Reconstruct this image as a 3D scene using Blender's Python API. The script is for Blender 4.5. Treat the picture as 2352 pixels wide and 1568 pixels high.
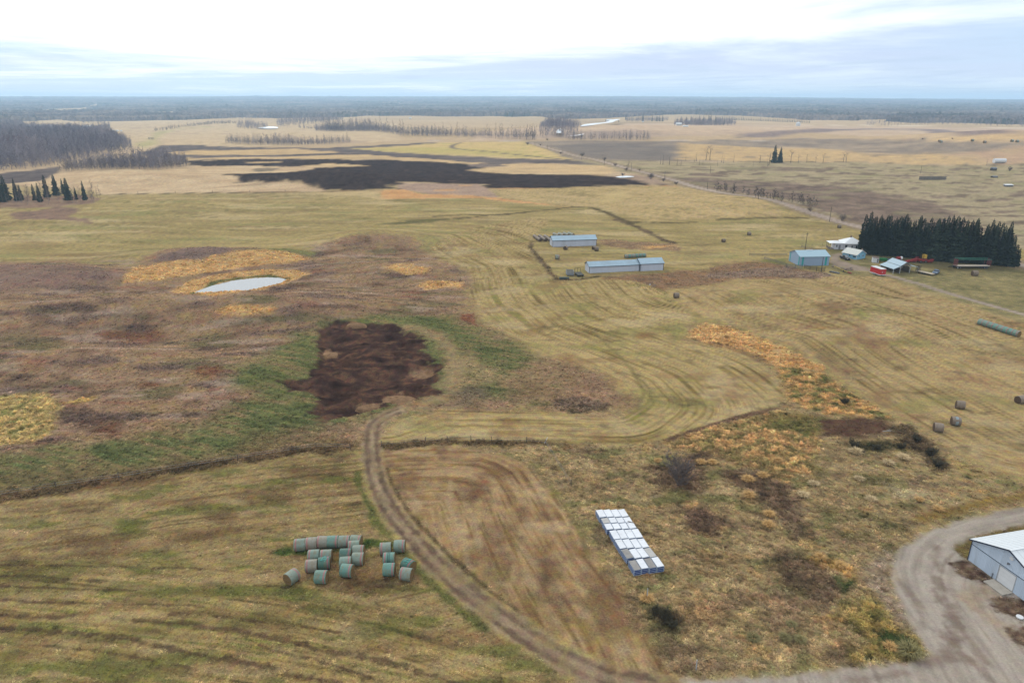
import bpy, bmesh, math, random
import numpy as np
from mathutils import Vector, Matrix

for o in list(bpy.data.objects):
    bpy.data.objects.remove(o, do_unlink=True)
SC = bpy.context.scene
COL = SC.collection
R_ = math.radians
random.seed(7)
RNG = np.random.default_rng(7)

# ------------------------------------------------------------------ camera
CAM_H = 62.0
PITCH = math.atan(554 / 1568.0)
cd = bpy.data.cameras.new('camera')
cam = bpy.data.objects.new('camera', cd)
COL.objects.link(cam)
cam.location = (0, 0, CAM_H)
cam.rotation_euler = (math.pi / 2 - PITCH, 0, 0)
cd.sensor_width = 36.0
cd.lens = 24.0
cd.clip_start = 0.5
cd.clip_end = 60000
SC.camera = cam
SC.render.resolution_x = 1024
SC.render.resolution_y = 682

# ------------------------------------------------------------------ world
SUN_EL, SUN_AZ = R_(33), R_(-28)         # azimuth measured from +Y towards +X
w = bpy.data.worlds.new('World')
SC.world = w
w.use_nodes = True
nt = w.node_tree
nt.nodes.clear()
def N(t, tree=None, **kw):
    n = (tree or nt).nodes.new(t)
    for k, v in kw.items():
        setattr(n, k, v)
    return n
def L(a, b, tree=None):
    (tree or nt).links.new(a, b)
def mathn(tree, op, a, b=None, c=None, clamp=False):
    n = tree.nodes.new('ShaderNodeMath'); n.operation = op; n.use_clamp = clamp
    for i, v in enumerate((a, b, c)):
        if v is None: continue
        if isinstance(v, (int, float)): n.inputs[i].default_value = v
        else: tree.links.new(v, n.inputs[i])
    return n.outputs[0]
def maprange(tree, v, a, b, c=0.0, d=1.0, smooth=True):
    n = tree.nodes.new('ShaderNodeMapRange')
    n.interpolation_type = 'SMOOTHSTEP' if smooth else 'LINEAR'
    tree.links.new(v, n.inputs['Value'])
    for k, x in zip(('From Min', 'From Max', 'To Min', 'To Max'), (a, b, c, d)):
        if isinstance(x, (int, float)): n.inputs[k].default_value = x
        else: tree.links.new(x, n.inputs[k])
    return n.outputs[0]
def mixcol(tree, f, a, b, blend='MIX'):
    n = tree.nodes.new('ShaderNodeMix'); n.data_type = 'RGBA'; n.blend_type = blend
    for s, v in ((n.inputs[0], f), (n.inputs[6], a), (n.inputs[7], b)):
        if isinstance(v, (int, float)): s.default_value = v
        elif isinstance(v, (tuple, list)): s.default_value = (*v[:3], 1)
        else: tree.links.new(v, s)
    return n.outputs[2]
def noise(tree, vec, scale, detail=3, rough=.55, dist=0.0):
    n = tree.nodes.new('ShaderNodeTexNoise')
    n.inputs['Scale'].default_value = scale; n.inputs['Detail'].default_value = detail
    n.inputs['Roughness'].default_value = rough; n.inputs['Distortion'].default_value = dist
    if vec is not None: tree.links.new(vec, n.inputs['Vector'])
    return n.outputs[0]

sky = N('ShaderNodeTexSky', sky_type='NISHITA', sun_disc=False)
sky.sun_elevation = SUN_EL
sky.sun_rotation = SUN_AZ
sky.altitude = 700; sky.air_density = 1.0; sky.dust_density = 1.5; sky.ozone_density = 1.0
tc = N('ShaderNodeTexCoord')
sp = N('ShaderNodeSeparateXYZ'); L(tc.outputs['Generated'], sp.inputs[0])
zc = mathn(nt, 'MAXIMUM', sp.outputs[2], 0.0)
zz = mathn(nt, 'ADD', zc, 0.035)                      # cloud layer seen in perspective
px = mathn(nt, 'DIVIDE', sp.outputs[0], zz); py = mathn(nt, 'DIVIDE', sp.outputs[1], zz)
cv = N('ShaderNodeCombineXYZ'); L(px, cv.inputs[0]); L(py, cv.inputs[1]); cv.inputs[2].default_value = 4.2
n1 = noise(nt, cv.outputs[0], 0.20, 6, .6, .5)
n2 = noise(nt, cv.outputs[0], 0.055, 4, .5, .2)
n3 = noise(nt, cv.outputs[0], 0.55, 6, .62, .6)
den = mathn(nt, 'ADD', mathn(nt, 'MULTIPLY', n1, .5), mathn(nt, 'ADD', mathn(nt, 'MULTIPLY', n2, .35), mathn(nt, 'MULTIPLY', n3, .15)))
high = maprange(nt, zc, 0.034, 0.092, -.04, 0.36)
west = mathn(nt, 'MULTIPLY', maprange(nt, sp.outputs[0], -.02, .50, .0, -.42), maprange(nt, zc, .10, .30, 1.0, 0.0))    # the cloud sheet thins towards the right
den = mathn(nt, 'ADD', mathn(nt, 'MULTIPLY', mathn(nt, 'SUBTRACT', den, .5), 2.3), .5)
dens = mathn(nt, 'ADD', mathn(nt, 'ADD', den, high), west)
white = maprange(nt, dens, 0.38, 0.84)
grey = maprange(nt, n2, 0.40, 0.62)
low = maprange(nt, zc, 0.0, 0.06, 1.0, 0.0)
veil = mixcol(nt, grey, (0.56, 0.76, 0.95), (0.60, 0.68, 0.90))
veil = mixcol(nt, mathn(nt, 'MULTIPLY', low, .45), veil, (0.76, 0.92, 1.04))
veil = mixcol(nt, maprange(nt, n1, .44, .64, 0.0, .75), veil, (0.84, 0.93, 1.02))
veil = mixcol(nt, maprange(nt, n3, .48, .68, 0.0, .6), veil, (0.52, 0.64, 0.84))
bright = mixcol(nt, grey, (1.34, 1.35, 1.35), (1.16, 1.20, 1.25))
cloudc = mixcol(nt, white, veil, bright)
bgs = N('ShaderNodeBackground'); bgs.inputs['Strength'].default_value = 0.09
L(sky.outputs[0], bgs.inputs['Color'])
bgc = N('ShaderNodeBackground'); bgc.inputs['Strength'].default_value = 1.0
L(cloudc, bgc.inputs['Color'])
mx = N('ShaderNodeMixShader'); mx.inputs[0].default_value = 0.93
L(bgs.outputs[0], mx.inputs[1]); L(bgc.outputs[0], mx.inputs[2])
wo = N('ShaderNodeOutputWorld'); L(mx.outputs[0], wo.inputs['Surface'])

sd = bpy.data.lights.new('sun', 'SUN')
sd.energy = 1.5; sd.angle = R_(11); sd.color = (1.0, 0.96, 0.89)
sun = bpy.data.objects.new('sun', sd); COL.objects.link(sun)
sdir = Vector((math.sin(SUN_AZ) * math.cos(SUN_EL), math.cos(SUN_AZ) * math.cos(SUN_EL), math.sin(SUN_EL)))
sun.rotation_euler = sdir.to_track_quat('Z', 'Y').to_euler()
sun.location = (0, 0, 300)

vs = SC.view_settings
vs.view_transform = 'Standard'; vs.look = 'None'; vs.gamma = 1.0; vs.use_curve_mapping = False
vs.exposure = 0.16
SC.render.engine = 'CYCLES'
SC.cycles.volume_bounces = 2
SC.cycles.max_bounces = 6
SC.cycles.diffuse_bounces = 2

# ------------------------------------------------------------------ colour + noise + projection helpers
KALB = 0.64
def lin(c):
    c = np.asarray(c, float) / 255.0
    return np.where(c <= 0.04045, c / 12.92, ((c + 0.055) / 1.055) ** 2.4)
def alb(*c):
    return tuple(float(v) for v in lin(c) * KALB)

_p = np.random.default_rng(3).permutation(256)
PERM = np.concatenate([_p, _p]).astype(np.int32)
_a = np.random.default_rng(5).random(256) * 2 * np.pi
GX, GY = np.cos(_a), np.sin(_a)
_g3 = np.random.default_rng(6).normal(size=(256, 3)); _g3 /= np.linalg.norm(_g3, axis=1)[:, None]
def pn2(x, y, seed=0):
    x = np.asarray(x, float); y = np.asarray(y, float) + seed * 17.31; x = x + seed * 7.77
    xi = np.floor(x).astype(np.int64); yi = np.floor(y).astype(np.int64)
    fx, fy = x - xi, y - yi
    u, v = fx * fx * fx * (fx * (fx * 6 - 15) + 10), fy * fy * fy * (fy * (fy * 6 - 15) + 10)
    xi &= 255; yi &= 255; x1 = (xi + 1) & 255; y1 = (yi + 1) & 255
    def g(a, b, dx, dy):
        h = PERM[PERM[a] + b]
        return GX[h] * dx + GY[h] * dy
    a = g(xi, yi, fx, fy); b = g(x1, yi, fx - 1, fy); c = g(xi, y1, fx, fy - 1); d = g(x1, y1, fx - 1, fy - 1)
    return 1.4 * ((a + (b - a) * u) * (1 - v) + (c + (d - c) * u) * v)
def pn3(x, y, z, seed=0):
    x = np.asarray(x, float) + seed * 7.77; y = np.asarray(y, float) + seed * 17.31; z = np.asarray(z, float) + seed * 3.3
    xi = np.floor(x).astype(np.int64); yi = np.floor(y).astype(np.int64); zi = np.floor(z).astype(np.int64)
    fx, fy, fz = x - xi, y - yi, z - zi
    f = lambda t: t * t * t * (t * (t * 6 - 15) + 10)
    u, v, w_ = f(fx), f(fy), f(fz)
    xi &= 255; yi &= 255; zi &= 255
    r = 0
    for i in (0, 1):
        wu = u if i else 1 - u; a = PERM[(xi + i) & 255]
        for j in (0, 1):
            wv = v if j else 1 - v; b = PERM[a + ((yi + j) & 255)]
            for k in (0, 1):
                ww = w_ if k else 1 - w_
                h = PERM[b + ((zi + k) & 255)]
                gg = _g3[h]
                r = r + wu * wv * ww * (gg[..., 0] * (fx - i) + gg[..., 1] * (fy - j) + gg[..., 2] * (fz - k))
    return 1.5 * r
def fbm2(x, y, oct=3, seed=0, g=.55):
    r = 0; a = 1.0; s = 0
    for o in range(oct):
        r = r + a * pn2(x * 2 ** o, y * 2 ** o, seed + o * 3); s += a; a *= g
    return r / s
def sstep(a, b, x):
    t = np.clip((x - a) / (b - a), 0, 1)
    return t * t * (3 - 2 * t)

# windows of the photograph used while measuring it (x0, y0, photo pixels per window pixel)
REG = dict(A=(0, 0, 1.7415), Z1=(0, 340, .46769), Z2=(1000, 340, .46769), Z3=(2000, 340, .46769), Z4=(3000, 340, .46599),
           Z5=(3050, 820, .44473), Z6=(2080, 880, .29762), Z7=(1050, 2050, .29762), Z8=(2300, 1980, .22954), Y1=(3400, 1950, .49821),
           Y2=(0, 880, .59524), Y3=(1000, 1150, .68027), Y4=(2500, 1600, .67857), Y5=(0, 1700, .68027), Y6=(1400, 1700, .65759),
           Y7=(2400, 2000, .59524), Y8=(2500, 1050, .67857), W1=(3120, 900, .21259), W2=(3480, 980, .26190), W4=(0, 480, .26781),
           W5=(2000, 460, .29762), W6=(3750, 1550, .15945))
CP, SP = math.cos(PITCH), math.sin(PITCH)
def A_(reg, pts):
    x0, y0, s = REG[reg]
    pts = np.asarray(pts, float).reshape(-1, 2)
    return np.stack([(x0 + pts[:, 0] * s) / 1.7415, (y0 + pts[:, 1] * s) / 1.7415], 1)
def rays(reg, pts):
    a = A_(reg, pts)
    X = (a[:, 0] - 1176) / 1568; Y = -(a[:, 1] - 784) / 1568
    return np.stack([X, CP + SP * Y, -SP + CP * Y], 1)
def flat(reg, pts, z=0.0):
    d = rays(reg, pts)
    t = (CAM_H - z) / np.maximum(-d[:, 2], 1e-3)
    return np.stack([d[:, 0] * t, d[:, 1] * t], 1)

# ------------------------------------------------------------------ terrain heights
BUMPS = []      # x, y, height, rx, ry
def bump(reg, x, y, h, rx, ry):
    g = flat(reg, [(x, y)])[0]
    BUMPS.append((g[0], g[1], h, rx, ry))
bump('A', 110, 640, 4.59, 45, 16); bump('A', 860, 560, 5.67, 34, 20); bump('A', 470, 590, 4.05, 40, 14)
bump('A', 560, 700, 3.51, 46, 12); bump('A', 180, 720, 2.97, 40, 12); bump('A', 330, 772, -2.16, 22, 9)
bump('A', 700, 735, 2.97, 26, 13); bump('A', 120, 830, 1.89, 30, 10); bump('A', 560, 860, 1.62, 20, 10)
bump('A', 950, 620, 2.70, 26, 16); bump('A', 1820, 700, 4.32, 34, 22); bump('A', 2000, 770, 2.16, 26, 18)
bump('A', 700, 415, 6.08, 90, 45); bump('A', 300, 415, 5.40, 60, 40); bump('A', 1700, 470, 2.97, 40, 40)
bump('A', 2330, 345, 22.95, 130, 190); bump('A', 1550, 305, 13.50, 420, 260); bump('A', 1900, 820, 1.22, 10, 18)
bump('A', 900, 800, 1.22, 22, 18)
POND_Z = -0.7
POND = flat('Y2', [(1300, 490), (1335, 468), (1420, 440), (1560, 405), (1700, 388), (1800, 382), (1890, 386), (1930, 400), (1880, 425), (1750, 455), (1650, 474), (1550, 490), (1440, 502), (1340, 504)], POND_Z)

def poly_sdf(px_, py_, poly):
    """positive inside"""
    n = len(poly)
    d = np.full(px_.shape, 1e18); inside = np.zeros(px_.shape, bool)
    for i in range(n):
        ax, ay = poly[i]; bx, by = poly[(i + 1) % n]
        ex, ey = bx - ax, by - ay
        wx, wy = px_ - ax, py_ - ay
        t = np.clip((wx * ex + wy * ey) / (ex * ex + ey * ey + 1e-12), 0, 1)
        d = np.minimum(d, (wx - ex * t) ** 2 + (wy - ey * t) ** 2)
        c = (ay > py_) != (by > py_)
        inside ^= c & (px_ < (bx - ax) * (py_ - ay) / ((by - ay) if by != ay else 1e-12) + ax)
    d = np.sqrt(d)
    return np.where(inside, d, -d)
def line_dist(px_, py_, pts, sides=False):
    d = np.full(px_.shape, 1e18); al = np.zeros(px_.shape); sg = np.ones(px_.shape); acc = 0.0
    for i in range(len(pts) - 1):
        ax, ay = pts[i]; bx, by = pts[i + 1]
        ex, ey = bx - ax, by - ay
        wx, wy = px_ - ax, py_ - ay
        ln = math.hypot(ex, ey)
        t = np.clip((wx * ex + wy * ey) / (ln * ln + 1e-12), 0, 1)
        dd = (wx - ex * t) ** 2 + (wy - ey * t) ** 2
        m = dd < d
        d = np.where(m, dd, d); al = np.where(m, acc + t * ln, al); sg = np.where(m, np.sign(ex * wy - ey * wx), sg)
        acc += ln
    return np.sqrt(d), al, sg
def smooth_line(pts, n=6):
    pts = np.asarray(pts, float); out = []
    P = np.vstack([2 * pts[0] - pts[1], pts, 2 * pts[-1] - pts[-2]])
    for i in range(1, len(P) - 2):
        p0, p1, p2, p3 = P[i - 1:i + 3]
        for k in range(n):
            t = k / n
            out.append(.5 * (2 * p1 + (p2 - p0) * t + (2 * p0 - 5 * p1 + 4 * p2 - p3) * t * t + (3 * p1 - p0 - 3 * p2 + p3) * t ** 3))
    out.append(pts[-1])
    return np.array(out)

def H0(x, y):
    x = np.asarray(x, float); y = np.asarray(y, float)
    r = np.hypot(x, y)
    h = pn2(x / 130, y / 130, 1) * 1.5 * sstep(130, 300, y) + pn2(x / 34, y / 34, 2) * 0.30
    h = h + pn2(x / 700, y / 700, 4) * 5.0 * sstep(600, 1500, r)
    for (bx, by, bh, rx, ry) in BUMPS:
        e = ((x - bx) / rx) ** 2 + ((y - by) / ry) ** 2
        h = h + bh * np.exp(-e)
    az = x / np.maximum(y, 1)
    top = 112 - 58 * sstep(.10, .72, az) - 14 * sstep(-.1, -.7, az)
    h = h + sstep(2600, 13600, r) * (top + 9 * pn2(x / 2600, y / 2600, 9) + 5 * pn2(x / 900, y / 900, 8))
    # flat yards under the farm buildings
    for (fx, fy, fr, fz) in ((150, 268, 42, 0.0), (40, 280, 34, 0.0), (72, 80, 16, 0.0), (36, 85, 14, 0.1)):
        q = sstep(fr * 1.8, fr * .8, np.hypot(x - fx, y - fy))
        h = h * (1 - q) + fz * q
    e = poly_sdf(x, y, POND)
    q = sstep(-16, -2, e)
    h = h * (1 - q) + (POND_Z + .35 - .12 * np.clip(e + 3, -12, 8)) * q
    return h
def gp(reg, pts, zoff=0.0, hf=None):
    """photo window pixels -> points on the terrain"""
    hf = hf or H0
    d = rays(reg, pts); n = len(d)
    rr = np.concatenate([np.linspace(30, 700, 360), np.geomspace(703, 15500, 300)])
    hd = np.hypot(d[:, 0], d[:, 1])
    t = rr[None, :] / hd[:, None]
    X, Y, Z = d[:, :1] * t, d[:, 1:2] * t, CAM_H + d[:, 2:3] * t
    g = Z - hf(X, Y) - zoff
    below = g < 0
    k = np.where(below.any(1), below.argmax(1), len(rr) - 1)
    k = np.maximum(k, 1); i = np.arange(n)
    g0, g1 = g[i, k - 1], g[i, k]
    f = np.clip(np.where(np.abs(g0 - g1) > 1e-9, g0 / (g0 - g1), 1), 0, 1)
    tt = t[i, k - 1] + f * (t[i, k] - t[i, k - 1])
    return np.stack([d[:, 0] * tt, d[:, 1] * tt], 1)
# ------------------------------------------------------------------ ground cover: what grows or lies where
RGS = []
CLS = ['ground', 'gravel_driveway', 'dirt_track', 'gravel_road', 'farm_lane', 'ploughed_field', 'dug_soil', 'stubble_field', 'rough_meadow', 'marsh_ground']
def region(reg, pts, cols, sc=(10, 10), st=None, soft=1.0, rag=1.5, ragw=(6, 6), tall=None, cls=None, op=1.0, curve=0, con=1.0, width=None, seed=None, veg=None, nm=None):
    p = pts if reg is None else gp(reg, pts)
    p = np.asarray(p, float)
    if curve: p = smooth_line(np.vstack([p, p[:1]]), curve)[:-1] if width is None else smooth_line(p, curve)
    m = soft + abs(rag) * 2 + (width or 0) + 1
    RGS.append(dict(p=p, cols=np.array([lin(c) * KALB for c in cols]), sc=sc, st=st, soft=soft, rag=rag, ragw=ragw, tall=tall,
                    cls=CLS.index(cls) if cls else None, op=op, con=con, width=width, seed=len(RGS) if seed is None else seed,
                    bb=(p[:, 0].min() - m, p[:, 0].max() + m, p[:, 1].min() - m, p[:, 1].max() + m), veg=veg, nm=nm))
    return p
def stroke(reg, pts, width, cols, **kw):
    kw.setdefault('soft', width * .35); kw.setdefault('rag', width * .25); kw.setdefault('curve', 5)
    return region(reg, pts, cols, width=width, **kw)
def ramp(cols, t):
    k = len(cols) - 1
    t = np.clip(t, 0, 1) * k
    i = np.minimum(t.astype(int), k - 1) if k else np.zeros(t.shape, int)
    f = (t - i)[:, None]
    return cols[i] * (1 - f) + cols[min(1, k) + i if k else i] * f
def smooth_edge_dist(x, y, poly, step=2.5, k=5.0):
    pts = []
    for a, b in zip(poly, np.roll(poly, -1, 0)):
        n = max(1, int(np.linalg.norm(b - a) / step))
        pts += [a + (b - a) * i / n for i in range(n)]
    pts = np.array(pts); out = np.empty(len(x))
    for i in range(0, len(x), 20000):
        d2 = (x[i:i + 20000, None] - pts[None, :, 0]) ** 2 + (y[i:i + 20000, None] - pts[None, :, 1]) ** 2 + 1.0
        out[i:i + 20000] = np.sum(d2 ** (-k / 2), 1) ** (-1 / k)
    return out * 1.5
def rg_col(g, x, y, sd):
    t = .5 + .85 * g['con'] * fbm2(x / g['sc'][0], y / g['sc'][1], 3, g['seed'])
    if g['st']:
        s = g['st']
        v = s['v']
        if isinstance(v, str): vv = smooth_edge_dist(x, y, g['p'])
        elif isinstance(v, tuple): vv = x * v[0] + y * v[1]
        else: vv, _, sg = line_dist(x, y, v); vv = vv * sg
        vv = vv + .9 * pn2(x / 34, y / 34, 5)
        q = pn3(x / s['L'], y / s['L'], vv / s['W'], g['seed']) + .6 * pn3(x / s['L'] * 1.7, y / s['L'] * 1.7, vv / s['W'] * 2.3, g['seed'] + 1)
        q = q + .8 * pn3(x / s['L'] * .5, y / s['L'] * .5, vv / s['W'] * .28, g['seed'] + 2)
        t = t * (1 - s['amt']) + (.5 + .78 * q) * s['amt']
    return ramp(g['cols'], t)
def paint(x, y):
    n = len(x)
    r = np.hypot(x, y)
    hay = np.array([lin(c) * KALB for c in ((112, 100, 60), (142, 128, 80), (158, 142, 92), (170, 152, 100), (154, 128, 84))])
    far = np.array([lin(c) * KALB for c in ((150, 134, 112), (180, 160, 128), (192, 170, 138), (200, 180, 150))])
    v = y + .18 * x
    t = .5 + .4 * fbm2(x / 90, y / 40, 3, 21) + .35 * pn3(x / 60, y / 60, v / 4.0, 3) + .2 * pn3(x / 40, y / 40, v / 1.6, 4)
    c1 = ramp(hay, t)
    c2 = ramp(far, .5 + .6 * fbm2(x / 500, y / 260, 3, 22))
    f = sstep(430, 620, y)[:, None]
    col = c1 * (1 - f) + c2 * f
    tall = np.zeros(n); cls = np.zeros(n, np.int32); veg = np.zeros(n)
    for g in RGS:
        a, b, c, d = g['bb']
        ix = np.nonzero((x > a) & (x < b) & (y > c) & (y < d))[0]
        if not len(ix): continue
        X, Y = x[ix], y[ix]
        if g['width'] is None: sd = poly_sdf(X, Y, g['p'])
        else: sd = g['width'] * .5 - line_dist(X, Y, g['p'])[0]
        wr = sd + g['rag'] * (fbm2(X / g['ragw'][0], Y / g['ragw'][1], 3, g['seed'] + 40) * 1.3) if g['rag'] else sd
        k = sstep(-g['soft'], g['soft'], wr) * g['op']
        if g['nm']:
            s_ = g['nm']; k = k * sstep(s_[2], s_[3], fbm2(X / s_[0], Y / s_[1], 3, g['seed'] + 80))
        m = k > .003
        if not m.any(): continue
        ix = ix[m]; k = k[m]
        cc = rg_col(g, x[ix], y[ix], sd[m])
        col[ix] = col[ix] * (1 - k[:, None]) + cc * k[:, None]
        if g['tall'] is not None: tall[ix] = tall[ix] * (1 - k) + g['tall'] * k
        if g['veg'] is not None: veg[ix] = veg[ix] * (1 - k) + g['veg'] * k
        if g['cls'] is not None: cls[ix[k > .5]] = g['cls']
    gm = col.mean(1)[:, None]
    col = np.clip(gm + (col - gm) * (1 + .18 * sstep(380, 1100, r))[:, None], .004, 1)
    col = np.clip(col * np.array([1.09, 1.045, 1.03]), .004, 1)
    return col, tall, cls, veg

TAN = ((168, 146, 112), (190, 166, 126), (200, 174, 130), (206, 182, 142))
BLACK = ((40, 31, 28), (51, 41, 38), (66, 54, 50), (49, 39, 36), (86, 72, 64))
GREYF = ((118, 107, 98), (138, 126, 112), (156, 142, 124), (172, 156, 134))
far_st = dict(v=(0.05, 1.0), W=5.0, L=160, amt=.6)
# far fields -----------------------------------------------------------
region('Z4', [(-2400, 420), (-1000, 330), (400, 345), (2900, 375), (2900, 470), (1000, 440), (400, 400), (60, 430), (-2400, 480)], ((178, 158, 136), (194, 172, 146), (202, 182, 156)), sc=(260, 160), soft=6, rag=10, ragw=(200, 60))
region('Z4', [(-1400, 395), (-1050, 385), (-700, 430), (-1000, 460), (-1500, 470), (-2000, 465), (-1800, 430)], ((140, 126, 118), (158, 142, 128)), soft=40, rag=40, ragw=(200, 90), op=.8)
stroke('Z4', [(60, 432), (250, 412), (600, 392), (1000, 380), (1600, 388), (2000, 405), (2900, 450)], 60, ((132, 118, 114), (150, 134, 124)), soft=14, rag=14, ragw=(160, 60))
region('Z4', [(60, 435), (-200, 470), (600, 470), (1200, 470), (2000, 490), (2900, 492), (2900, 535), (1900, 578), (1200, 592), (600, 575), (-400, 490), (-2000, 482), (-1700, 640), (-1000, 655), (0, 650), (800, 640), (1300, 600), (600, 545), (0, 505), (-400, 480), (60, 432)], GREYF, sc=(180, 60), st=dict(v=(.1, 1), W=12, L=220, amt=.55), soft=12, rag=14, ragw=(180, 40))
region('Z4', [(700, 462), (1400, 462), (2900, 470), (2900, 490), (2000, 488), (1400, 475)], ((196, 170, 130), (206, 180, 138)), soft=8, rag=6, ragw=(90, 40))
region('Z4', [(200, 448), (700, 462), (1400, 460), (1400, 468), (700, 470), (300, 458)], ((120, 110, 112), (140, 128, 122)), soft=10, rag=10, ragw=(180, 40), op=.8)
region('Z3', [(340, 490), (1000, 482), (2400, 478), (2400, 640), (1700, 642), (900, 642), (640, 600), (420, 540)], GREYF, sc=(150, 60), st=dict(v=(.1, 1), W=10, L=200, amt=.5), soft=6, rag=6, ragw=(60, 30), con=.9)
region('Z3', [(420, 520), (700, 500), (1100, 505), (1500, 520), (1800, 520), (1700, 545), (1500, 570), (1750, 600), (1500, 640), (900, 640), (600, 590)], ((104, 98, 94), (120, 112, 104), (136, 126, 114)), sc=(90, 40), soft=16, rag=25, ragw=(90, 40), op=.85)
region('Z4', [(-600, 500), (800, 560), (1000, 600), (1500, 590), (2000, 640), (2000, 685), (1500, 690), (900, 660), (0, 660), (-600, 640)], ((166, 146, 116), (186, 162, 122), (196, 170, 126), (150, 134, 112)), sc=(80, 30), st=dict(v=(.1, 1), W=5, L=120, amt=.6), soft=10, rag=12, ragw=(120, 30))
region('Z4', [(1700, 600), (2000, 560), (2300, 530), (3000, 500), (3000, 700), (2350, 690), (2150, 680), (1950, 640)], ((166, 140, 116), (184, 158, 130), (178, 160, 122)), sc=(60, 60), soft=12, rag=12, ragw=(60, 60), con=1)
# rough pasture right of the road
PAST = ((130, 118, 90), (150, 138, 108), (162, 150, 118), (170, 156, 124), (146, 128, 106))
region('Z4', [(-2700, 640), (-1600, 645), (0, 662), (900, 662), (1500, 692), (2000, 692), (2900, 670), (2900, 1500), (2300, 1400), (800, 1190), (0, 960), (-350, 900), (-900, 780), (-1800, 640)], PAST, sc=(28, 14), st=dict(v=(.25, 1), W=2.2, L=22, amt=.5), soft=5, rag=6, ragw=(40, 16), tall=.14)
BRUSH = ((92, 78, 68), (114, 98, 86), (132, 114, 100), (146, 128, 108))
region('Z4', [(-600, 790), (0, 820), (500, 850), (900, 880), (1200, 940), (1500, 990), (1700, 1060), (1900, 1150), (2000, 1260), (900, 1180), (400, 1010), (0, 950), (-400, 880), (-900, 790)], BRUSH, sc=(14, 9), soft=7, rag=20, ragw=(22, 10), tall=.5, op=.95)
for (bx, by, bw, bh) in ((130, 720, 420, 14), (500, 725, 260, 12), (760, 760, 120, 8), (1050, 735, 90, 8), (1300, 778, 150, 7), (950, 845, 90, 12), (740, 845, 90, 10), (420, 885, 160, 14), (1290, 800, 60, 5), (60, 768, 50, 5), (290, 825, 40, 5), (1430, 890, 80, 7), (1850, 920, 70, 5), (2050, 985, 200, 14), (2300, 940, 90, 20), (2290, 835, 40, 6), (-350, 770, 200, 16), (-150, 745, 90, 8), (1650, 960, 90, 9), (1400, 985, 120, 8), (2200, 1090, 90, 9)):
    region('Z4', [(bx + bw * math.cos(k * .7854), by + bh * math.sin(k * .7854)) for k in range(8)], BRUSH, sc=(9, 9), soft=3, rag=9, ragw=(12, 9), tall=.6, op=.9)
PASP = gp('Z4', [(-1000, 700), (900, 690), (2900, 720), (2900, 1400), (2000, 1300), (900, 1180), (0, 950), (-900, 780)])
region(None, PASP, ((96, 82, 72), (118, 100, 88)), sc=(12, 8), soft=4, rag=3, op=.8, nm=(30, 12, .12, .3), tall=.5)
region(None, PASP, ((140, 136, 98), (152, 146, 106)), sc=(20, 10), soft=4, rag=3, op=.6, nm=(60, 24, .1, .36))
stroke('Z3', [(640, 610), (900, 645), (1700, 645), (2400, 668)], 5, ((122, 112, 88), (110, 100, 86)), soft=5, rag=3)
stroke('Z4', [(0, 662), (900, 662), (1500, 692), (2000, 690), (2900, 668)], 5, ((122, 112, 88), (104, 94, 82)), soft=4, rag=3)
# far left fields
region('Z1', [(300, 305), (500, 297), (700, 320), (1350, 300), (2300, 303), (3400, 330), (3400, 480), (2352, 520), (1100, 560), (1000, 440), (700, 380), (300, 330)], ((176, 156, 132), (192, 172, 140), (200, 180, 148), (186, 168, 130)), sc=(220, 120), st=dict(v=(.3, 1), W=14, L=300, amt=.5), soft=10, rag=10, ragw=(120, 60))
region('Z1', [(1150, 530), (1300, 450), (1330, 400), (1700, 360), (2000, 345), (1500, 380), (1380, 420), (1340, 500), (1250, 540)], ((160, 160, 112), (172, 168, 118)), soft=12, rag=12, ragw=(60, 60), op=.7)
region('Z2', [(-1000, 592), (-780, 520), (-500, 510), (0, 534), (650, 540), (760, 530), (1200, 510), (1600, 492), (1640, 496), (1250, 525), (880, 545), (1200, 574), (1700, 602), (2352, 633), (2740, 645), (3000, 684), (2352, 668), (2000, 690), (1500, 650), (900, 640), (0, 640), (-600, 640)],
       ((78, 70, 72), (96, 87, 84), (112, 102, 96), (126, 114, 104)), sc=(120, 40), st=dict(v=(.05, 1), W=5, L=140, amt=.5), soft=5, rag=7, ragw=(60, 14), cls='ploughed_field')
region('Z2', [(-730, 576), (-500, 560), (0, 552), (400, 549), (700, 570), (765, 578), (400, 590), (0, 599), (-600, 599)], TAN, sc=(90, 40), soft=5, rag=7, ragw=(80, 14), cls='stubble_field')
region('Z2', [(-560, 622), (0, 616), (500, 606), (900, 594), (1450, 628), (1900, 662), (2200, 690), (1700, 672), (1300, 642), (600, 635), (0, 632), (-550, 640)], TAN, sc=(90, 40), soft=5, rag=8, ragw=(60, 14), cls='stubble_field')
region('Z2', [(880, 544), (1250, 525), (1640, 495), (2100, 483), (2338, 485), (2558, 560), (2760, 640), (2352, 631), (1700, 601), (1200, 574)], ((180, 164, 112), (192, 172, 120), (200, 176, 126), (172, 162, 104)), sc=(120, 60), st=dict(v=(-.4, 1), W=6, L=160, amt=.5), soft=4, rag=5, ragw=(60, 14), cls='stubble_field')
region('Z2', [(900, 545), (1700, 535), (2300, 575), (2700, 620), (2352, 620), (1700, 590), (1250, 570)], ((176, 168, 104), (166, 162, 96)), soft=18, rag=20, ragw=(90, 30), op=.55)
stroke('Z2', [(1795, 497), (1725, 530), (1850, 555), (2352, 605), (2740, 640)], 7, ((112, 100, 90), (126, 112, 98)), soft=4)
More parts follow.
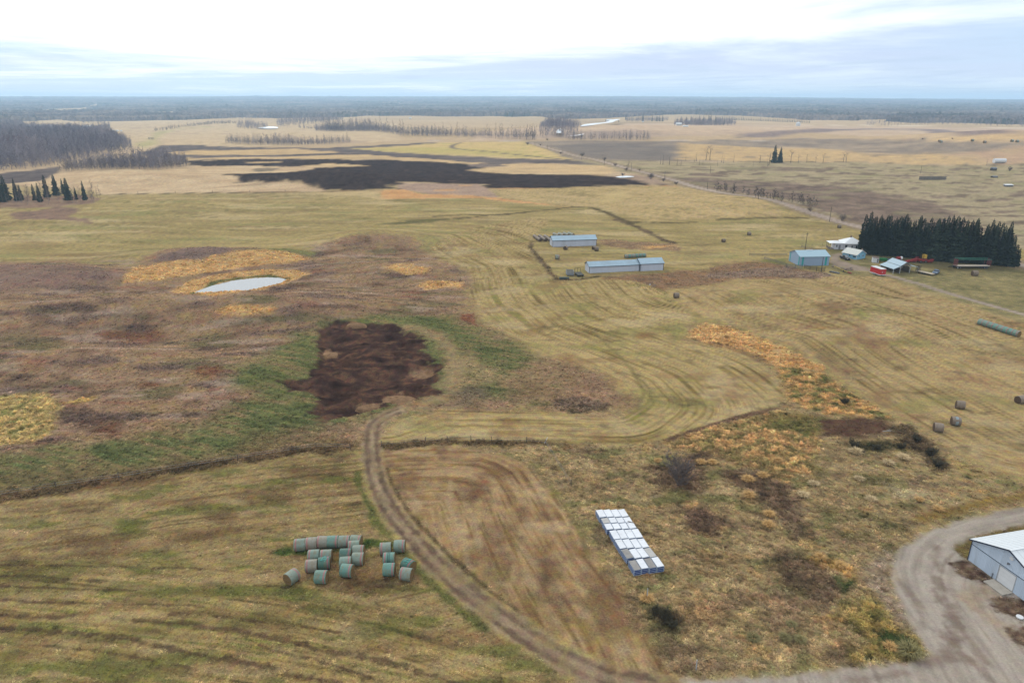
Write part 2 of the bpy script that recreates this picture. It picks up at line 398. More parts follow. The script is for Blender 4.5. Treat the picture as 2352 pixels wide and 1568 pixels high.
region('Z2', [(-560, 650), (-200, 641), (0, 633), (600, 636), (1200, 642), (1900, 674), (2200, 690), (2050, 745), (2138, 756), (2938, 770), (3318, 795), (3600, 850), (2938, 877), (2138, 886), (2050, 880), (1960, 846), (1290, 840), (1240, 860), (1262, 887), (900, 906), (600, 910), (640, 900), (560, 870), (420, 840), (250, 826), (0, 835), (-130, 832), (-250, 762), (0, 757), (450, 713), (380, 700), (-100, 690), (-520, 692)],
       BLACK, sc=(14, 6), st=dict(v=(.05, 1), W=2.4, L=22, amt=.55), soft=5, rag=16, ragw=(90, 5), cls='ploughed_field')
region('Z2', [(440, 692), (700, 669), (950, 684), (1010, 690), (700, 706), (440, 713)], TAN, sc=(60, 20), soft=3, rag=6, ragw=(60, 6), cls='stubble_field')
region('Z2', [(-60, 655), (200, 656), (330, 666), (0, 668)], TAN, soft=3, rag=5, ragw=(60, 6), cls='stubble_field')
region('Z3', [(-150, 690), (100, 674), (350, 675), (900, 690), (1015, 745), (860, 772), (-60, 755), (-300, 728), (-120, 705)], TAN, sc=(90, 40), st=dict(v=(.1, 1), W=5, L=90, amt=.5), soft=4, rag=7, ragw=(60, 6), cls='stubble_field')
region('Z3', [(-300, 690), (-170, 672), (0, 680), (60, 690), (-60, 702), (-180, 704)], ((112, 100, 94), (134, 120, 108)), soft=3, rag=4, ragw=(40, 6))
region('Z3', [(900, 780), (1200, 770), (1450, 850), (1300, 850), (1100, 800)], ((168, 146, 122), (150, 130, 112)), soft=5, rag=8, ragw=(30, 10))
# left stubble hill
HILL = ((160, 138, 110), (182, 158, 124), (194, 170, 134), (202, 180, 144), (176, 156, 124))
region('Z1', [(60, 856), (330, 800), (480, 762), (640, 736), (860, 729), (1090, 716), (1350, 730), (1500, 710), (1700, 700), (2120, 690), (2500, 700), (2780, 700), (2500, 745), (2138, 757), (1890, 760), (2050, 790), (2010, 832), (2138, 834), (2390, 826), (2560, 842), (2700, 872), (2780, 905), (2440, 910), (2138, 922), (1500, 924), (860, 940), (780, 900), (600, 885), (100, 862), (-400, 900), (-400, 870)],
       HILL, sc=(60, 26), st=dict(v=(-.35, 1), W=3.2, L=60, amt=.5), soft=3, rag=6, ragw=(50, 7), cls='stubble_field')
region('Z2', [(20, 725), (60, 712), (150, 708), (260, 714), (200, 735), (60, 742)], ((120, 110, 92), (140, 126, 104)), soft=3, rag=3, ragw=(20, 6))
region('W4', [(-300, 800), (0, 796), (400, 760), (900, 700), (880, 780), (760, 830), (640, 905), (0, 960), (-300, 980)], ((82, 74, 72), (98, 88, 84), (112, 102, 94)), sc=(30, 14), st=dict(v=(-.25, 1), W=3, L=40, amt=.5), soft=3, rag=4, ragw=(30, 9), cls='ploughed_field')
# middle hay land -------------------------------------------------------
HAYP = gp('A', [(-400, 450), (700, 445), (1500, 440), (2000, 520), (1960, 640), (1500, 660), (1000, 600), (800, 560), (300, 600), (-400, 640)])
region(None, HAYP, ((126, 128, 78), (142, 140, 88)), sc=(30.0, 7.0), soft=2, rag=1.5, op=0.6, nm=(60, 14, 0.08, 0.35))
region(None, HAYP, ((132, 110, 78), (150, 126, 88)), sc=(25.0, 6.0), soft=2, rag=1.5, op=0.55, nm=(50, 12, 0.1, 0.36))
region(None, HAYP, ((186, 168, 122), (194, 176, 132)), sc=(35.0, 6.0), soft=2, rag=1.5, op=0.55, nm=(70, 12, 0.1, 0.36))
region(None, HAYP, ((100, 98, 60), (116, 110, 68)), sc=(20.0, 2.0), soft=2, rag=1.5, op=0.6, nm=(40, 4, 0.24, 0.42))
region('Z2', [(1250, 862), (1330, 840), (1950, 850), (2050, 900), (2130, 965), (1900, 946), (1600, 940), (1450, 920), (1300, 890)], ((150, 128, 110), (166, 142, 122), (174, 152, 128)), sc=(30, 12), st=dict(v=(.8, -.5), W=3, L=40, amt=.5), soft=2, rag=2.5, ragw=(20, 8), tall=.25)
region('Z2', [(1112, 903), (1300, 890), (1450, 932), (1900, 946), (2100, 966), (2352, 998), (2352, 1014), (1950, 966), (1115, 978)], ((180, 134, 84), (198, 152, 98), (204, 162, 110)), sc=(12, 6), soft=1.5, rag=3, ragw=(12, 5), tall=.6)
for (bx, by, bw, bh) in ((1660, 900, 110, 9), (1850, 860, 60, 6), (1700, 935, 90, 6)):
    region('Z2', [(bx + bw * math.cos(k * .7854), by + bh * math.sin(k * .7854)) for k in range(8)], ((190, 146, 92), (200, 156, 104)), soft=2, rag=4, ragw=(9, 5), tall=.5, op=.8)
stroke('Z3', [(0, 972), (200, 1000), (400, 1022), (620, 1045)], 5, ((186, 140, 90), (200, 154, 104), (150, 118, 84)), soft=1.5, rag=3, ragw=(8, 5), tall=.5)
stroke('Z2', [(-500, 924), (0, 918), (640, 910), (1110, 903)], 3.5, ((128, 110, 80), (150, 120, 84)), soft=1.5, rag=1.5, tall=.4)
stroke('Z1', [(860, 938), (1500, 927), (2138, 922), (2500, 918)], 3, ((96, 84, 66), (116, 100, 76)), soft=1.2, rag=1, tall=.4)
stroke('Z3', [(-60, 890), (800, 875), (1440, 862), (1500, 870)], 3.5, ((170, 134, 92), (186, 146, 100)), soft=1.5, rag=1.5, tall=.4)
region('Z2', [(850, 905), (1105, 905), (1110, 975), (900, 955), (500, 930)], ((184, 164, 116), (196, 174, 128)), soft=4, rag=8, ragw=(40, 9), op=.8)
region('Z3', [(0, 895), (1440, 866), (1600, 880), (1900, 905), (2400, 1060), (2400, 1120), (1280, 1165), (800, 1040), (560, 1045), (0, 960)], ((144, 128, 84), (164, 146, 98), (178, 156, 106), (182, 160, 116), (156, 146, 92)), sc=(34, 18), st=dict(v=(.55, .6), W=1.8, L=34, amt=.6), soft=2.5, rag=2.5, ragw=(14, 9))
region('Z3', [(860, 950), (1000, 905), (1110, 910), (1120, 950), (960, 1000), (820, 1015)], ((190, 168, 116), (182, 164, 110)), soft=5, rag=6, ragw=(20, 12), op=.7)
GST = dict(v=(.15, 1), W=1.5, L=26, amt=.55)
for (a, b, cc) in (((60, 1010), (560, 1060), 0), ((1500, 905), (1950, 950), 1), ((2150, 1100), (2352, 1200), 1)):
    pass
# dark hedge-like weed lines in the middle fields
DKW = ((74, 66, 44), (96, 84, 56), (112, 96, 66))
stroke('Z3', [(-560, 1125), (-300, 1110), (0, 1112), (150, 1095), (400, 1070), (620, 1045), (780, 1050)], 2.6, DKW, soft=1.2, rag=1.6, ragw=(7, 5), tall=.5)
region('Z2', [(1130, 1190), (1350, 1160), (1550, 1140), (1700, 1150), (1900, 1138), (1700, 1165), (1500, 1178), (1250, 1197)], ((88, 88, 54), (110, 104, 66), (130, 118, 80)), soft=1.5, rag=4, ragw=(18, 6), tall=.5, sc=(12, 6))
stroke('Z2', [(1600, 1155), (1900, 1130), (2150, 1105), (2352, 1092)], 2.2, DKW, soft=1, rag=1.5, tall=.4)
stroke('Z6', [(1290, -4), (1400, 30), (1560, 90), (1750, 180), (1900, 255), (2060, 310)], 3.8, ((74, 64, 46), (104, 88, 66), (126, 106, 80)), soft=1.2, rag=1.8, ragw=(6, 5), tall=.7)
stroke('Z3', [(780, 1050), (900, 1090), (1040, 1150), (1110, 1185)], 3.8, DKW, soft=1.2, rag=1.8, ragw=(6, 5), tall=.7)
stroke('Z6', [(1470, 30), (1690, 34)], 3.4, DKW, soft=1, rag=1.2, tall=.6)
stroke('Z6', [(1780, 36), (2352, 36)], 3.4, DKW, soft=1, rag=1.2, tall=.6)
stroke('Z4', [(-260, 1155), (0, 1145), (200, 1140), (480, 1142)], 3.6, DKW, soft=1, rag=1.2, tall=.6)
region('Z6', [(1040, 260), (1200, 255), (1500, 290), (1900, 310), (2060, 320), (2190, 380), (2100, 415), (1800, 415), (1500, 395), (1250, 360), (1080, 320)], ((112, 92, 74), (136, 112, 86), (150, 126, 92), (176, 140, 88)), sc=(8, 5), soft=1.5, rag=2.5, ragw=(8, 5), tall=.5)
region('Z6', [(1680, 360), (1850, 345), (1990, 350), (1900, 375), (1720, 380)], ((190, 150, 88), (200, 160, 100)), soft=1, rag=1.5, ragw=(6, 3), tall=.5)
stroke('Z6', [(130, 290), (150, 380), (240, 490), (320, 590), (400, 690), (480, 790)], 2.6, ((86, 78, 52), (108, 92, 66), (128, 108, 84)), soft=1, rag=1.6, ragw=(5, 4), tall=.9)
stroke('Z6', [(480, 800), (700, 805), (900, 780), (1050, 760)], 2.0, ((80, 70, 50), (100, 84, 62)), soft=1, rag=1.2, tall=.8)
# weedy strip below the sheds
region('Z6', [(1000, 760), (1400, 740), (1700, 720), (1950, 700), (2352, 680), (2900, 560), (3400, 560), (3900, 690), (4200, 760), (3400, 800), (2900, 790), (2352, 900), (1980, 920), (2000, 990), (1800, 960), (1500, 870), (1200, 800)], ((92, 74, 58), (118, 96, 74), (136, 110, 84), (138, 104, 72), (112, 100, 68)), sc=(7, 4), soft=2.2, rag=3.5, ragw=(10, 5), tall=.5, op=.95)
region('Z6', [(1420, 830), (1560, 850), (1700, 900), (1900, 930), (2010, 990), (1900, 1010), (1750, 950), (1500, 880)], ((90, 98, 56), (116, 112, 66)), soft=1.2, rag=2, ragw=(6, 4), tall=.6, op=.8)
# centre mown field
CF = gp('A', [(985, 570), (1075, 625), (1080, 700), (1150, 770), (1300, 830), (1420, 885), (1445, 918), (1405, 946), (1200, 942), (1000, 938), (890, 975), (880, 1014), (1200, 1012), (1490, 1018), (1650, 975), (1790, 930), (1802, 890), (1770, 850), (1700, 802), (1592, 782), (1602, 740), (1560, 700), (1490, 655), (1420, 642), (1270, 645), (1240, 610), (1215, 560), (1260, 500), (1100, 520)])
MOWN = ((104, 90, 52), (132, 114, 70), (152, 134, 86), (166, 148, 98), (176, 156, 108), (150, 126, 84), (130, 122, 68))
region(None, CF, MOWN, sc=(14, 12), st=dict(v=gp('A', [(960, 540), (1060, 610), (1080, 700), (1150, 770), (1300, 830), (1420, 885), (1445, 918), (1405, 946), (1200, 942), (1000, 938), (890, 975)]), W=.9, L=34, amt=.62), soft=1.2, rag=1.6, ragw=(8, 6), curve=3, con=1.1)
region(None, CF, ((128, 128, 70), (142, 138, 82)), sc=(11.0, 6.0), soft=2, rag=1.5, op=0.55, nm=(22, 12, 0.1, 0.36))
region(None, CF, ((122, 94, 66), (140, 110, 78)), sc=(9.0, 5.0), soft=2, rag=1.5, op=0.5, nm=(18, 10, 0.14, 0.4))
region(None, CF, ((176, 160, 118), (186, 170, 130)), sc=(13.0, 7.0), soft=2, rag=1.5, op=0.5, nm=(26, 14, 0.12, 0.38))
region(None, CF, ((92, 78, 52), (108, 92, 62)), sc=(4.5, 2.5), soft=2, rag=1.5, op=0.5, nm=(9, 5, 0.24, 0.45))
for (reg, bx, by, bw, bh, cc) in (('Y3', 1870, 430, 70, 45, 0), ('Y3', 1650, 265, 50, 14, 0), ('Y3', 2120, 550, 60, 30, 0), ('Y3', 1500, 790, 60, 22, 0), ('Y3', 2060, 870, 60, 24, 0), ('Y3', 2300, 285, 60, 14, 0), ('Y3', 1950, 110, 80, 24, 1), ('Y3', 1930, 180, 90, 20, 1), ('Y8', 310, 400, 60, 60, 1), ('Y8', 120, 430, 60, 18, 0), ('Y8', 640, 790, 120, 24, 0), ('Y8', 20, 820, 40, 40, 0), ('Y6', 970, 55, 120, 24, 0)):
    region(reg, [(bx + bw * math.cos(k * .7854), by + bh * math.sin(k * .7854)) for k in range(8)], (((124, 92, 62), (140, 108, 72)), ((122, 124, 66), (138, 138, 78)))[cc], soft=2.2, rag=2.6, ragw=(4, 5), op=.55)
TYRE = ((108, 100, 62), (122, 112, 70))
stroke('Y3', [(1690, 240), (1900, 215), (2100, 180)], .8, TYRE, rag=.3, op=.6); stroke('Y3', [(1720, 285), (1850, 240), (1950, 215)], .8, TYRE, rag=.3, op=.6)
stroke('Y3', [(1980, 230), (2080, 320), (2200, 430), (2290, 560), (2310, 640), (2230, 720), (2080, 750)], .9, TYRE, rag=.3, op=.5)
stroke('Y8', [(40, 640), (120, 720), (150, 790), (100, 860), (0, 890)], .9, TYRE, rag=.3, op=.5)
stroke('Y8', [(150, 790), (300, 795), (420, 820), (520, 870)], .8, TYRE, rag=.3, op=.5)
# right mown field
RL = gp('A', [(1400, 600), (1560, 690), (1640, 742), (1800, 790), (1900, 858), (2050, 960), (2200, 1052), (2360, 1105), (2600, 1170)])
region('A', [(1540, 670), (1640, 655), (1800, 640), (1960, 632), (2110, 640), (2700, 790), (2700, 1130), (2360, 1098), (2200, 1042), (2050, 950), (1900, 850), (1800, 784), (1680, 745), (1600, 720), (1560, 695)], ((104, 88, 54), (132, 114, 74), (152, 132, 88), (164, 144, 98), (172, 152, 106), (154, 126, 88), (130, 122, 74)), sc=(16, 12), st=dict(v=RL, W=.8, L=34, amt=.62), soft=1.2, rag=1.6, ragw=(8, 6))
RF = gp('A', [(1560, 680), (1800, 650), (2110, 645), (2700, 800), (2700, 1120), (2360, 1090), (2200, 1035), (2050, 945), (1900, 845), (1800, 780), (1600, 715)])
region(None, RF, ((124, 122, 70), (138, 132, 80)), sc=(10.0, 6.0), soft=2, rag=1.5, op=0.55, nm=(20, 12, 0.1, 0.36))
region(None, RF, ((134, 100, 72), (150, 116, 84)), sc=(8.0, 5.0), soft=2, rag=1.5, op=0.5, nm=(16, 10, 0.12, 0.38))
region(None, RF, ((176, 160, 118), (186, 170, 130)), sc=(12.0, 6.0), soft=2, rag=1.5, op=0.45, nm=(24, 12, 0.12, 0.38))
region(None, RF, ((92, 78, 52), (108, 92, 62)), sc=(4.5, 2.5), soft=2, rag=1.5, op=0.5, nm=(9, 5, 0.22, 0.42))
for (bx, by, bw, bh, cc) in ((1230, 270, 110, 40, 0), (1400, 310, 26, 26, 1), (1370, 430, 60, 60, 0), (850, 380, 120, 16, 2), (1450, 470, 60, 40, 0), (1260, 465, 40, 14, 0), (1300, 640, 40, 30, 0), (1180, 600, 60, 80, 2), (2250, 520, 90, 20, 2), (1500, 800, 40, 30, 0)):
    region('Y8', [(bx + bw * math.cos(k * .7854), by + bh * math.sin(k * .7854)) for k in range(8)], (((120, 92, 68), (138, 106, 78)), ((110, 124, 62), (124, 130, 70)), ((108, 96, 66), (122, 106, 74)))[cc], soft=2.2, rag=2.8, ragw=(5, 6), op=.6)
# grass right of the yard and in the yard
region('Z5', [(560, 560), (700, 620), (1000, 640), (1120, 640), (1400, 760), (2500, 1100), (2700, 1000), (2700, 560), (2300, 560), (1900, 500), (900, 430), (640, 420), (560, 430), (600, 470), (640, 560)], ((98, 96, 62), (122, 116, 78), (142, 132, 90), (156, 142, 100)), sc=(12, 9), st=dict(v=(.3, 1), W=1.4, L=22, amt=.5), soft=2.5, rag=3, ragw=(12, 8), tall=.1)
region('Z5', [(850, 430), (1200, 520), (1400, 560), (1700, 600), (2300, 590), (2330, 540), (1900, 490), (900, 410)], ((66, 62, 44), (86, 80, 54), (104, 96, 64)), sc=(7, 6), soft=3, rag=3, ragw=(9, 6), op=.8)
region('Z5', [(0, 490), (220, 480), (230, 540), (120, 530), (0, 505)], ((110, 116, 66), (126, 128, 76)), soft=1.5, rag=1.5, op=.8)
region('Z5', [(560, 400), (640, 390), (740, 400), (700, 430), (620, 440)], ((92, 92, 56), (116, 110, 70)), soft=1.5, rag=1.5, op=.8)
region('Z5', [(0, 560), (200, 560), (350, 600), (560, 610), (640, 640), (500, 662), (200, 650), (0, 640), (-500, 660), (-500, 620)], ((104, 88, 72), (132, 112, 94), (148, 128, 106)), sc=(6, 4), soft=1.5, rag=2, ragw=(8, 4), tall=.7)
# roads -----------------------------------------------------------------
GRAV = ((150, 136, 124), (170, 156, 142), (182, 168, 154))
stroke('Z3', [(-700, 476), (200, 480), (1000, 479), (2400, 474)], 6, ((176, 162, 146), (190, 176, 160)), soft=2, rag=0, cls='gravel_road', curve=1)
stroke('Z4', [(0, 470), (700, 466), (1500, 460)], 5, ((150, 136, 120), (130, 118, 106)), soft=4, rag=3, curve=1)
stroke('Z4', [(430, 345), (1100, 346), (1700, 358), (2900, 380)], 24, ((214, 198, 172), (220, 206, 184)), soft=8, rag=4, curve=1, cls='gravel_road')
ROAD = np.array([gp('A', [(1215, 328)])[0], gp('A', [(1560, 418)])[0], gp('A', [(1970, 520)])[0], gp('A', [(2420, 625)])[0]])
stroke(None, ROAD, 15, ((120, 108, 84), (140, 124, 96), (150, 132, 104)), soft=3, rag=3, ragw=(12, 12), tall=.35, curve=4)
stroke(None, ROAD, 7.2, GRAV, soft=.8, rag=.4, tall=0, cls='gravel_road', st=dict(v=ROAD, W=1.6, L=60, amt=.7), curve=4)
YARD = ((128, 116, 102), (150, 136, 120), (164, 150, 134))
region('W1', [(960, 560), (1100, 530), (1180, 520), (1210, 560), (1100, 600), (1130, 660), (1300, 720), (1600, 790), (1800, 850), (1900, 880), (2020, 920), (1990, 960), (1760, 880), (1400, 860), (1200, 800), (1000, 790), (955, 700)], YARD, sc=(5, 4), soft=1, rag=1.2, ragw=(5, 4), tall=0, cls='farm_lane')
LANE = smooth_line(gp('W2', [(180, 440), (300, 470), (520, 530), (800, 610), (1200, 735), (1700, 880), (2352, 1060), (3000, 1250)]), 4)
stroke(None, LANE, 3.0, ((140, 128, 112), (160, 148, 132), (172, 160, 146)), soft=.5, rag=.3, tall=0, cls='farm_lane', st=dict(v=LANE, W=.7, L=40, amt=.8), curve=1)
# left marsh and scrub ----------------------------------------------------
SCR = ((98, 78, 60), (120, 98, 76), (136, 112, 88), (148, 122, 96), (140, 118, 82), (158, 132, 102), (128, 98, 74))
region('A', [(-400, 604), (0, 602), (150, 598), (290, 612), (350, 582), (450, 568), (550, 568), (700, 582), (740, 560), (830, 534), (950, 546), (1000, 592), (1078, 622), (1082, 705), (1150, 770), (1300, 832), (1420, 888), (1442, 918), (1400, 944), (1200, 940), (1000, 936), (900, 960), (870, 985), (820, 1018), (560, 1058), (300, 1102), (0, 1138), (-500, 1200)], SCR, sc=(16, 9), soft=3.5, rag=5, ragw=(12, 7), tall=.4, cls='marsh_ground', con=1.15)
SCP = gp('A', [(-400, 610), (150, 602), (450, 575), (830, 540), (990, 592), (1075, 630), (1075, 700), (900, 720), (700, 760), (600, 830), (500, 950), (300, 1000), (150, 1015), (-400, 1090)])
region(None, SCP, ((84, 86, 58), (106, 102, 70)), sc=(13.0, 4.5), soft=2, rag=1.5, op=0.7, nm=(26, 9, 0.06, 0.34))
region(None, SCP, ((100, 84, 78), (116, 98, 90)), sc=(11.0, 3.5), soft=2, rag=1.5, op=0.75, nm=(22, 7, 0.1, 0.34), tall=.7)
region(None, SCP, ((156, 136, 118), (168, 148, 128)), sc=(9.0, 3.0), soft=2, rag=1.5, op=0.65, nm=(18, 6, 0.12, 0.36), tall=.35)
region(None, SCP, ((128, 88, 70), (142, 102, 82)), sc=(7.0, 2.5), soft=2, rag=1.5, op=0.6, nm=(14, 5, 0.18, 0.4))
region('Y2', [(0, 300), (200, 290), (600, 320), (820, 360), (820, 430), (500, 440), (200, 480), (-300, 480), (-300, 300)], ((98, 82, 78), (122, 100, 92), (136, 112, 100), (128, 92, 84)), sc=(14, 6), soft=4, rag=5, ragw=(14, 7), op=.7)
region('Y2', [(1090, 240), (1250, 190), (1400, 178), (1560, 190), (1500, 235), (1300, 275), (1000, 282)], ((104, 88, 82), (126, 106, 96), (138, 118, 104)), soft=2, rag=2.5, ragw=(10, 6), op=.9, tall=.6)
GOLD = ((154, 118, 70), (174, 138, 84), (186, 150, 94), (194, 162, 108), (162, 130, 82))
region('Y2', [(830, 420), (840, 360), (950, 310), (1100, 280), (1350, 265), (1600, 210), (1800, 195), (1950, 215), (2090, 260), (1900, 290), (1700, 310), (1400, 350), (1100, 400)], GOLD, sc=(6, 4), soft=1.2, rag=2.5, ragw=(9, 4), tall=.8)
region('Y2', [(1580, 195), (1900, 190), (2110, 215), (2130, 235), (2080, 240), (1900, 205)], ((112, 114, 68), (130, 126, 78)), soft=1.5, rag=2, ragw=(9, 4), tall=.4)
region('Y2', [(1170, 465), (1300, 400), (1500, 360), (1800, 325), (2000, 340), (2075, 365), (1950, 415), (1800, 455), (1600, 490), (1400, 512), (1250, 500)], GOLD, sc=(6, 4), soft=1.0, rag=2, ragw=(8, 4), tall=.7)
stroke('Y2', [(1295, 492), (1420, 436), (1560, 402), (1700, 384), (1800, 378), (1930, 396)], 2.4, ((84, 92, 54), (104, 104, 60)), soft=1, rag=1, tall=.5)
region('Y2', [(1470, 615), (1490, 580), (1560, 565), (1700, 580), (1850, 590), (1800, 620), (1600, 632)], GOLD, soft=1.2, rag=2.5, ragw=(8, 4), tall=.7)
region('A', [(875, 612), (920, 604), (985, 615), (985, 628), (930, 632)], GOLD, soft=1.2, rag=2, ragw=(8, 4), tall=.6)
region('A', [(955, 655), (990, 645), (1060, 648), (1062, 660), (980, 664)], GOLD, soft=1.2, rag=2, ragw=(8, 4), tall=.6)
region('Y2', [(-200, 1200), (100, 1170), (300, 1180), (420, 1230), (400, 1330), (330, 1440), (200, 1500), (-200, 1560)], ((140, 128, 74), (164, 146, 90), (178, 156, 100), (132, 128, 74), (120, 116, 66)), sc=(4, 3), soft=1.2, rag=2.2, ragw=(6, 4), tall=.8)
region('Y2', [(420, 1230), (540, 1195), (660, 1190), (600, 1215), (480, 1240)], ((172, 148, 82), (186, 158, 92)), soft=.8, rag=1.2, ragw=(4, 3), tall=.7)
GRN = ((64, 74, 42), (80, 92, 52), (94, 106, 62), (116, 114, 70), (132, 114, 80), (84, 96, 54))
GST2 = dict(v=(.35, 1), W=1.1, L=9, amt=.5)
region('A', [(520, 860), (600, 815), (680, 765), (760, 735), (870, 718), (1060, 724), (1150, 775), (1250, 828), (1330, 880), (1260, 930), (1040, 908), (1000, 930), (900, 952), (860, 962), (700, 1000), (560, 1050), (300, 1096), (0, 1134), (-400, 1190), (-400, 1090), (0, 1046), (150, 1020), (330, 1010), (480, 960), (580, 910)], GRN, sc=(10, 6), st=GST2, soft=4, rag=5, ragw=(9, 6), tall=.4, op=.92)
region('Y2', [(20, 790), (180, 760), (380, 800), (460, 860), (250, 880), (0, 860)], ((84, 86, 54), (110, 100, 66)), soft=4, rag=5, ragw=(9, 6), op=.6)
region('Y5', [(-200, 300), (300, 260), (800, 240), (1200, 170), (1500, 100), (1500, 30), (1900, 60), (2100, 80), (2090, 120), (1600, 170), (1100, 240), (600, 310), (0, 395), (-300, 420)], ((86, 80, 52), (112, 98, 66), (128, 108, 74), (92, 92, 56)), sc=(9, 5), st=GST2, soft=2.5, rag=4, ragw=(8, 5), tall=.4, op=.7)
region('Y3', [(1500, 540), (1650, 430), (1850, 470), (2050, 560), (2160, 650), (2150, 715), (1950, 730), (1700, 690), (1550, 640)], ((116, 92, 70), (142, 114, 86), (154, 126, 98), (118, 110, 70)), sc=(8, 5), soft=4, rag=5, ragw=(8, 5), tall=.4, op=.7)
region('Y3', [(1770, 690), (1850, 655), (2000, 660), (2130, 690), (2100, 725), (1900, 735)], ((88, 76, 62), (120, 104, 88)), soft=1.2, rag=2, ragw=(5, 4), tall=.9, op=.8)
region('Y3', [(1240, 160), (1300, 155), (1340, 200), (1330, 225), (1240, 195)], ((124, 84, 62), (136, 94, 70)), soft=1, rag=1, tall=.5)
region('Y3', [(1190, 600), (1300, 585), (1380, 590), (1400, 640), (1250, 690), (1140, 700), (1180, 650)], ((104, 92, 76), (124, 108, 88)), soft=2, rag=2.5, ragw=(6, 5), op=.8)
for (bx, by, bw, bh) in ((1400, 1015, 95, 42), (740, 1420, 95, 40), (880, 770, 240, 40), (650, 1360, 60, 22), (1020, 1110, 70, 22), (120, 630, 50, 14)):
    region('Y2', [(bx + bw * math.cos(k * .7854), by + bh * math.sin(k * .7854)) for k in range(8)], ((92, 58, 42), (110, 70, 50), (120, 84, 62)), soft=1.4, rag=2, ragw=(5, 4), op=.75, tall=.5)
for (bx, by, bw, bh) in ((100, 1050, 130, 26), (430, 590, 260, 30), (900, 720, 200, 26), (1400, 870, 60, 18), (560, 1330, 160, 60), (1900, 460, 90, 18)):  # dark scrub patches, colour deepened to stand in for shade in the hollows
    region('Y2', [(bx + bw * math.cos(k * .7854), by + bh * math.sin(k * .7854)) for k in range(8)], ((70, 56, 50), (90, 74, 66), (106, 88, 76)), soft=2.5, rag=3.5, ragw=(7, 5), op=.9, tall=.6)
# weedy islands in the hay on the left
region('W4', [(-400, 1150), (0, 1180), (400, 1130), (900, 1130), (1300, 1120), (1520, 1170), (1400, 1250), (900, 1290), (500, 1320), (0, 1310), (-400, 1320)], ((110, 88, 76), (132, 108, 92), (148, 126, 100), (124, 92, 76)), sc=(12, 8), soft=2, rag=4, ragw=(14, 6), tall=.6)
region('W4', [(110, 1410), (250, 1370), (600, 1350), (850, 1290), (1200, 1330), (1150, 1380), (1050, 1430), (1100, 1450), (1330, 1480), (1370, 1550), (1150, 1510), (600, 1480), (250, 1490)], ((112, 92, 80), (134, 110, 92), (148, 124, 100)), sc=(10, 6), soft=2, rag=3, ragw=(10, 5), tall=.6)
# the dig ------------------------------------------------------------------
DIG = gp('Y3', [(410, 235), (520, 190), (640, 212), (850, 215), (950, 270), (1050, 312), (1010, 370), (1090, 420), (1060, 450), (1140, 462), (1080, 510), (1125, 540), (1060, 580), (1140, 620), (950, 660), (640, 740), (540, 770), (400, 775), (340, 740), (390, 680), (380, 630), (240, 600), (160, 550), (300, 540), (340, 530), (360, 480), (410, 420), (390, 330)])
stroke('Y3', [(930, 235), (1050, 260), (1130, 310), (1190, 390), (1220, 470), (1190, 560), (1150, 630), (980, 690), (820, 760), (730, 800)], 5.0, ((128, 114, 76), (150, 132, 96), (164, 142, 106), (156, 120, 88), (116, 108, 66)), soft=2.4, rag=2.8, ragw=(5, 5), tall=.06, op=.62, sc=(4, 4))
region('Y3', [(1160, 420), (1300, 400), (1480, 520), (1400, 560), (1250, 580), (1180, 520)], ((150, 132, 92), (164, 142, 104), (120, 110, 72)), soft=3, rag=3, ragw=(5, 5), op=.65)
region(None, DIG, ((44, 33, 30), (58, 44, 39), (68, 52, 46), (80, 61, 52), (104, 78, 60), (62, 48, 42)), sc=(7, 2.6), soft=.9, rag=2.2, ragw=(4, 2.5), tall=0, cls='dug_soil', con=1.2)
for (bx, by, bw, bh) in ((440, 300, 30, 50), (570, 600, 80, 26), (760, 520, 60, 60), (420, 490, 40, 22), (700, 390, 60, 8), (560, 430, 60, 30)):
    region('Y3', [(bx + bw * math.cos(k * .7854), by + bh * math.sin(k * .7854)) for k in range(8)], ((88, 64, 50), (106, 80, 62)), soft=1.2, rag=1.8, ragw=(3, 3), op=.45)
SPOIL = ((96, 74, 56), (122, 97, 73), (142, 115, 88), (110, 86, 66))
for (bx, by, bw, bh) in ((1015, 492, 80, 24), (880, 650, 95, 32), (705, 688, 70, 22), (465, 370, 50, 20), (625, 213, 55, 10)):
    region('Y3', [(bx + bw * math.cos(k * .7854), by + bh * math.sin(k * .7854)) for k in range(8)], SPOIL, sc=(2.5, 1.6), soft=.7, rag=1.6, ragw=(2.5, 1.8), op=.95, tall=0, cls='dug_soil')
# lower-left foreground hay ---------------------------------------------------
FGV = gp('Y5', [(-500, 480), (0, 425), (700, 330), (1100, 260), (1650, 190), (2080, 160)])
FG = region('Y5', [(-600, 500), (0, 420), (300, 385), (700, 330), (1100, 262), (1600, 190), (2060, 160), (2120, 200), (2130, 380), (2200, 560), (2330, 760), (2500, 900), (2700, 1050), (2900, 1200), (3300, 1420), (3600, 1700), (3600, 2600), (-1600, 2600), (-1600, 600)], ((96, 82, 52), (122, 104, 66), (140, 122, 80), (152, 134, 90), (156, 134, 92), (122, 114, 64)), sc=(12, 8), st=dict(v=FGV, W=.5, L=26, amt=.62), soft=.8, rag=1.2, ragw=(5, 4), tall=.07, con=1.2)
FGV2 = gp('Y5', [(-500, 1130), (0, 1190), (500, 1230), (900, 1290), (1400, 1370), (1900, 1470), (2352, 1600), (3000, 1800)])
region('Y5', [(-600, 830), (0, 810), (700, 800), (1400, 840), (1700, 900), (2100, 960), (2400, 1100), (2700, 1250), (3400, 1560), (3600, 2600), (-1600, 2600), (-1600, 900)], ((92, 82, 50), (120, 104, 64), (138, 120, 74), (152, 134, 86), (160, 140, 92), (112, 112, 58), (142, 124, 78)), sc=(9, 6), st=dict(v=FGV2, W=.5, L=18, amt=.58), soft=3, rag=3, ragw=(6, 5), con=1.3, tall=.08)
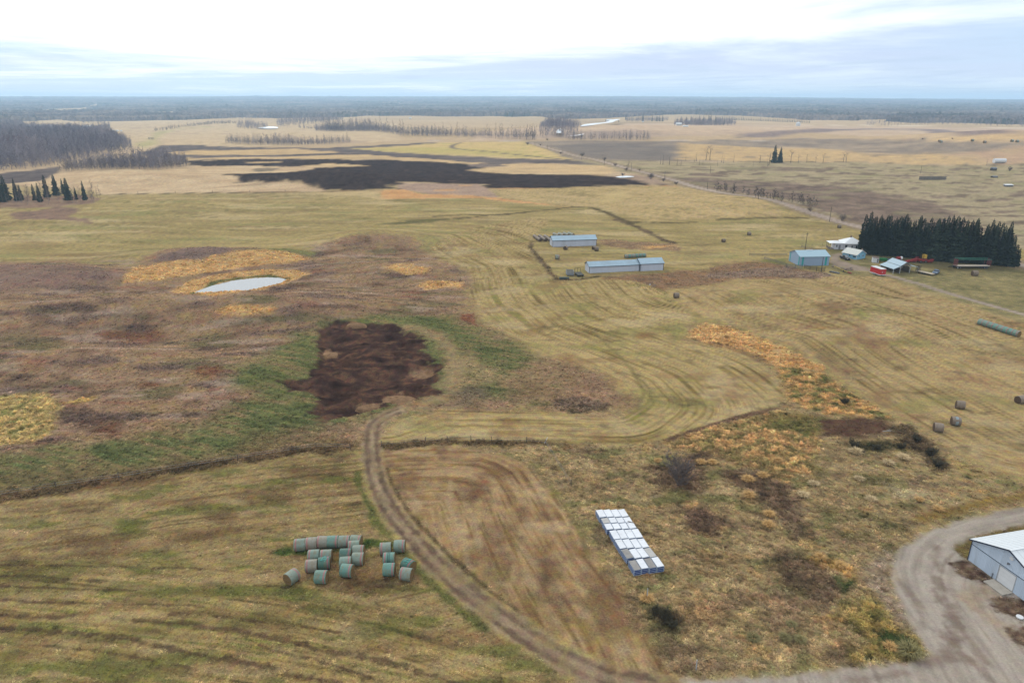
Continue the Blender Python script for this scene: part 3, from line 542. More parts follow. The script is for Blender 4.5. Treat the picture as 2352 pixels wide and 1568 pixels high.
FGP = gp('Y5', [(-600, 520), (0, 440), (700, 345), (1600, 205), (2060, 180), (2120, 380), (2330, 760), (2700, 1050), (3300, 1420), (3600, 2600), (-1600, 2600), (-1600, 620)])
region(None, FGP, ((92, 98, 48), (110, 112, 58)), sc=(7.0, 2.0), soft=2, rag=1.5, op=0.75, nm=(14, 4, 0.06, 0.32), tall=.12)
region(None, FGP, ((104, 80, 56), (122, 96, 66)), sc=(8.0, 2.5), soft=2, rag=1.5, op=0.5, nm=(16, 5, 0.08, 0.32))
region(None, FGP, ((158, 138, 96), (168, 148, 106)), sc=(6.0, 1.75), soft=2, rag=1.5, op=0.6, nm=(12, 3.5, 0.12, 0.36))
region(None, FGP, ((68, 56, 40), (84, 68, 48)), sc=(3.5, 0.8), soft=2, rag=1.5, op=0.35, nm=(7, 1.6, 0.22, 0.42))
for (bx, by, bw, bh, cc) in ((1580, 420, 200, 60, 0), (1300, 540, 130, 40, 0), (480, 500, 150, 26, 0), (600, 720, 280, 60, 0), (120, 830, 160, 40, 0), (1830, 270, 150, 22, 0), (1050, 960, 80, 40, 1), (1100, 990, 320, 26, 1), (300, 880, 120, 26, 1), (1700, 990, 160, 22, 1), (2000, 1060, 160, 36, 1), (2250, 1220, 120, 40, 1), (770, 590, 45, 26, 1), (700, 830, 420, 20, 1), (2000, 180, 90, 30, 3), (2050, 920, 150, 30, 0), (2150, 985, 120, 24, 0), (400, 960, 380, 18, 1), (1500, 560, 120, 20, 2), (900, 700, 180, 40, 2), (1600, 1150, 300, 26, 1)):
    region('Y5', [(bx + bw * math.cos(k * .7854), by + bh * math.sin(k * .7854)) for k in range(8)], (((82, 62, 44), (100, 78, 54)), ((74, 82, 38), (92, 96, 46)), ((146, 122, 82), (156, 132, 90)), ((70, 52, 44), (84, 64, 50)))[cc], soft=1.8, rag=2.4, ragw=(5, 3), op=.6, sc=(4, 3))
SOIL = ((58, 44, 36), (74, 56, 46), (90, 70, 54))
for (pts, wd) in (([(790, 1150), (1000, 1162), (1250, 1185), (1500, 1225), (1700, 1270), (1900, 1320), (2150, 1365), (2400, 1430), (2700, 1520)], 1.0), ([(0, 1195), (300, 1212), (560, 1235), (800, 1265), (1000, 1310), (1180, 1350), (1400, 1390), (1650, 1440), (1900, 1500), (2100, 1560)], .9), ([(0, 1115), (200, 1130), (420, 1120)], .7), ([(0, 945), (400, 960), (800, 970)], .5), ([(900, 840), (1100, 838), (1250, 850)], .5), ([(1250, 1120), (1450, 1140), (1560, 1160)], .5), ([(1780, 1185), (2000, 1220)], .5), ([(0, 885), (250, 890), (420, 910), (620, 910)], .6), ([(1450, 1250), (1600, 1320), (1900, 1390), (2200, 1490)], .45), ([(0, 1025), (250, 1040), (650, 1050), (1200, 1060)], .5), ([(0, 820), (350, 825), (800, 832)], .4), ([(1500, 940), (1700, 950)], .5), ([(2060, 910), (2250, 940), (2352, 965)], 1.2), ([(200, 1290), (600, 1330), (1100, 1420)], .35), ([(1000, 1110), (1100, 1105)], .6)):
    stroke('Y5', pts, wd * .75, SOIL, soft=wd * .3, rag=wd * .8, ragw=(2.0, 1.2), op=.7)
stroke('Y5', [(180, 520), (150, 600), (150, 640)], .5, ((150, 130, 92),), soft=.4, rag=.2, op=.5); stroke('Y5', [(210, 590), (230, 660)], .5, ((150, 130, 92),), soft=.4, rag=.2, op=.5)
GLINE = gp('Y5', [(-500, 480), (0, 425), (330, 375), (700, 318), (1120, 250), (1400, 205), (1700, 160), (2060, 130)])
stroke(None, GLINE, 3.2, ((70, 58, 40), (96, 80, 54), (120, 98, 68)), soft=1, rag=1.6, ragw=(4, 3), tall=.55, curve=3)
region('Y5', [(480, 350), (850, 310), (1050, 320), (800, 360), (500, 380)], ((88, 64, 44), (104, 78, 52)), soft=1.2, rag=1.6, ragw=(6, 3), op=.6)
# green weeds round the wrapped bales
region('Z7', [(60, 560), (200, 490), (420, 425), (440, 510), (700, 490), (1000, 470), (1160, 480), (1000, 540), (600, 560), (250, 560)], ((58, 76, 34), (76, 94, 44), (92, 102, 52)), soft=.4, rag=.7, ragw=(2, 2), tall=.3, sc=(2, 2))
region('Z7', [(1330, 330), (1500, 345), (1760, 400), (1780, 470), (1560, 465), (1370, 470)], ((58, 76, 34), (76, 94, 44), (92, 102, 52)), soft=.4, rag=.7, ragw=(2, 2), tall=.3, sc=(2, 2))
region('Z7', [(700, 850), (1000, 840), (1300, 870), (1700, 900), (1700, 1000), (1200, 960), (900, 940)], ((70, 62, 40), (92, 78, 50)), soft=1, rag=1.5, ragw=(3, 2), op=.6)
region('Z7', [(900, 560), (1060, 500), (1060, 840), (1600, 560), (1620, 860), (1250, 880), (950, 820), (880, 700)], ((120, 92, 58), (140, 108, 68)), soft=1, rag=1.5, ragw=(3, 2), op=.6)
# foreground loop field ---------------------------------------------------------
LOOP = gp('Y6', [(190, 150), (320, 130), (620, 128), (860, 140), (1000, 175), (1120, 250), (1220, 370), (1330, 520), (1400, 640), (1480, 760), (1590, 900), (1700, 1030), (1830, 1180), (1930, 1330), (2010, 1470), (2060, 1540), (1800, 1520), (1600, 1450), (1350, 1330), (1100, 1200), (860, 1020), (680, 860), (520, 720), (370, 590), (300, 500), (240, 360), (200, 240)])
LOOPC = ((112, 88, 60), (134, 108, 72), (148, 122, 84), (160, 134, 96), (166, 142, 104), (136, 116, 74), (128, 98, 68))
region(None, LOOP, LOOPC, sc=(9, 9), st=dict(v=gp('Y6', [(180, 130), (320, 118), (620, 112), (860, 122), (1010, 165), (1140, 240), (1250, 370), (1350, 520), (1430, 640), (1510, 760), (1620, 900), (1730, 1030), (1860, 1180), (1960, 1330), (2060, 1500)]), W=.95, L=13, amt=.62), soft=.8, rag=1, ragw=(4, 4), tall=.05, con=1.2)
region(None, LOOP, ((112, 100, 58), (126, 112, 66)), sc=(5.0, 4.0), soft=2, rag=1.5, op=0.55, nm=(10, 8, 0.1, 0.36))
region(None, LOOP, ((108, 80, 60), (124, 94, 70)), sc=(4.5, 4.0), soft=2, rag=1.5, op=0.6, nm=(9, 8, 0.1, 0.36))
region(None, LOOP, ((172, 150, 114), (182, 160, 124)), sc=(4.0, 3.0), soft=2, rag=1.5, op=0.55, nm=(8, 6, 0.12, 0.38))
for (bx, by, bw, bh, cc) in ((440, 240, 60, 26, 0), (330, 390, 90, 40, 0), (900, 280, 120, 40, 0), (760, 400, 70, 60, 0), (820, 670, 60, 40, 0), (940, 650, 40, 60, 0), (1200, 830, 70, 90, 0), (1190, 980, 60, 70, 0), (1130, 1080, 60, 60, 1), (900, 900, 130, 90, 1), (1350, 1060, 90, 60, 0), (780, 250, 60, 14, 0), (1180, 540, 40, 60, 0)):
    region('Y6', [(bx + bw * math.cos(k * .7854), by + bh * math.sin(k * .7854)) for k in range(8)], (((92, 68, 50), (112, 84, 60)), ((104, 90, 54), (118, 102, 62)))[cc], soft=2, rag=2.4, ragw=(4, 4), op=.6, sc=(4, 4))
for pts in ([(610, 340), (600, 480), (640, 560), (690, 700), (720, 860)], [(700, 470), (760, 600), (790, 740)], [(350, 400), (420, 480)], [(1000, 860), (980, 960), (900, 960)]):
    stroke('Y6', pts, .7, ((166, 146, 112), (176, 156, 120)), soft=.6, rag=.4, op=.55)
for pts in ([(1160, 300), (1260, 420), (1340, 540), (1400, 660), (1440, 780)], [(1080, 190), (1160, 300)]):
    stroke('Y6', pts, 1.1, ((84, 82, 44), (100, 96, 52)), soft=.8, rag=.6, op=.7, tall=.12)
stroke('Y6', [(1560, 900), (1640, 1000), (1740, 1120), (1830, 1230)], 2.2, ((88, 66, 46), (106, 82, 56)), soft=1.2, rag=1, op=.7)
stroke('Y6', [(1040, 680), (1100, 760), (1190, 870), (1180, 1000), (1260, 1100), (1340, 1190)], .9, ((84, 64, 48), (100, 76, 54)), soft=.8, rag=.7, op=.55)
# dividing weed line of the middle fence
FENCE2 = gp('Y6', [(190, 128), (400, 112), (620, 102), (900, 108), (1190, 120), (1500, 150), (1700, 165), (1860, 160)])
stroke(None, FENCE2, 2.6, ((74, 62, 42), (98, 82, 56), (118, 98, 72)), soft=.8, rag=1.3, ragw=(4, 3), tall=.5, curve=3)
# the rough meadow and swale --------------------------------------------------
MEAD = ((104, 90, 62), (126, 110, 76), (144, 126, 88), (156, 136, 96), (136, 126, 84), (166, 142, 100))
MW = dict(v=(.45, .9), W=.8, L=4.5, amt=.45)
region('A', [(1592, 756), (1680, 746), (1800, 792), (1890, 852), (1990, 930), (2130, 990), (2210, 1058), (2360, 1104), (2700, 1180), (2700, 1250), (2352, 1163), (2250, 1182), (2150, 1212), (2080, 1248), (2046, 1290), (2052, 1350), (2078, 1420), (2120, 1480), (2136, 1500), (1980, 1532), (1720, 1556), (1555, 1548), (1510, 1480), (1440, 1370), (1380, 1270), (1300, 1160), (1235, 1075), (1180, 1045), (1090, 1030), (1200, 1022), (1490, 1020), (1600, 990), (1790, 932), (1802, 890), (1770, 850), (1700, 802), (1592, 782)], MEAD, sc=(9, 6), st=MW, soft=1.5, rag=1.8, ragw=(4, 4), tall=.36, cls='rough_meadow', con=1.1)
MDP = RGS[-1]['p']
region(None, MDP, ((92, 98, 56), (112, 112, 66)), sc=(4.5, 2.5), soft=2, rag=1.5, op=0.7, nm=(9, 5, 0.06, 0.32))
region(None, MDP, ((104, 86, 68), (120, 100, 80)), sc=(5.0, 3.0), soft=2, rag=1.5, op=0.6, nm=(10, 6, 0.1, 0.36), tall=.4)
region(None, MDP, ((164, 144, 104), (176, 156, 116)), sc=(4.0, 2.0), soft=2, rag=1.5, op=0.65, nm=(8, 4, 0.12, 0.36))
region(None, MDP, ((150, 122, 78), (166, 136, 88)), sc=(2.5, 1.5), soft=2, rag=1.5, op=0.6, nm=(5, 3, 0.16, 0.38))
region('Y8', [(370, 440), (380, 400), (480, 355), (600, 380), (700, 400), (850, 460), (1000, 540), (1160, 610), (1150, 640), (1000, 630), (880, 610), (760, 540), (560, 500)], GOLD, sc=(6, 4), soft=1, rag=1.6, ragw=(4, 4), tall=.75)
region('Y8', [(420, 470), (560, 470), (700, 520), (820, 560), (870, 620), (700, 540), (540, 500)], ((110, 84, 60), (136, 106, 74)), soft=1, rag=1.5, ragw=(4, 3), op=.6)
region('Y8', [(880, 610), (1000, 620), (1160, 650), (1300, 740), (1480, 850), (1560, 920), (1350, 910), (1200, 900), (1050, 850), (950, 800), (930, 700)], ((92, 96, 52), (120, 114, 66), (156, 128, 78), (182, 146, 90), (190, 154, 98)), sc=(4, 3), soft=1.2, rag=1.8, ragw=(4, 3), tall=.6, con=1.4)
region('Y4', [(220, 250), (420, 180), (700, 110), (900, 60), (1100, 100), (1150, 200), (1150, 300), (1100, 420), (950, 480), (800, 420), (640, 360), (400, 300)], ((146, 118, 72), (170, 138, 86), (182, 150, 98), (116, 110, 64), (154, 128, 82), (128, 116, 72)), sc=(5, 4), soft=1.5, rag=2.4, ragw=(4, 4), tall=.65, con=1.3)
region('Y4', [(760, 100), (1000, 80), (1180, 100), (1180, 180), (1100, 230), (980, 180), (820, 160)], ((80, 84, 42), (100, 100, 52)), soft=1.5, rag=2, ragw=(4, 3), tall=.5, op=.7)
region('Y4', [(1150, 170), (1180, 110), (1350, 100), (1520, 120), (1560, 170), (1480, 210), (1300, 215), (1180, 205)], ((76, 56, 44), (90, 68, 53), (104, 82, 62)), sc=(4, 3), soft=1.4, rag=1.8, ragw=(4, 3), tall=.3, con=1)
region('Y4', [(1270, 260), (1400, 245), (1560, 240), (1620, 280), (1500, 310), (1350, 300)], ((44, 48, 30), (60, 62, 38)), soft=1, rag=1.4, ragw=(3, 3), tall=.6, op=.85)
region('Y4', [(1540, 150), (1680, 150), (1780, 230), (1850, 320), (1900, 400), (1820, 420), (1740, 330), (1640, 260)], ((60, 50, 40), (80, 66, 50), (92, 90, 56)), soft=1, rag=1.6, ragw=(4, 3), tall=.7, op=.85)
region('Y4', [(1960, 370), (2150, 430), (2250, 470), (2100, 470), (1980, 420)], ((170, 146, 90), (150, 134, 84)), soft=1.2, rag=1.5, op=.6)
BRN = ((70, 55, 44), (90, 72, 58), (106, 86, 68), (118, 98, 76))
for (reg, pts) in (('Y4', [(110, 400), (250, 380), (420, 300), (560, 300), (480, 420), (440, 540), (300, 540), (180, 500)]), ('Y4', [(320, 660), (480, 640), (540, 740), (500, 800), (400, 760)]), ('Y4', [(560, 420), (760, 420), (1000, 520), (980, 640), (1100, 780), (1000, 830), (900, 720), (760, 560)]),
                   ('Y7', [(1180, 360), (1400, 380), (1560, 480), (1640, 620), (1560, 720), (1380, 640), (1250, 560), (1160, 440)]), ('Y7', [(560, 60), (740, 80), (860, 160), (780, 240), (650, 200), (540, 130)]), ('Y7', [(380, 880), (480, 880), (640, 1040), (620, 1130), (520, 1120), (460, 1040)]), ('Y7', [(1640, 980), (1800, 960), (1860, 1040), (1700, 1080), (1560, 1060)])):
    region(reg, pts, BRN, sc=(4, 3), soft=1.4, rag=2.2, ragw=(4, 3), tall=.6, op=.8)
region('Y7', [(320, 730), (420, 740), (520, 760), (540, 820), (480, 880), (400, 850), (340, 790)], ((44, 38, 30), (62, 54, 42), (80, 70, 52)), soft=.6, rag=1, ragw=(3, 2), tall=.8, op=.9)
region('Y7', [(520, 700), (760, 660), (860, 760), (760, 850), (600, 800)], ((150, 124, 84), (166, 140, 98)), soft=1.5, rag=2, ragw=(4, 3), op=.7, tall=.5)
region('Y7', [(1060, 700), (1200, 640), (1320, 740), (1400, 900), (1200, 900), (1080, 800)], ((128, 108, 80), (146, 122, 92)), soft=2, rag=2.5, ragw=(4, 3), op=.7, tall=.35)
region('Y7', [(1560, 780), (1750, 620), (1900, 700), (2050, 860), (2200, 1010), (2080, 1090), (1850, 1090), (1700, 1060), (1780, 950)], ((84, 84, 42), (116, 108, 56), (150, 132, 70), (166, 146, 80), (70, 74, 38)), sc=(3, 2.5), soft=1.2, rag=1.6, ragw=(3, 3), tall=.55, con=1.4)
region('Y7', [(1880, 870), (1960, 880), (2070, 930), (2080, 990), (1960, 990), (1870, 940)], ((52, 66, 36), (68, 82, 44)), soft=.5, rag=.8, ragw=(2, 2), tall=.4)
region('Y7', [(1590, 520), (1640, 560), (1700, 540), (1680, 600), (1630, 640), (1600, 590)], ((58, 72, 36), (76, 88, 44)), soft=.6, rag=.8, tall=.4)
region('Y7', [(1420, 400), (1520, 380), (1700, 450), (1680, 520), (1540, 470)], ((160, 132, 66), (184, 146, 78)), soft=.8, rag=1.2, ragw=(3, 3), tall=.6, op=.8)
region('Y4', [(1560, 500), (1700, 520), (1860, 560), (1760, 600), (1600, 590)], ((160, 146, 112), (172, 158, 122)), soft=1.5, rag=2, ragw=(4, 2), tall=.4, op=.7)
for (bx, by, bw, bh) in ((1450, 470, 110, 40), (1330, 790, 70, 26), (1560, 740, 90, 26), (1900, 670, 60, 14), (1300, 660, 120, 30), (1650, 620, 90, 22), (1150, 430, 60, 26)):
    region('Y4', [(bx + bw * math.cos(k * .7854), by + bh * math.sin(k * .7854)) for k in range(8)], ((74, 78, 40), (94, 94, 50)), soft=1.5, rag=2, ragw=(4, 3), tall=.45, op=.6)
region('Y7', [(1800, 420), (1960, 330), (1960, 560), (2050, 760), (2130, 900), (2000, 830), (1880, 680), (1780, 520)], ((112, 96, 78), (136, 120, 100), (150, 136, 116), (100, 80, 62)), sc=(2.5, 2), soft=1, rag=1.6, ragw=(2, 2), tall=.22, op=.85, con=1.3)
stroke('Y4', [(1750, 700), (1900, 660), (2150, 600), (2400, 560)], 2.0, ((124, 104, 58), (140, 118, 66)), soft=.8, rag=.8, tall=.25)
stroke('Y4', [(260, 235), (420, 175), (600, 120), (800, 70), (900, 45)], 1.4, ((96, 76, 58), (116, 92, 70)), soft=.5, rag=.6, tall=.3)
# gravel drive --------------------------------------------------------------------
DRV = ((140, 132, 121), (154, 146, 134), (164, 156, 144), (172, 165, 153), (148, 138, 126))
DV = gp('Y1', [(1700, 150), (1397, 190), (1000, 280), (700, 380), (540, 520), (500, 660), (540, 800), (640, 980), (760, 1150), (900, 1350), (1050, 1600)])
DRIVE = region('A', [(2352, 1163), (2250, 1183), (2150, 1213), (2085, 1248), (2050, 1292), (2054, 1350), (2080, 1420), (2122, 1480), (2138, 1502), (2080, 1518), (1900, 1540), (1700, 1556), (1560, 1562), (1480, 1580), (1480, 1760), (2900, 1760), (2900, 1250), (2700, 1105)], DRV, sc=(6, 5), st=dict(v=DV, W=.9, L=12, amt=.6), soft=.7, rag=.8, ragw=(3, 3), tall=0, cls='gravel_driveway', con=1.0)
region('Y1', [(820, 500), (880, 440), (960, 405), (1100, 360), (1500, 270), (1800, 220), (2400, 300), (2400, 700), (1500, 600), (950, 585)], ((92, 82, 46), (112, 98, 56), (124, 106, 64)), sc=(3, 3), soft=.5, rag=.5, ragw=(2, 2), tall=.14, cls='ground')
for pts in ([(800, 600), (940, 585), (1100, 690), (1170, 750), (1080, 780), (980, 740), (860, 690)], [(1110, 900), (1250, 870), (1400, 900), (1480, 990), (1400, 1040), (1300, 1040), (1180, 1000)], [(1270, 1120), (1400, 1100), (1600, 1200), (1600, 1330), (1400, 1290), (1280, 1200)]):
    region('Y1', pts, ((62, 48, 40), (84, 66, 54), (112, 94, 76), (140, 122, 102)), sc=(1.6, 1.2), soft=.5, rag=1, ragw=(1.6, 1.2), tall=.12, cls='gravel_driveway', con=1.4)
region('Y1', [(980, 780), (1110, 790), (1200, 860), (1100, 900), (1100, 1000), (1250, 1090), (1250, 1200), (1000, 1000), (860, 880)], ((150, 132, 108), (164, 146, 122), (132, 116, 92)), sc=(2, 1.5), soft=1.2, rag=1.4, ragw=(2, 2), op=.7)
for pts, wd in (([(690, 720), (740, 790), (760, 880), (800, 990), (840, 1130), (850, 1230)], 1.5), ([(760, 1180), (840, 1250), (780, 1330)], 1.4)):
    stroke('Y1', pts, wd, ((104, 88, 78), (124, 108, 96)), soft=.8, rag=1.4, ragw=(1.6, 1.4), op=.65)
for pts, wd in (([(700, 480), (690, 580), (720, 660)], .9), ([(400, 740), (470, 840), (540, 960), (590, 1110)], .8), ([(600, 1400), (800, 1370), (950, 1380)], 1.4), ([(0, 1545), (250, 1520), (450, 1490)], .7), ([(900, 1330), (1000, 1420), (1150, 1560)], .7), ([(820, 1010), (930, 1180), (1100, 1400)], .6)):
    stroke('Y1', pts, wd, ((112, 94, 82), (128, 110, 98)), soft=.6, rag=.6, ragw=(2, 2), op=.6)
# dirt track --------------------------------------------------------------------
TRK = smooth_line(gp('Y6', [(300, -90), (190, -40), (140, 20), (132, 100), (135, 200), (150, 300), (180, 390), (240, 500), (300, 590), (380, 680), (480, 790), (580, 890), (690, 990), (800, 1080), (920, 1170), (1060, 1270), (1200, 1360), (1350, 1440), (1520, 1510), (1700, 1560), (1950, 1600)]), 4)
stroke(None, TRK, 3.3, ((124, 107, 84), (146, 128, 101), (162, 144, 115)), soft=.7, rag=1.1, ragw=(3, 3), tall=0, cls='dirt_track', st=dict(v=TRK, W=.8, L=6, amt=.6), curve=1)
for off in (-.95, .95):
    d = np.gradient(TRK, axis=0); nrm = np.stack([-d[:, 1], d[:, 0]], 1) / np.linalg.norm(d, axis=1)[:, None]
    stroke(None, TRK + nrm * off, .85, ((80, 63, 52), (98, 80, 66), (116, 98, 82)), soft=.4, rag=.6, ragw=(1.8, 1.8), op=.8, curve=1, sc=(4, 4), cls='dirt_track')
gl = np.gradient(TRK, axis=0); nl = np.stack([-gl[:, 1], gl[:, 0]], 1) / np.linalg.norm(gl, axis=1)[:, None]
m_ = (TRK[:, 1] < 108) & (TRK[:, 1] > 70)
stroke(None, (TRK - nl * 2.9)[m_], 1.3, ((64, 78, 36), (84, 94, 44), (104, 100, 54)), soft=.5, rag=.9, ragw=(3, 3), op=.75, tall=.18, curve=1)
stroke(None, (TRK + nl * 2.4)[m_], .7, ((62, 54, 38), (80, 70, 46)), soft=.4, rag=.5, ragw=(2, 2), op=.7, tall=.15, curve=1)
stroke(None, TRK, 3.2, ((150, 130, 98), (128, 116, 74)), soft=.6, rag=.8, ragw=(2, 2), op=.7, curve=1, nm=(4, 4, .05, .3), cls='dirt_track')
region('Y6', [(1350, 1400), (1480, 1430), (1500, 1600), (1380, 1600)], ((160, 140, 116), (150, 128, 104)), soft=.8, rag=.9, ragw=(2, 2), op=.5)

# ------------------------------------------------------------------ final heights
DIGRNG = (DIG[:, 0].min() - 2, DIG[:, 0].max() + 2, DIG[:, 1].min() - 2, DIG[:, 1].max() + 2)
def Hf(x, y):
    x = np.asarray(x, float); y = np.asarray(y, float)
    shp = x.shape; x = x.ravel(); y = y.ravel()
    h = H0(x, y)
    ix = np.nonzero((x > DIGRNG[0]) & (x < DIGRNG[1]) & (y > DIGRNG[2]) & (y < DIGRNG[3]))[0]
    if len(ix):
        s = poly_sdf(x[ix], y[ix], DIG)
        k = sstep(-.5, 1.6, s)
        h[ix] += k * (-.6 + 1.1 * np.abs(pn2(x[ix] / 9, y[ix] / 3.4, 3)) - .7 * np.abs(pn2(x[ix] / 3.6, y[ix] / 2.1, 6)) + 1.2 * pn2(x[ix] / 12, y[ix] / 8, 12) + .5 * fbm2(x[ix] / 1.6, y[ix] / 1.3, 3, 13))
    ix = np.nonzero((np.abs(x) < 80) & (y > 55) & (y < 150))[0]
    if len(ix):
        d = line_dist(x[ix], y[ix], TRK)[0]
        h[ix] -= .10 * np.exp(-((d - .95) / .4) ** 2)
    return h.reshape(shp)
def zat(x, y):
    return float(Hf(np.array([x]), np.array([y]))[0])
def P(reg, x, y, zoff=0.0):
    """photo window pixel -> Vector on the ground (for a thing's base), zoff: the pixel shows a point that high above ground"""
    g = gp(reg, [(x, y)], zoff)[0]
    return Vector((g[0], g[1], zat(g[0], g[1])))

# ------------------------------------------------------------------ ground sheet
AZ = np.radians(np.linspace(-57, 57, 1040))
dep = np.radians(np.arange(62, 2.3, -.078))
RR = np.concatenate([CAM_H / np.tan(dep), np.geomspace(CAM_H / math.tan(math.radians(2.3)) * 1.02, 16400, 90)])
na, nr = len(AZ), len(RR)
gx = (RR[:, None] * np.sin(AZ)[None, :]).ravel(); gy = (RR[:, None] * np.cos(AZ)[None, :]).ravel()
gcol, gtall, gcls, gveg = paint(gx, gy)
gz = Hf(gx, gy)
galp = np.where(np.isin(gcls, [CLS.index(c) for c in ('gravel_driveway', 'gravel_road', 'farm_lane')]), .42, np.where(gcls == CLS.index('dirt_track'), .7, 1.0))
rr_ = np.hypot(gx, gy)
nearw = sstep(420, 60, rr_)
lump = (.05 + .30 * gtall) * nearw
gz = gz + lump * (.7 * pn2(gx / 1.1, gy / 1.1, 31) + .5 * pn2(gx / .5, gy / .5, 32)) + .05 * nearw * pn2(gx / 2.5, gy / 2.5, 33)
gz += (gcls == CLS.index('ploughed_field')) * .35 * pn2(gx / 5, gy / 3, 34)

def mesh_np(name, verts, quads, col=None, smooth=True, alpha=None):
    me = bpy.data.meshes.new(name)
    me.vertices.add(len(verts)); me.vertices.foreach_set('co', np.ascontiguousarray(verts, np.float32).ravel())
    k = quads.shape[1]
    me.loops.add(quads.size); me.loops.foreach_set('vertex_index', np.ascontiguousarray(quads, np.int32).ravel())
    me.polygons.add(len(quads)); me.polygons.foreach_set('loop_start', np.arange(0, quads.size, k, dtype=np.int32))
    me.polygons.foreach_set('use_smooth', np.full(len(quads), smooth))
    if col is not None:
        a = me.attributes.new('Col', 'FLOAT_COLOR', 'POINT')
        c4 = np.ones((len(verts), 4), np.float32); c4[:, :3] = col
        if alpha is not None: c4[:, 3] = alpha
        a.data.foreach_set('color', c4.ravel())
    me.update(calc_edges=True)
    return me

def ground_mat():
    m = bpy.data.materials.new('ground_cover'); m.use_nodes = True
    t = m.node_tree; b = t.nodes['Principled BSDF']
    b.inputs['Roughness'].default_value = 1.0; b.inputs['Specular IOR Level'].default_value = 0.0
    at = t.nodes.new('ShaderNodeAttribute'); at.attribute_name = 'Col'
    g = t.nodes.new('ShaderNodeNewGeometry')
    mp = t.nodes.new('ShaderNodeMapping'); mp.inputs['Scale'].default_value = (1, 1.0, .3); mp.inputs['Rotation'].default_value = (0, 0, .3)
    t.links.new(g.outputs['Position'], mp.inputs['Vector'])
    a = noise(t, mp.outputs[0], 3.6, 3, .8); c = noise(t, mp.outputs[0], .55, 3, .65); e = noise(t, mp.outputs[0], .06, 2, .6)
    v = mathn(t, 'ADD', mathn(t, 'MULTIPLY', a, 1.0), mathn(t, 'ADD', mathn(t, 'MULTIPLY', c, .75), mathn(t, 'MULTIPLY', e, .35)))
    v = maprange(t, v, .62, 1.48, .32, 1.68, False)
    v = mathn(t, 'ADD', 1.0, mathn(t, 'MULTIPLY', mathn(t, 'SUBTRACT', v, 1.0), at.outputs['Alpha']))
    hs = t.nodes.new('ShaderNodeHueSaturation'); t.links.new(at.outputs['Color'], hs.inputs['Color']); t.links.new(v, hs.inputs['Value'])
    hn = noise(t, mp.outputs[0], .9, 2, .6)
    t.links.new(maprange(t, hn, .3, .7, .475, .525, False), hs.inputs['Hue'])
    t.links.new(maprange(t, c, .3, .7, .84, 1.06, False), hs.inputs['Saturation'])
    t.links.new(hs.outputs[0], b.inputs['Base Color'])
    bp = t.nodes.new('ShaderNodeBump'); bp.inputs['Strength'].default_value = .6; bp.inputs['Distance'].default_value = .25
    t.links.new(a, bp.inputs['Height']); t.links.new(bp.outputs[0], b.inputs['Normal'])
    return m
GMAT = ground_mat()
i0 = (np.arange(nr - 1)[:, None] * na + np.arange(na - 1)[None, :]).ravel()
quads = np.stack([i0, i0 + 1, i0 + na + 1, i0 + na], 1)
qc = gcls[quads[:, 0]]
verts = np.stack([gx, gy, gz], 1)
for ci, cn in enumerate(CLS):
    q = quads[qc == ci]
    if not len(q): continue
    used, inv = np.unique(q, return_inverse=True)
    me = mesh_np(cn, verts[used], inv.reshape(q.shape), gcol[used], True, galp[used])
    ob = bpy.data.objects.new(cn, me); COL.objects.link(ob)
    me.materials.append(GMAT); ob['kind'] = 'structure'
# ------------------------------------------------------------------ object helpers
def pmat(name, rgb, rough=.75, var=.18, vs=2.0, spec=.3, metal=0.0, bump=0.0, stretch=(1, 1, 1), dirt=None, coord='Object'):
    m = bpy.data.materials.new(name); m.use_nodes = True
    t = m.node_tree; b = t.nodes['Principled BSDF']
    b.inputs['Roughness'].default_value = rough; b.inputs['Specular IOR Level'].default_value = spec; b.inputs['Metallic'].default_value = metal
    tc_ = t.nodes.new('ShaderNodeTexCoord'); oi = t.nodes.new('ShaderNodeObjectInfo')
    mp = t.nodes.new('ShaderNodeMapping'); mp.inputs['Scale'].default_value = stretch
    t.links.new(tc_.outputs[coord], mp.inputs['Vector'])
    cx = t.nodes.new('ShaderNodeCombineXYZ')
    r = mathn(t, 'MULTIPLY', oi.outputs['Random'], 40.0)
    for i in range(3): t.links.new(r, cx.inputs[i])
    t.links.new(cx.outputs[0], mp.inputs['Location'])
    n = noise(t, mp.outputs[0], vs, 5, .65)
    c = alb(*rgb) if max(rgb) > 1 else rgb
    v = maprange(t, n, .25, .75, 1 - var, 1 + var, False)
    v = mathn(t, 'MULTIPLY', v, maprange(t, oi.outputs['Random'], 0, 1, 1 - var * .35, 1 + var * .35, False))
    hs = t.nodes.new('ShaderNodeHueSaturation'); hs.inputs['Color'].default_value = (*c, 1); t.links.new(v, hs.inputs['Value'])
    out = hs.outputs[0]
    if dirt:
        n2_ = noise(t, mp.outputs[0], vs * .45, 4, .6)
        out = mixcol(t, maprange(t, n2_, .52, .72, 0, dirt[1]), out, alb(*dirt[0]))
    t.links.new(out, b.inputs['Base Color'])
    if bump:
        bp = t.nodes.new('ShaderNodeBump'); bp.inputs['Strength'].default_value = bump; bp.inputs['Distance'].default_value = .05
        t.links.new(n, bp.inputs['Height']); t.links.new(bp.outputs[0], b.inputs['Normal'])
    return m
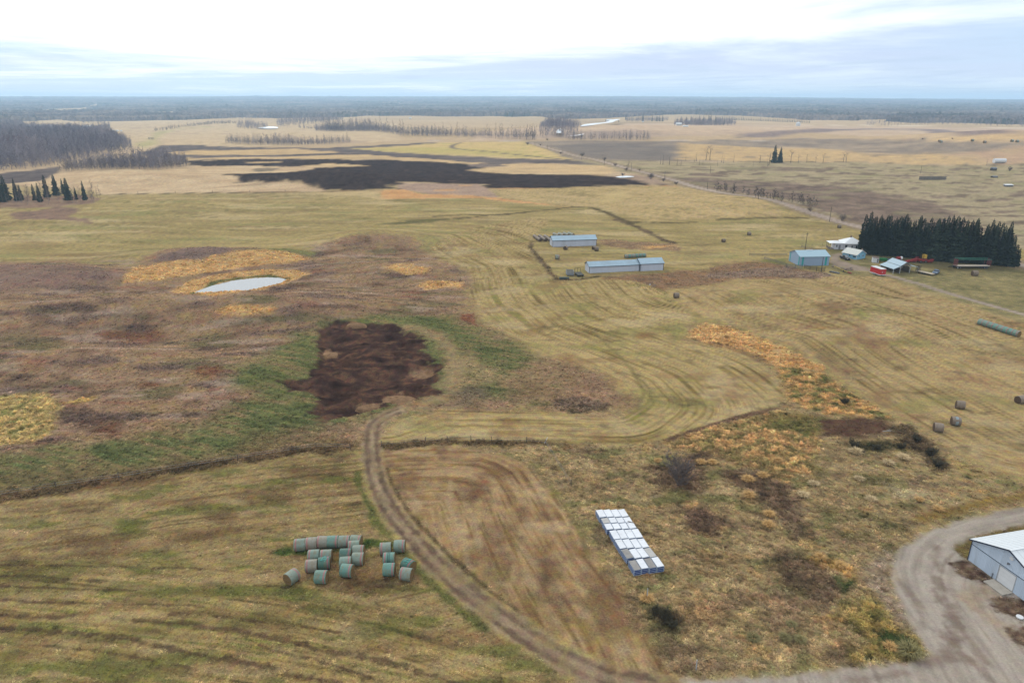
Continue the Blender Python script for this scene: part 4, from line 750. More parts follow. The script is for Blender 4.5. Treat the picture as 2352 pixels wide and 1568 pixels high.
class MB:
    def __init__(s): s.v = []; s.f = []
    def add(s, vs_, fs): k = len(s.v); s.v += [tuple(p) for p in vs_]; s.f += [tuple(i + k for i in f) for f in fs]; return s
    def box(s, c, d, rz=0.0, ry=0.0, rx=0.0, taper=1.0):
        M = Matrix.Rotation(rz, 3, 'Z') @ Matrix.Rotation(ry, 3, 'Y') @ Matrix.Rotation(rx, 3, 'X')
        vs_ = []
        for z in (-.5, .5):
            k = taper if z > 0 else 1
            for x, y in ((-.5, -.5), (.5, -.5), (.5, .5), (-.5, .5)):
                vs_.append(Vector(c) + M @ Vector((x * d[0] * k, y * d[1] * k, z * d[2])))
        return s.add(vs_, [(3, 2, 1, 0), (4, 5, 6, 7), (0, 1, 5, 4), (1, 2, 6, 5), (2, 3, 7, 6), (3, 0, 4, 7)])
    def bb(s, x0, x1, y0, y1, z0, z1): return s.box(((x0 + x1) / 2, (y0 + y1) / 2, (z0 + z1) / 2), (abs(x1 - x0), abs(y1 - y0), abs(z1 - z0)))
    def tube(s, p0, p1, r0, r1=None, n=8, cap=True):
        p0, p1 = Vector(p0), Vector(p1); r1 = r0 if r1 is None else r1
        d = (p1 - p0); d = d.normalized() if d.length > 1e-9 else Vector((0, 0, 1))
        a = d.orthogonal().normalized(); b = d.cross(a)
        vs_ = [p + (a * math.cos(2 * math.pi * i / n) + b * math.sin(2 * math.pi * i / n)) * r for p, r in ((p0, r0), (p1, r1)) for i in range(n)]
        fs = [(i, (i + 1) % n, n + (i + 1) % n, n + i) for i in range(n)]
        if cap: fs += [tuple(range(n - 1, -1, -1)), tuple(range(n, 2 * n))]
        return s.add(vs_, fs)
    def beam(s, p0, p1, w_=.1, h_=None):
        p0, p1 = Vector(p0), Vector(p1); h_ = h_ or w_
        d = (p1 - p0).normalized(); up = Vector((0, 0, 1)) if abs(d.z) < .95 else Vector((0, 1, 0))
        a = d.cross(up).normalized() * w_ / 2; b = d.cross(a).normalized() * h_ / 2
        vs_ = [p + x * a + y * b for p in (p0, p1) for x, y in ((-1, -1), (1, -1), (1, 1), (-1, 1))]
        return s.add(vs_, [(3, 2, 1, 0), (4, 5, 6, 7), (0, 1, 5, 4), (1, 2, 6, 5), (2, 3, 7, 6), (3, 0, 4, 7)])
    def prism(s, prof, y0, y1):      # profile in (x, z), extruded along y
        n = len(prof)
        vs_ = [(x, y0, z) for x, z in prof] + [(x, y1, z) for x, z in prof]
        return s.add(vs_, [tuple(range(n)), tuple(range(2 * n - 1, n - 1, -1))] + [(i, n + i, n + (i + 1) % n, (i + 1) % n) for i in range(n)])
    def prismx(s, prof, x0, x1):     # profile in (y, z), extruded along x
        n = len(prof)
        vs_ = [(x0, y, z) for y, z in prof] + [(x1, y, z) for y, z in prof]
        return s.add(vs_, [tuple(range(n - 1, -1, -1)), tuple(range(n, 2 * n))] + [(i, (i + 1) % n, n + (i + 1) % n, n + i) for i in range(n)])
    def mesh(s, name, mat, smooth=False):
        me = bpy.data.meshes.new(name); me.from_pydata(s.v, [], s.f)
        if smooth:
            for p in me.polygons: p.use_smooth = True
        bm = bmesh.new(); bm.from_mesh(me); bmesh.ops.recalc_face_normals(bm, faces=bm.faces); bm.to_mesh(me); bm.free()
        me.materials.append(mat); return me
    def part(s, name, mat, parent, smooth=False): return put(name, s.mesh(name, mat, smooth), parent)
def put(name, data, parent=None, loc=(0, 0, 0), rz=0.0, scale=None):
    o = bpy.data.objects.new(name, data); COL.objects.link(o)
    o.location = loc; o.rotation_euler = (0, 0, rz)
    if scale is not None: o.scale = scale if hasattr(scale, '__len__') else (scale,) * 3
    if parent is not None: o.parent = parent
    return o
def tag(o, label, cat, group=None):
    o['label'] = label; o['category'] = cat
    if group: o['group'] = group
    return o
def thing(name, label, cat, loc, rz=0.0, group=None, scale=None):
    return tag(put(name, None, None, loc, rz, scale), label, cat, group)
def yaw(a, b): return math.atan2(b[1] - a[1], b[0] - a[0])

# ------------------------------------------------------------------ trees
TWIG = pmat('bare_twigs', (124, 110, 106), var=.25, vs=.6, spec=0)
BARK = pmat('aspen_bark', (140, 130, 122), var=.3, vs=1.2)
DBARK = pmat('dark_bark', (84, 74, 68), var=.3, vs=1.2)
NEEDLE = pmat('spruce_needles', (36, 46, 38), var=.4, vs=.9, rough=.9, spec=.1)
NEEDLE2 = pmat('spruce_needles_grey', (52, 66, 62), var=.35, vs=.9, rough=.9, spec=.1)
def spruce_meshes(seed, h=18.0, rmax=3.1, lv=34, mat=None, shp=.82):
    rnd = random.Random(seed); t = MB(); t.tube((0, 0, -.4), (0, 0, h * .96), .24, .03, 6)
    c = MB()
    for k in range(lv):
        f = k / (lv - 1); z = h * (.05 + .94 * f)
        rad = rmax * ((1 - f) ** shp) * (.62 + .6 * rnd.random()) + .10
        m = 10 if f < .6 else 7
        a0 = rnd.random() * 6.28
        for i in range(m):
            a = a0 + 6.283 * i / m + rnd.uniform(-.25, .25); r = rad * rnd.uniform(.7, 1.15)
            dx, dy = math.cos(a), math.sin(a); sx, sy = -dy, dx
            wd = max(.16, r * rnd.uniform(.22, .34)); dr = r * rnd.uniform(.10, .34); zz_ = z + rnd.uniform(-.25, .25)
            pts = [(dx * .1, dy * .1, zz_), (dx * r * .55 + sx * wd, dy * r * .55 + sy * wd, zz_ - dr * .8), (dx * r, dy * r, zz_ - dr * .85), (dx * r * .55 - sx * wd, dy * r * .55 - sy * wd, zz_ - dr * .8), (dx * r * .6, dy * r * .6, zz_ - dr * .15)]
            c.add(pts, [(0, 1, 4), (1, 2, 4), (2, 3, 4), (3, 0, 4)])
            # hanging twig sprays
            c.add([(dx * r * .3, dy * r * .3, zz_), (dx * r * .95, dy * r * .95, zz_ - dr), (dx * r * .6, dy * r * .6, zz_ - dr - rnd.uniform(.3, .7))], [(0, 1, 2)])
    return t.mesh('spruce_trunk', DBARK), c.mesh('spruce_crown', mat or NEEDLE)
def bare_meshes(seed, h=16.0, spread=2.6, n1=16, n2=5, n3=4, base=.30, tw=.05, bark=None, twig=None, up=.75, stems=1, r0=.17):
    rnd = random.Random(seed); t = MB(); c = MB()
    for st_ in range(stems):
        lean = Vector((rnd.uniform(-.06, .06), rnd.uniform(-.06, .06), 1)) if stems == 1 else Vector((rnd.uniform(-.6, .6), rnd.uniform(-.6, .6), 1))
        p = Vector((0, 0, -.3)); ax = [p]
        hh = h * (1 if stems == 1 else rnd.uniform(.6, 1.0))
        for k in range(6):
            p = p + Vector((lean.x + rnd.uniform(-.07, .07), lean.y + rnd.uniform(-.07, .07), 1)).normalized() * hh / 6; ax.append(p)
        for k in range(6): t.tube(ax[k], ax[k + 1], r0 * (1 - k / 6.2), r0 * (1 - (k + 1) / 6.2), 5, False)
        for i in range(n1):
            f = base + (1 - base) * (i + rnd.random()) / n1
            q = f * 6; k = min(int(q), 5); o = ax[k].lerp(ax[k + 1], q - k)
            a = rnd.random() * 6.283; ln = spread * (1.25 - f * .85) * rnd.uniform(.7, 1.2)
            d = Vector((math.cos(a), math.sin(a), up + rnd.uniform(-.25, .35))).normalized(); e = o + d * ln
            c.tube(o, e, .05, .02, 3, False)
            for j in range(n2):
                g = rnd.uniform(.3, 1.0); o2 = o.lerp(e, g); a2 = a + rnd.uniform(-1.3, 1.3)
                d2 = Vector((math.cos(a2), math.sin(a2), up + rnd.uniform(-.2, .7))).normalized(); e2 = o2 + d2 * ln * rnd.uniform(.3, .6)
                c.tube(o2, e2, tw * .6, tw * .35, 3, False)
                for m in range(n3):
                    o3 = o2.lerp(e2, rnd.uniform(.3, 1)); a3 = rnd.random() * 6.283
                    d3 = Vector((math.cos(a3), math.sin(a3), .5 + rnd.uniform(-.4, .9))).normalized(); e3 = o3 + d3 * ln * rnd.uniform(.15, .34)
                    s_ = d3.orthogonal().normalized() * tw * .5
                    c.add([o3 - s_, o3 + s_, e3], [(0, 1, 2)])
    return t.mesh('trunk', bark or BARK), c.mesh('crown', twig or TWIG)
NEEDLE3 = pmat('spruce_needles_light', (52, 64, 50), var=.45, vs=.7, rough=.9, spec=.1)
SPR = [spruce_meshes(11 + i, 18, 3.0 + .25 * i, 34 + 3 * i, (None, NEEDLE3, None, NEEDLE3)[i], (.55, .68, .8, .6)[i]) for i in range(4)]
SPRF = [spruce_meshes(31 + i, 16, 2.3, 18, NEEDLE2) for i in range(2)]
BAR = [bare_meshes(51 + i, 16, 2.5 + .3 * (i % 2), tw=.10, base=.15, n1=18) for i in range(4)]
TALLT = [bare_meshes(71 + i, 20, 2.4, n1=20, tw=.15, base=.2, up=1.0) for i in range(3)]
BUSHB = [bare_meshes(81 + i, 4, 1.6, n1=9, n2=5, n3=4, base=.15, tw=.035, stems=7, r0=.05, bark=DBARK) for i in range(2)]
def tree(name, label, cat, ms, loc, sc, group=None, sxy=None, rz=None):
    t = thing(name, label, cat, loc, random.uniform(0, 6.28) if rz is None else rz, group, (sc * (sxy or 1), sc * (sxy or 1), sc))
    put('trunk', ms[0], t); put('crown', ms[1], t)
    return t
ORD = ['first', 'second', 'third', 'fourth', 'fifth', 'sixth', 'seventh', 'eighth', 'ninth', 'tenth', 'eleventh', 'twelfth', 'thirteenth', 'fourteenth', 'fifteenth', 'sixteenth', 'seventeenth', 'eighteenth', 'nineteenth', 'twentieth', 'twenty-first', 'twenty-second', 'twenty-third', 'twenty-fourth', 'twenty-fifth', 'twenty-sixth', 'twenty-seventh', 'twenty-eighth', 'twenty-ninth', 'thirtieth', 'thirty-first', 'thirty-second', 'thirty-third', 'thirty-fourth']
def tree_px(name, label, cat, ms, mh, reg, x, yb, yt, group=None, wide=1.0):
    """tree standing at window pixel (x, yb) and reaching up to row yt"""
    p = P(reg, x, yb)
    d = rays(reg, [(x, yt)])[0]
    ztop = CAM_H + d[2] * p.y / d[1]
    return tree(name, label, cat, ms, p, max(.1, (ztop - p.z) / mh), group, wide)

# spruce shelter belt behind the farm yard
belt_front = [(880, 440, 75), (925, 425, 60), (975, 440, 110), (1015, 435, 80), (1060, 445, 110), (1100, 440, 85), (1150, 455, 95), (1190, 450, 110), (1235, 455, 80), (1275, 462, 105), (1320, 468, 120), (1360, 470, 100), (1395, 475, 95), (1440, 478, 150), (1480, 485, 120), (1520, 490, 105), (1560, 492, 90), (1600, 498, 95), (1640, 500, 92), (1685, 502, 80), (1730, 505, 78), (1770, 510, 110), (1815, 512, 105), (1860, 515, 98), (1895, 518, 170), (1955, 525, 165), (1995, 530, 135), (2035, 532, 185), (2085, 535, 160), (2130, 540, 180), (2165, 542, 190), (2215, 545, 245), (2255, 548, 350), (2285, 550, 390)]
for i, (x, yb, yt) in enumerate(belt_front):
    yt += random.uniform(-16, 30)
    tree_px('spruce_tree', ORD[i] + ' spruce from the left in the front row of the yard shelter belt', 'spruce tree', SPR[i % 4], 18, 'Z5', x, yb, yt, 'front row of the yard shelter belt', random.uniform(.8, 1.35))
for i in range(26):
    f = (i + .5) / 26
    x = 905 + f * 1280 + random.uniform(-12, 12)
    if 1880 < x < 1945: continue
    tree_px('spruce_tree', 'dark spruce in the hidden back row of the shelter belt, only its tip showing', 'spruce tree', SPR[(i + 1) % 4], 18, 'Z5', x, 400 + f * 105, 88 + f * 62 + random.uniform(-14, 34), 'back row of the yard shelter belt', random.uniform(.9, 1.2))
# grove at the left edge
for i, (x, yb, yt, w_) in enumerate(((20, 1000, 770, 1.2), (60, 985, 765, 1.2), (150, 990, 790, .8), (185, 985, 850, .8), (300, 985, 842, .9), (345, 1000, 830, .8), (405, 960, 765, 1.0), (485, 945, 760, .9), (545, 930, 795, .8), (590, 985, 790, 1.0), (655, 980, 865, .7), (728, 985, 812, .8))):
    tree_px('spruce_tree', ORD[i] + ' dark spruce from the left in the small left grove', 'spruce tree', SPR[random.randrange(4)], 18, 'Z1', x, yb, yt, 'spruces of the left grove', w_ * 1.0)
for k in range(40):
    x = random.uniform(-60, 860); y = 1000 - .06 * abs(x - 300) + random.uniform(-25, 35)
    if x > 600: y = min(y, 1010)
    tree_px('aspen_tree', 'thin leafless aspen among the spruces of the small left grove', 'bare tree', BAR[k % 4], 16, 'Z1', x, y, y - random.uniform(90, 165), 'bare aspens of the left grove', .8)
tree_px('dead_tree', 'short forked dead trunk at the right end of the left grove', 'dead tree', bare_meshes(5, 9, 1.5, n1=5, n2=2, n3=0, base=.5, up=.4, bark=DBARK, twig=DBARK), 9, 'Z1', 857, 975, 918)
# spruces in the left wood
for i, (x, yb, yt) in enumerate(sorted(((40, 560, 455), (70, 560, 458), (165, 540, 430), (198, 560, 465), (325, 470, 402), (347, 475, 402), (415, 530, 436), (460, 480, 418), (250, 420, 345), (812, 420, 322), (133, 400, 338), (70, 400, 338), (745, 440, 412), (835, 500, 432)))):
    tree_px('spruce_tree', ORD[i] + ' dark spruce from the left standing above the leafless left wood', 'spruce tree', SPRF[random.randrange(2)], 16, 'Z1', x, yb, yt, 'spruces in the left wood', 1.25)
# pair of spruces in the pasture
tree_px('spruce_tree', 'taller left one of the pair of lone spruces in the far pasture', 'spruce tree', SPR[1], 18, 'Z4', 205, 668, 508, None, 1.15)
tree_px('spruce_tree', 'shorter right one of the pair of lone spruces in the far pasture', 'spruce tree', SPR[2], 18, 'Z4', 255, 667, 530, None, 1.25)
# far shelter row and farmstead spruces
for k in range(52):
    f = k / 51
    tree_px('spruce_tree', 'small far spruce in the straight shelter row below the blue ridge', 'spruce tree', SPRF[k % 2], 16, 'Z4', -235 + 745 * f, 298 + 28 * f, 268 + 30 * f + random.uniform(-5, 5), 'far straight row of spruces', 1.3)
for (reg, x, yb, yt) in (('Z3', 1075, 300, 255), ('Z3', 1220, 310, 243), ('Z3', 1300, 310, 252), ('Z3', 1340, 312, 250), ('Z3', 1365, 312, 252), ('Z3', 1390, 312, 255), ('Z3', 1515, 330, 272), ('Z3', 1545, 330, 278), ('Z3', 1590, 335, 268), ('Z3', 1630, 335, 262), ('Z3', 1670, 338, 266), ('Z3', 1700, 338, 258), ('Z3', 1735, 338, 262), ('Z3', 1780, 338, 254), ('Z3', 1800, 338, 252), ('Z3', 1840, 340, 258), ('Z3', 1880, 338, 272), ('Z3', 1915, 338, 285), ('Z3', 1015, 318, 290), ('Z4', 1410, 290, 255), ('Z4', 1440, 292, 258), ('Z4', 1375, 288, 258), ('Z4', 1505, 290, 262), ('Z3', 905, 315, 288)):
    tree_px('spruce_tree', 'far dark spruce rising from a copse below the blue ridge', 'spruce tree', SPRF[random.randrange(2)], 16, reg, x, yb, yt, 'spruces of the far farmstead copses', 1.3)
# bare tree rows
def row(n, reg, base, hpx, label, group, ms, mh, jit=8, wide=1.0, cat='bare tree'):
    base = np.array(base, float)
    for k in range(n):
        f = (k + random.random()) / n * (len(base) - 1); i = min(int(f), len(base) - 2); q = base[i] + (base[i + 1] - base[i]) * (f - i)
        y = q[1] - abs(random.gauss(0, jit)) * .4
        tree_px('aspen_tree', label, cat, ms[k % len(ms)], mh, reg, q[0], y, y - hpx * random.choice((random.uniform(.5, .85), random.uniform(.8, 1.15))), group, wide * random.uniform(.8, 1.5))
row(88, 'Z1', [(500, 742), (640, 735), (860, 729), (1090, 717), (1350, 731), (1500, 712), (1620, 690)], 112, 'slim leafless aspen along the front edge of the wood above the stubble hill', 'front edge of the left wood', BAR, 16, 4, .9)
row(60, 'Z2', [(-210, 500), (0, 514), (400, 520), (860, 498)], 92, 'slim leafless tree in the short poplar belt beside the black field', 'short poplar belt', TALLT, 20, 5, 1.0)
row(80, 'Z2', [(560, 398), (1080, 400), (1300, 436), (2000, 456), (2352, 470), (2450, 470)], 122, 'tall slim leafless poplar in the long belt by the river', 'long poplar belt', TALLT, 20, 5, .9)
row(42, 'Z3', [(560, 474), (900, 474), (1280, 473)], 84, 'slim leafless poplar in the thin belt right of the river', 'thin poplar belt right of the river', TALLT, 20, 2, .9)
tree_px('poplar_tree', 'one tall poplar rising above the long belt by the river', 'bare tree', TALLT[0], 20, 'Z2', 1318, 440, 292, None, 1.1)
# snags and lone bare trees in the pasture
SNAG = [bare_meshes(91 + i, 9, .9, n1=5, n2=1, n3=0, base=.4, up=.5, bark=DBARK, twig=DBARK, r0=.22) for i in range(3)]
for i, (x, yb, yt) in enumerate(sorted(((1372, 680, 600), (1393, 682, 580), (1449, 683, 585), (1513, 690, 612), (1547, 690, 628), (1589, 650, 585), (1664, 658, 590), (1678, 655, 565), (1704, 685, 615), (1859, 692, 628), (1895, 664, 585), (1912, 668, 590), (1998, 662, 580), (2164, 698, 645), (2222, 668, 602), (2288, 695, 612), (2300, 680, 575), (1735, 680, 630)))):
    tree_px('dead_tree', ORD[i] + ' dead trunk from the left in the pasture left of the spruce pair', 'dead tree', SNAG[int(x) % 3], 9, 'Z3', x, yb, yt, 'dead trunks in the pasture')
BIGB = bare_meshes(97, 11, 3.6, n1=9, n2=5, n3=3, base=.35, tw=.06, bark=DBARK, r0=.3)
for (reg, x, yb, yt, lb) in (('Z3', 1760, 645, 530, 'left one of two spreading leafless trees between the dead trunks'), ('Z3', 1795, 645, 515, 'right one of two spreading leafless trees between the dead trunks'), ('Z4', 350, 668, 550, 'leafless clump just right of the pair of lone spruces'), ('Z4', 415, 668, 590, 'thin leafless sapling right of the clump by the lone spruces'), ('Z4', 487, 668, 592, 'lone thin leafless tree on the pasture edge'), ('Z4', 562, 668, 600, 'faint small leafless tree in the middle of the pasture edge'), ('Z4', 626, 668, 583, 'rounded leafless tree on the pasture edge'), ('Z4', 800, 665, 575, 'leafless clump at the right end of the pasture edge trees'), ('Z4', 824, 665, 560, 'straight tall trunk at the right end of the pasture edge trees'), ('Z4', 160, 690, 575, 'grey-green ragged tree left of the lone spruces'), ('Z4', 2030, 690, 635, 'leafless tree beside the white tank on the slope'), ('Z4', 2225, 740, 690, 'small leafless tree on the slope at the right edge'), ('Z4', 86, 670, 600, 'leafless sapling left of the lone spruces')):
    tree_px('bare_tree', lb, 'bare tree', BIGB if yt < 640 else BUSHB[0], 11 if yt < 640 else 4, reg, x, yb, yt, None, .9)
# roadside bushes
for (reg, x, yb, yt, lb) in (('Z3', 235, 512, 484, 'first low bush at the far end of the gravel road'), ('Z3', 345, 518, 500, 'tiny bush beyond the far end of the gravel road'), ('Z3', 520, 590, 568, 'low scrub on the left verge of the gravel road'), ('Z3', 705, 608, 572, 'round bush on the right verge of the far gravel road'), ('Z3', 890, 645, 612, 'round bush right of a power pole on the far gravel road'), ('Z3', 985, 692, 662, 'low spreading bush left of the tall roadside tree'), ('Z3', 1078, 735, 700, 'bush at the foot of the tall roadside tree'), ('Z3', 1290, 805, 745, 'wide roadside thicket below the tall roadside tree'), ('Z3', 1395, 825, 788, 'small thicket between the wide thicket and the purple bush'), ('Z3', 1505, 852, 818, 'dense round purple bush on the left verge of the gravel road'), ('Z3', 1050, 778, 745, 'bush standing at the white ice patch'), ('Z3', 1190, 735, 712, 'faint low bush right of the tall roadside tree'), ('Z3', 880, 400 + 75, 400 + 52, 'dark low bush at the left end of the thin poplar belt'), ('Z4', 787, 1165, 1095, 'round leafless bush by the gravel road near the spruce belt'), ('Z4', 520, 1085, 1040, 'bush at the near end of the roadside thicket'), ('Z4', 1480, 468, 452, 'tiny bush on the far field line'), ('Z4', 1735, 466, 450, 'second tiny bush on the far field line')):
    if 'dark low' in lb: x = 405
    tree_px('bush', lb, 'bush', BUSHB[int(x) % 2], 4, reg, x, yb, yt, 'roadside bushes', 1.25)
tree_px('bare_tree', 'tall leafless tree on the verge of the gravel road', 'bare tree', BAR[1], 16, 'Z3', 1092, 728, 632, None, 1.0)
THK = [bare_meshes(61 + i, 16, 4.2, n1=18, tw=.2, base=.05, bark=DBARK, twig=DBARK) for i in range(2)]
for k in range(44):
    f = random.random(); x = 1850 + f * 900; y = 905 + f * 145 + random.uniform(-14, 8)
    tree_px('sapling_tree', 'thin leafless sapling in the thicket along the near gravel road', 'bare tree', THK[k % 2], 16, 'Z3', x, y, y - random.uniform(50, 95), 'roadside thicket saplings', 1.1)
# the grey bush in the meadow
gb = bare_meshes(131, 4.6, 2.1, n1=11, n2=6, n3=5, base=.12, tw=.03, stems=8, r0=.07, bark=pmat('grey_bark', (128, 118, 112)), twig=pmat('grey_twig', (122, 112, 110)))
tree_px('willow_bush', 'large grey leafless bush in the rough meadow above the crates', 'bush', gb, 4.6, 'Y4', 318, 505, 300, None, .8)

# ------------------------------------------------------------------ scattered stuff (geometry nodes)
def proto_collection(name, meshes):
    c = bpy.data.collections.new(name)
    for i, m in enumerate(meshes):
        o = bpy.data.objects.new(f'{name}_{chr(97 + i)}', m); c.objects.link(o)
    return c
def scatter(name, coll, pts, scl, rot, col, pick, label):
    me = bpy.data.meshes.new(name); n = len(pts)
    me.vertices.add(n); me.vertices.foreach_set('co', np.ascontiguousarray(pts, np.float32).ravel())
    for an, dt, arr, key in (('scl', 'FLOAT_VECTOR', scl, 'vector'), ('rot', 'FLOAT_VECTOR', rot, 'vector'), ('tint', 'FLOAT_COLOR', np.concatenate([col, np.ones((n, 1))], 1), 'color'), ('pick', 'INT', pick, 'value')):
        a = me.attributes.new(an, dt, 'POINT')
        a.data.foreach_set(key, np.ascontiguousarray(arr, np.int32 if dt == 'INT' else np.float32).ravel())
    ob = bpy.data.objects.new(name, me); COL.objects.link(ob); ob['kind'] = 'stuff'; ob['label'] = label
    ng = bpy.data.node_groups.new(name, 'GeometryNodeTree')
    ng.interface.new_socket('Geometry', in_out='INPUT', socket_type='NodeSocketGeometry')
    ng.interface.new_socket('Geometry', in_out='OUTPUT', socket_type='NodeSocketGeometry')
    gi = ng.nodes.new('NodeGroupInput'); go = ng.nodes.new('NodeGroupOutput')
    ci = ng.nodes.new('GeometryNodeCollectionInfo'); ci.inputs['Collection'].default_value = coll
    ci.inputs['Separate Children'].default_value = True; ci.inputs['Reset Children'].default_value = True
    ip = ng.nodes.new('GeometryNodeInstanceOnPoints'); ip.inputs['Pick Instance'].default_value = True
    def na_(nm, dt):
        q = ng.nodes.new('GeometryNodeInputNamedAttribute'); q.data_type = dt; q.inputs['Name'].default_value = nm
        return q.outputs['Attribute']
    ng.links.new(gi.outputs[0], ip.inputs['Points']); ng.links.new(ci.outputs[0], ip.inputs['Instance'])
    ng.links.new(na_('pick', 'INT'), ip.inputs['Instance Index']); ng.links.new(na_('rot', 'FLOAT_VECTOR'), ip.inputs['Rotation']); ng.links.new(na_('scl', 'FLOAT_VECTOR'), ip.inputs['Scale'])
    ng.links.new(ip.outputs[0], go.inputs[0])
    md = ob.modifiers.new('scatter', 'NODES'); md.node_group = ng
    return ob
def tint_mat(name, rough=.95, trans=0.0):
    m = bpy.data.materials.new(name); m.use_nodes = True; t = m.node_tree; b = t.nodes['Principled BSDF']
    b.inputs['Roughness'].default_value = rough; b.inputs['Specular IOR Level'].default_value = .08
    a = t.nodes.new('ShaderNodeAttribute'); a.attribute_type = 'INSTANCER'; a.attribute_name = 'tint'
    t.links.new(a.outputs['Color'], b.inputs['Base Color'])
    if trans:
        tr = t.nodes.new('ShaderNodeBsdfTranslucent'); t.links.new(a.outputs['Color'], tr.inputs['Color'])
        ms = t.nodes.new('ShaderNodeMixShader'); ms.inputs[0].default_value = trans
        t.links.new(b.outputs[0], ms.inputs[1]); t.links.new(tr.outputs[0], ms.inputs[2]); t.links.new(ms.outputs[0], t.nodes['Material Output'].inputs['Surface'])
    return m
TINT = tint_mat('tinted_foliage')
GTINT = tint_mat('tinted_grass', trans=.4)
def tuft_mesh(seed, n=16, h=.6, spread=.35, wd=.035):
    rnd = random.Random(seed); m = MB()
    for i in range(n):
        a = rnd.random() * 6.283; r = rnd.random() ** .5 * spread * .6; bx, by = r * math.cos(a), r * math.sin(a)
        b = a + rnd.uniform(-.8, .8); hh = h * rnd.uniform(.5, 1.1); ln = spread * rnd.uniform(.3, 1.1)
        dx, dy = math.cos(b), math.sin(b); sx, sy = -dy * wd, dx * wd
        mid = (bx + dx * ln * .35, by + dy * ln * .35, hh * .7); tip = (bx + dx * ln, by + dy * ln, hh * rnd.uniform(.7, 1.0))
        m.add([(bx - sx, by - sy, -.05), (bx + sx, by + sy, -.05), (mid[0] + sx, mid[1] + sy, mid[2]), (mid[0] - sx, mid[1] - sy, mid[2]), tip], [(0, 1, 2, 3), (3, 2, 4)])
    return m
def inside(poly, x, y): return poly_sdf(x, y, poly) > 0
TUFTS = proto_collection('grass_tufts', [tuft_mesh(i, 18, .62, .42, .03).mesh('tuft', GTINT) for i in range(4)] + [tuft_mesh(40 + i, 30, .85, .30, .022).mesh('stalks', GTINT) for i in range(2)])
def grass():
    n = 330000
    u = RNG.random(n)
    r = 58 * (330 / 58) ** (u ** 1.05)
    az = np.radians(RNG.uniform(-50, 50, n))
    x, y = r * np.sin(az), r * np.cos(az)
    col, tall, cls, veg = paint(x, y)
    k = (tall > .06) & (RNG.random(n) < np.clip(.16 + tall * .85, 0, .7))
    # nothing grows through the crate stack, the buildings or the water
    k &= ~((x > 18) & (x < 40) & (y > 74) & (y < 96) & inside(CRATE_PAD, x, y)); k &= ~inside(BARN_PAD, x, y); k &= poly_sdf(x, y, POND) < -.4
    x, y, col, tall = x[k], y[k], col[k], tall[k]
    n = len(x); z = Hf(x, y)
    rr2 = np.hypot(x, y)
    s = (.35 + .70 * np.minimum(tall, .9)) * RNG.uniform(.55, 1.3, n) * (1 - .15 * sstep(120, 220, rr2))
    scl = np.stack([s * 1.4, s * 1.4, s * RNG.uniform(.45, .95, n) * np.clip(tall * 1.5, .25, .9)], 1)
    rot = np.stack([RNG.normal(0, .22, n), RNG.normal(0, .22, n), RNG.random(n) * 6.283], 1)
    gm = col.mean(1)[:, None]; col = gm + (col - gm) * .86
    c = col * 2.15 * (RNG.uniform(.62, 1.5, n) * (1 + .55 * pn2(x / 2.2, y / 1.6, 91) + .35 * pn2(x / .8, y / .8, 92)))[:, None] * RNG.normal(1, .05, (n, 3))
    m = RNG.random(n) < .06
    c[m] = c[m] * .5 + lin((186, 158, 112)) * KALB * .5
    scatter('grass', TUFTS, np.stack([x, y, z], 1), scl, rot, np.clip(c, .005, 1), RNG.integers(0, 6, n), 'dry tufted grass and weeds covering the rough ground')
# woods ------------------------------------------------------------------------
def wood_proto(seed, h, sp, tw, n1=19, n2=5, n3=4, base=.08, up=.8):
    a, b = bare_meshes(seed, h, sp, n1=n1, n2=n2, n3=n3, base=base, tw=tw, up=up)
    bm = bmesh.new(); bm.from_mesh(a); bm.from_mesh(b); me = bpy.data.meshes.new('bare_wood'); bm.to_mesh(me); bm.free(); me.materials.append(TINT)
    bpy.data.meshes.remove(a); bpy.data.meshes.remove(b)
    return me
WOODS = proto_collection('bare_wood', [wood_proto(200 + i, 15, 2.9, .10) for i in range(4)])
def fill_poly(poly, spacing, jitter=.5):
    poly = np.asarray(poly); x0, y0 = poly.min(0); x1, y1 = poly.max(0)
    gx_, gy_ = np.meshgrid(np.arange(x0, x1, spacing), np.arange(y0, y1, spacing)); gx_ = gx_.ravel(); gy_ = gy_.ravel()
    gx_ = gx_ + RNG.uniform(-jitter, jitter, len(gx_)) * spacing; gy_ = gy_ + RNG.uniform(-jitter, jitter, len(gy_)) * spacing
    k = inside(poly, gx_, gy_)
    return gx_[k], gy_[k]
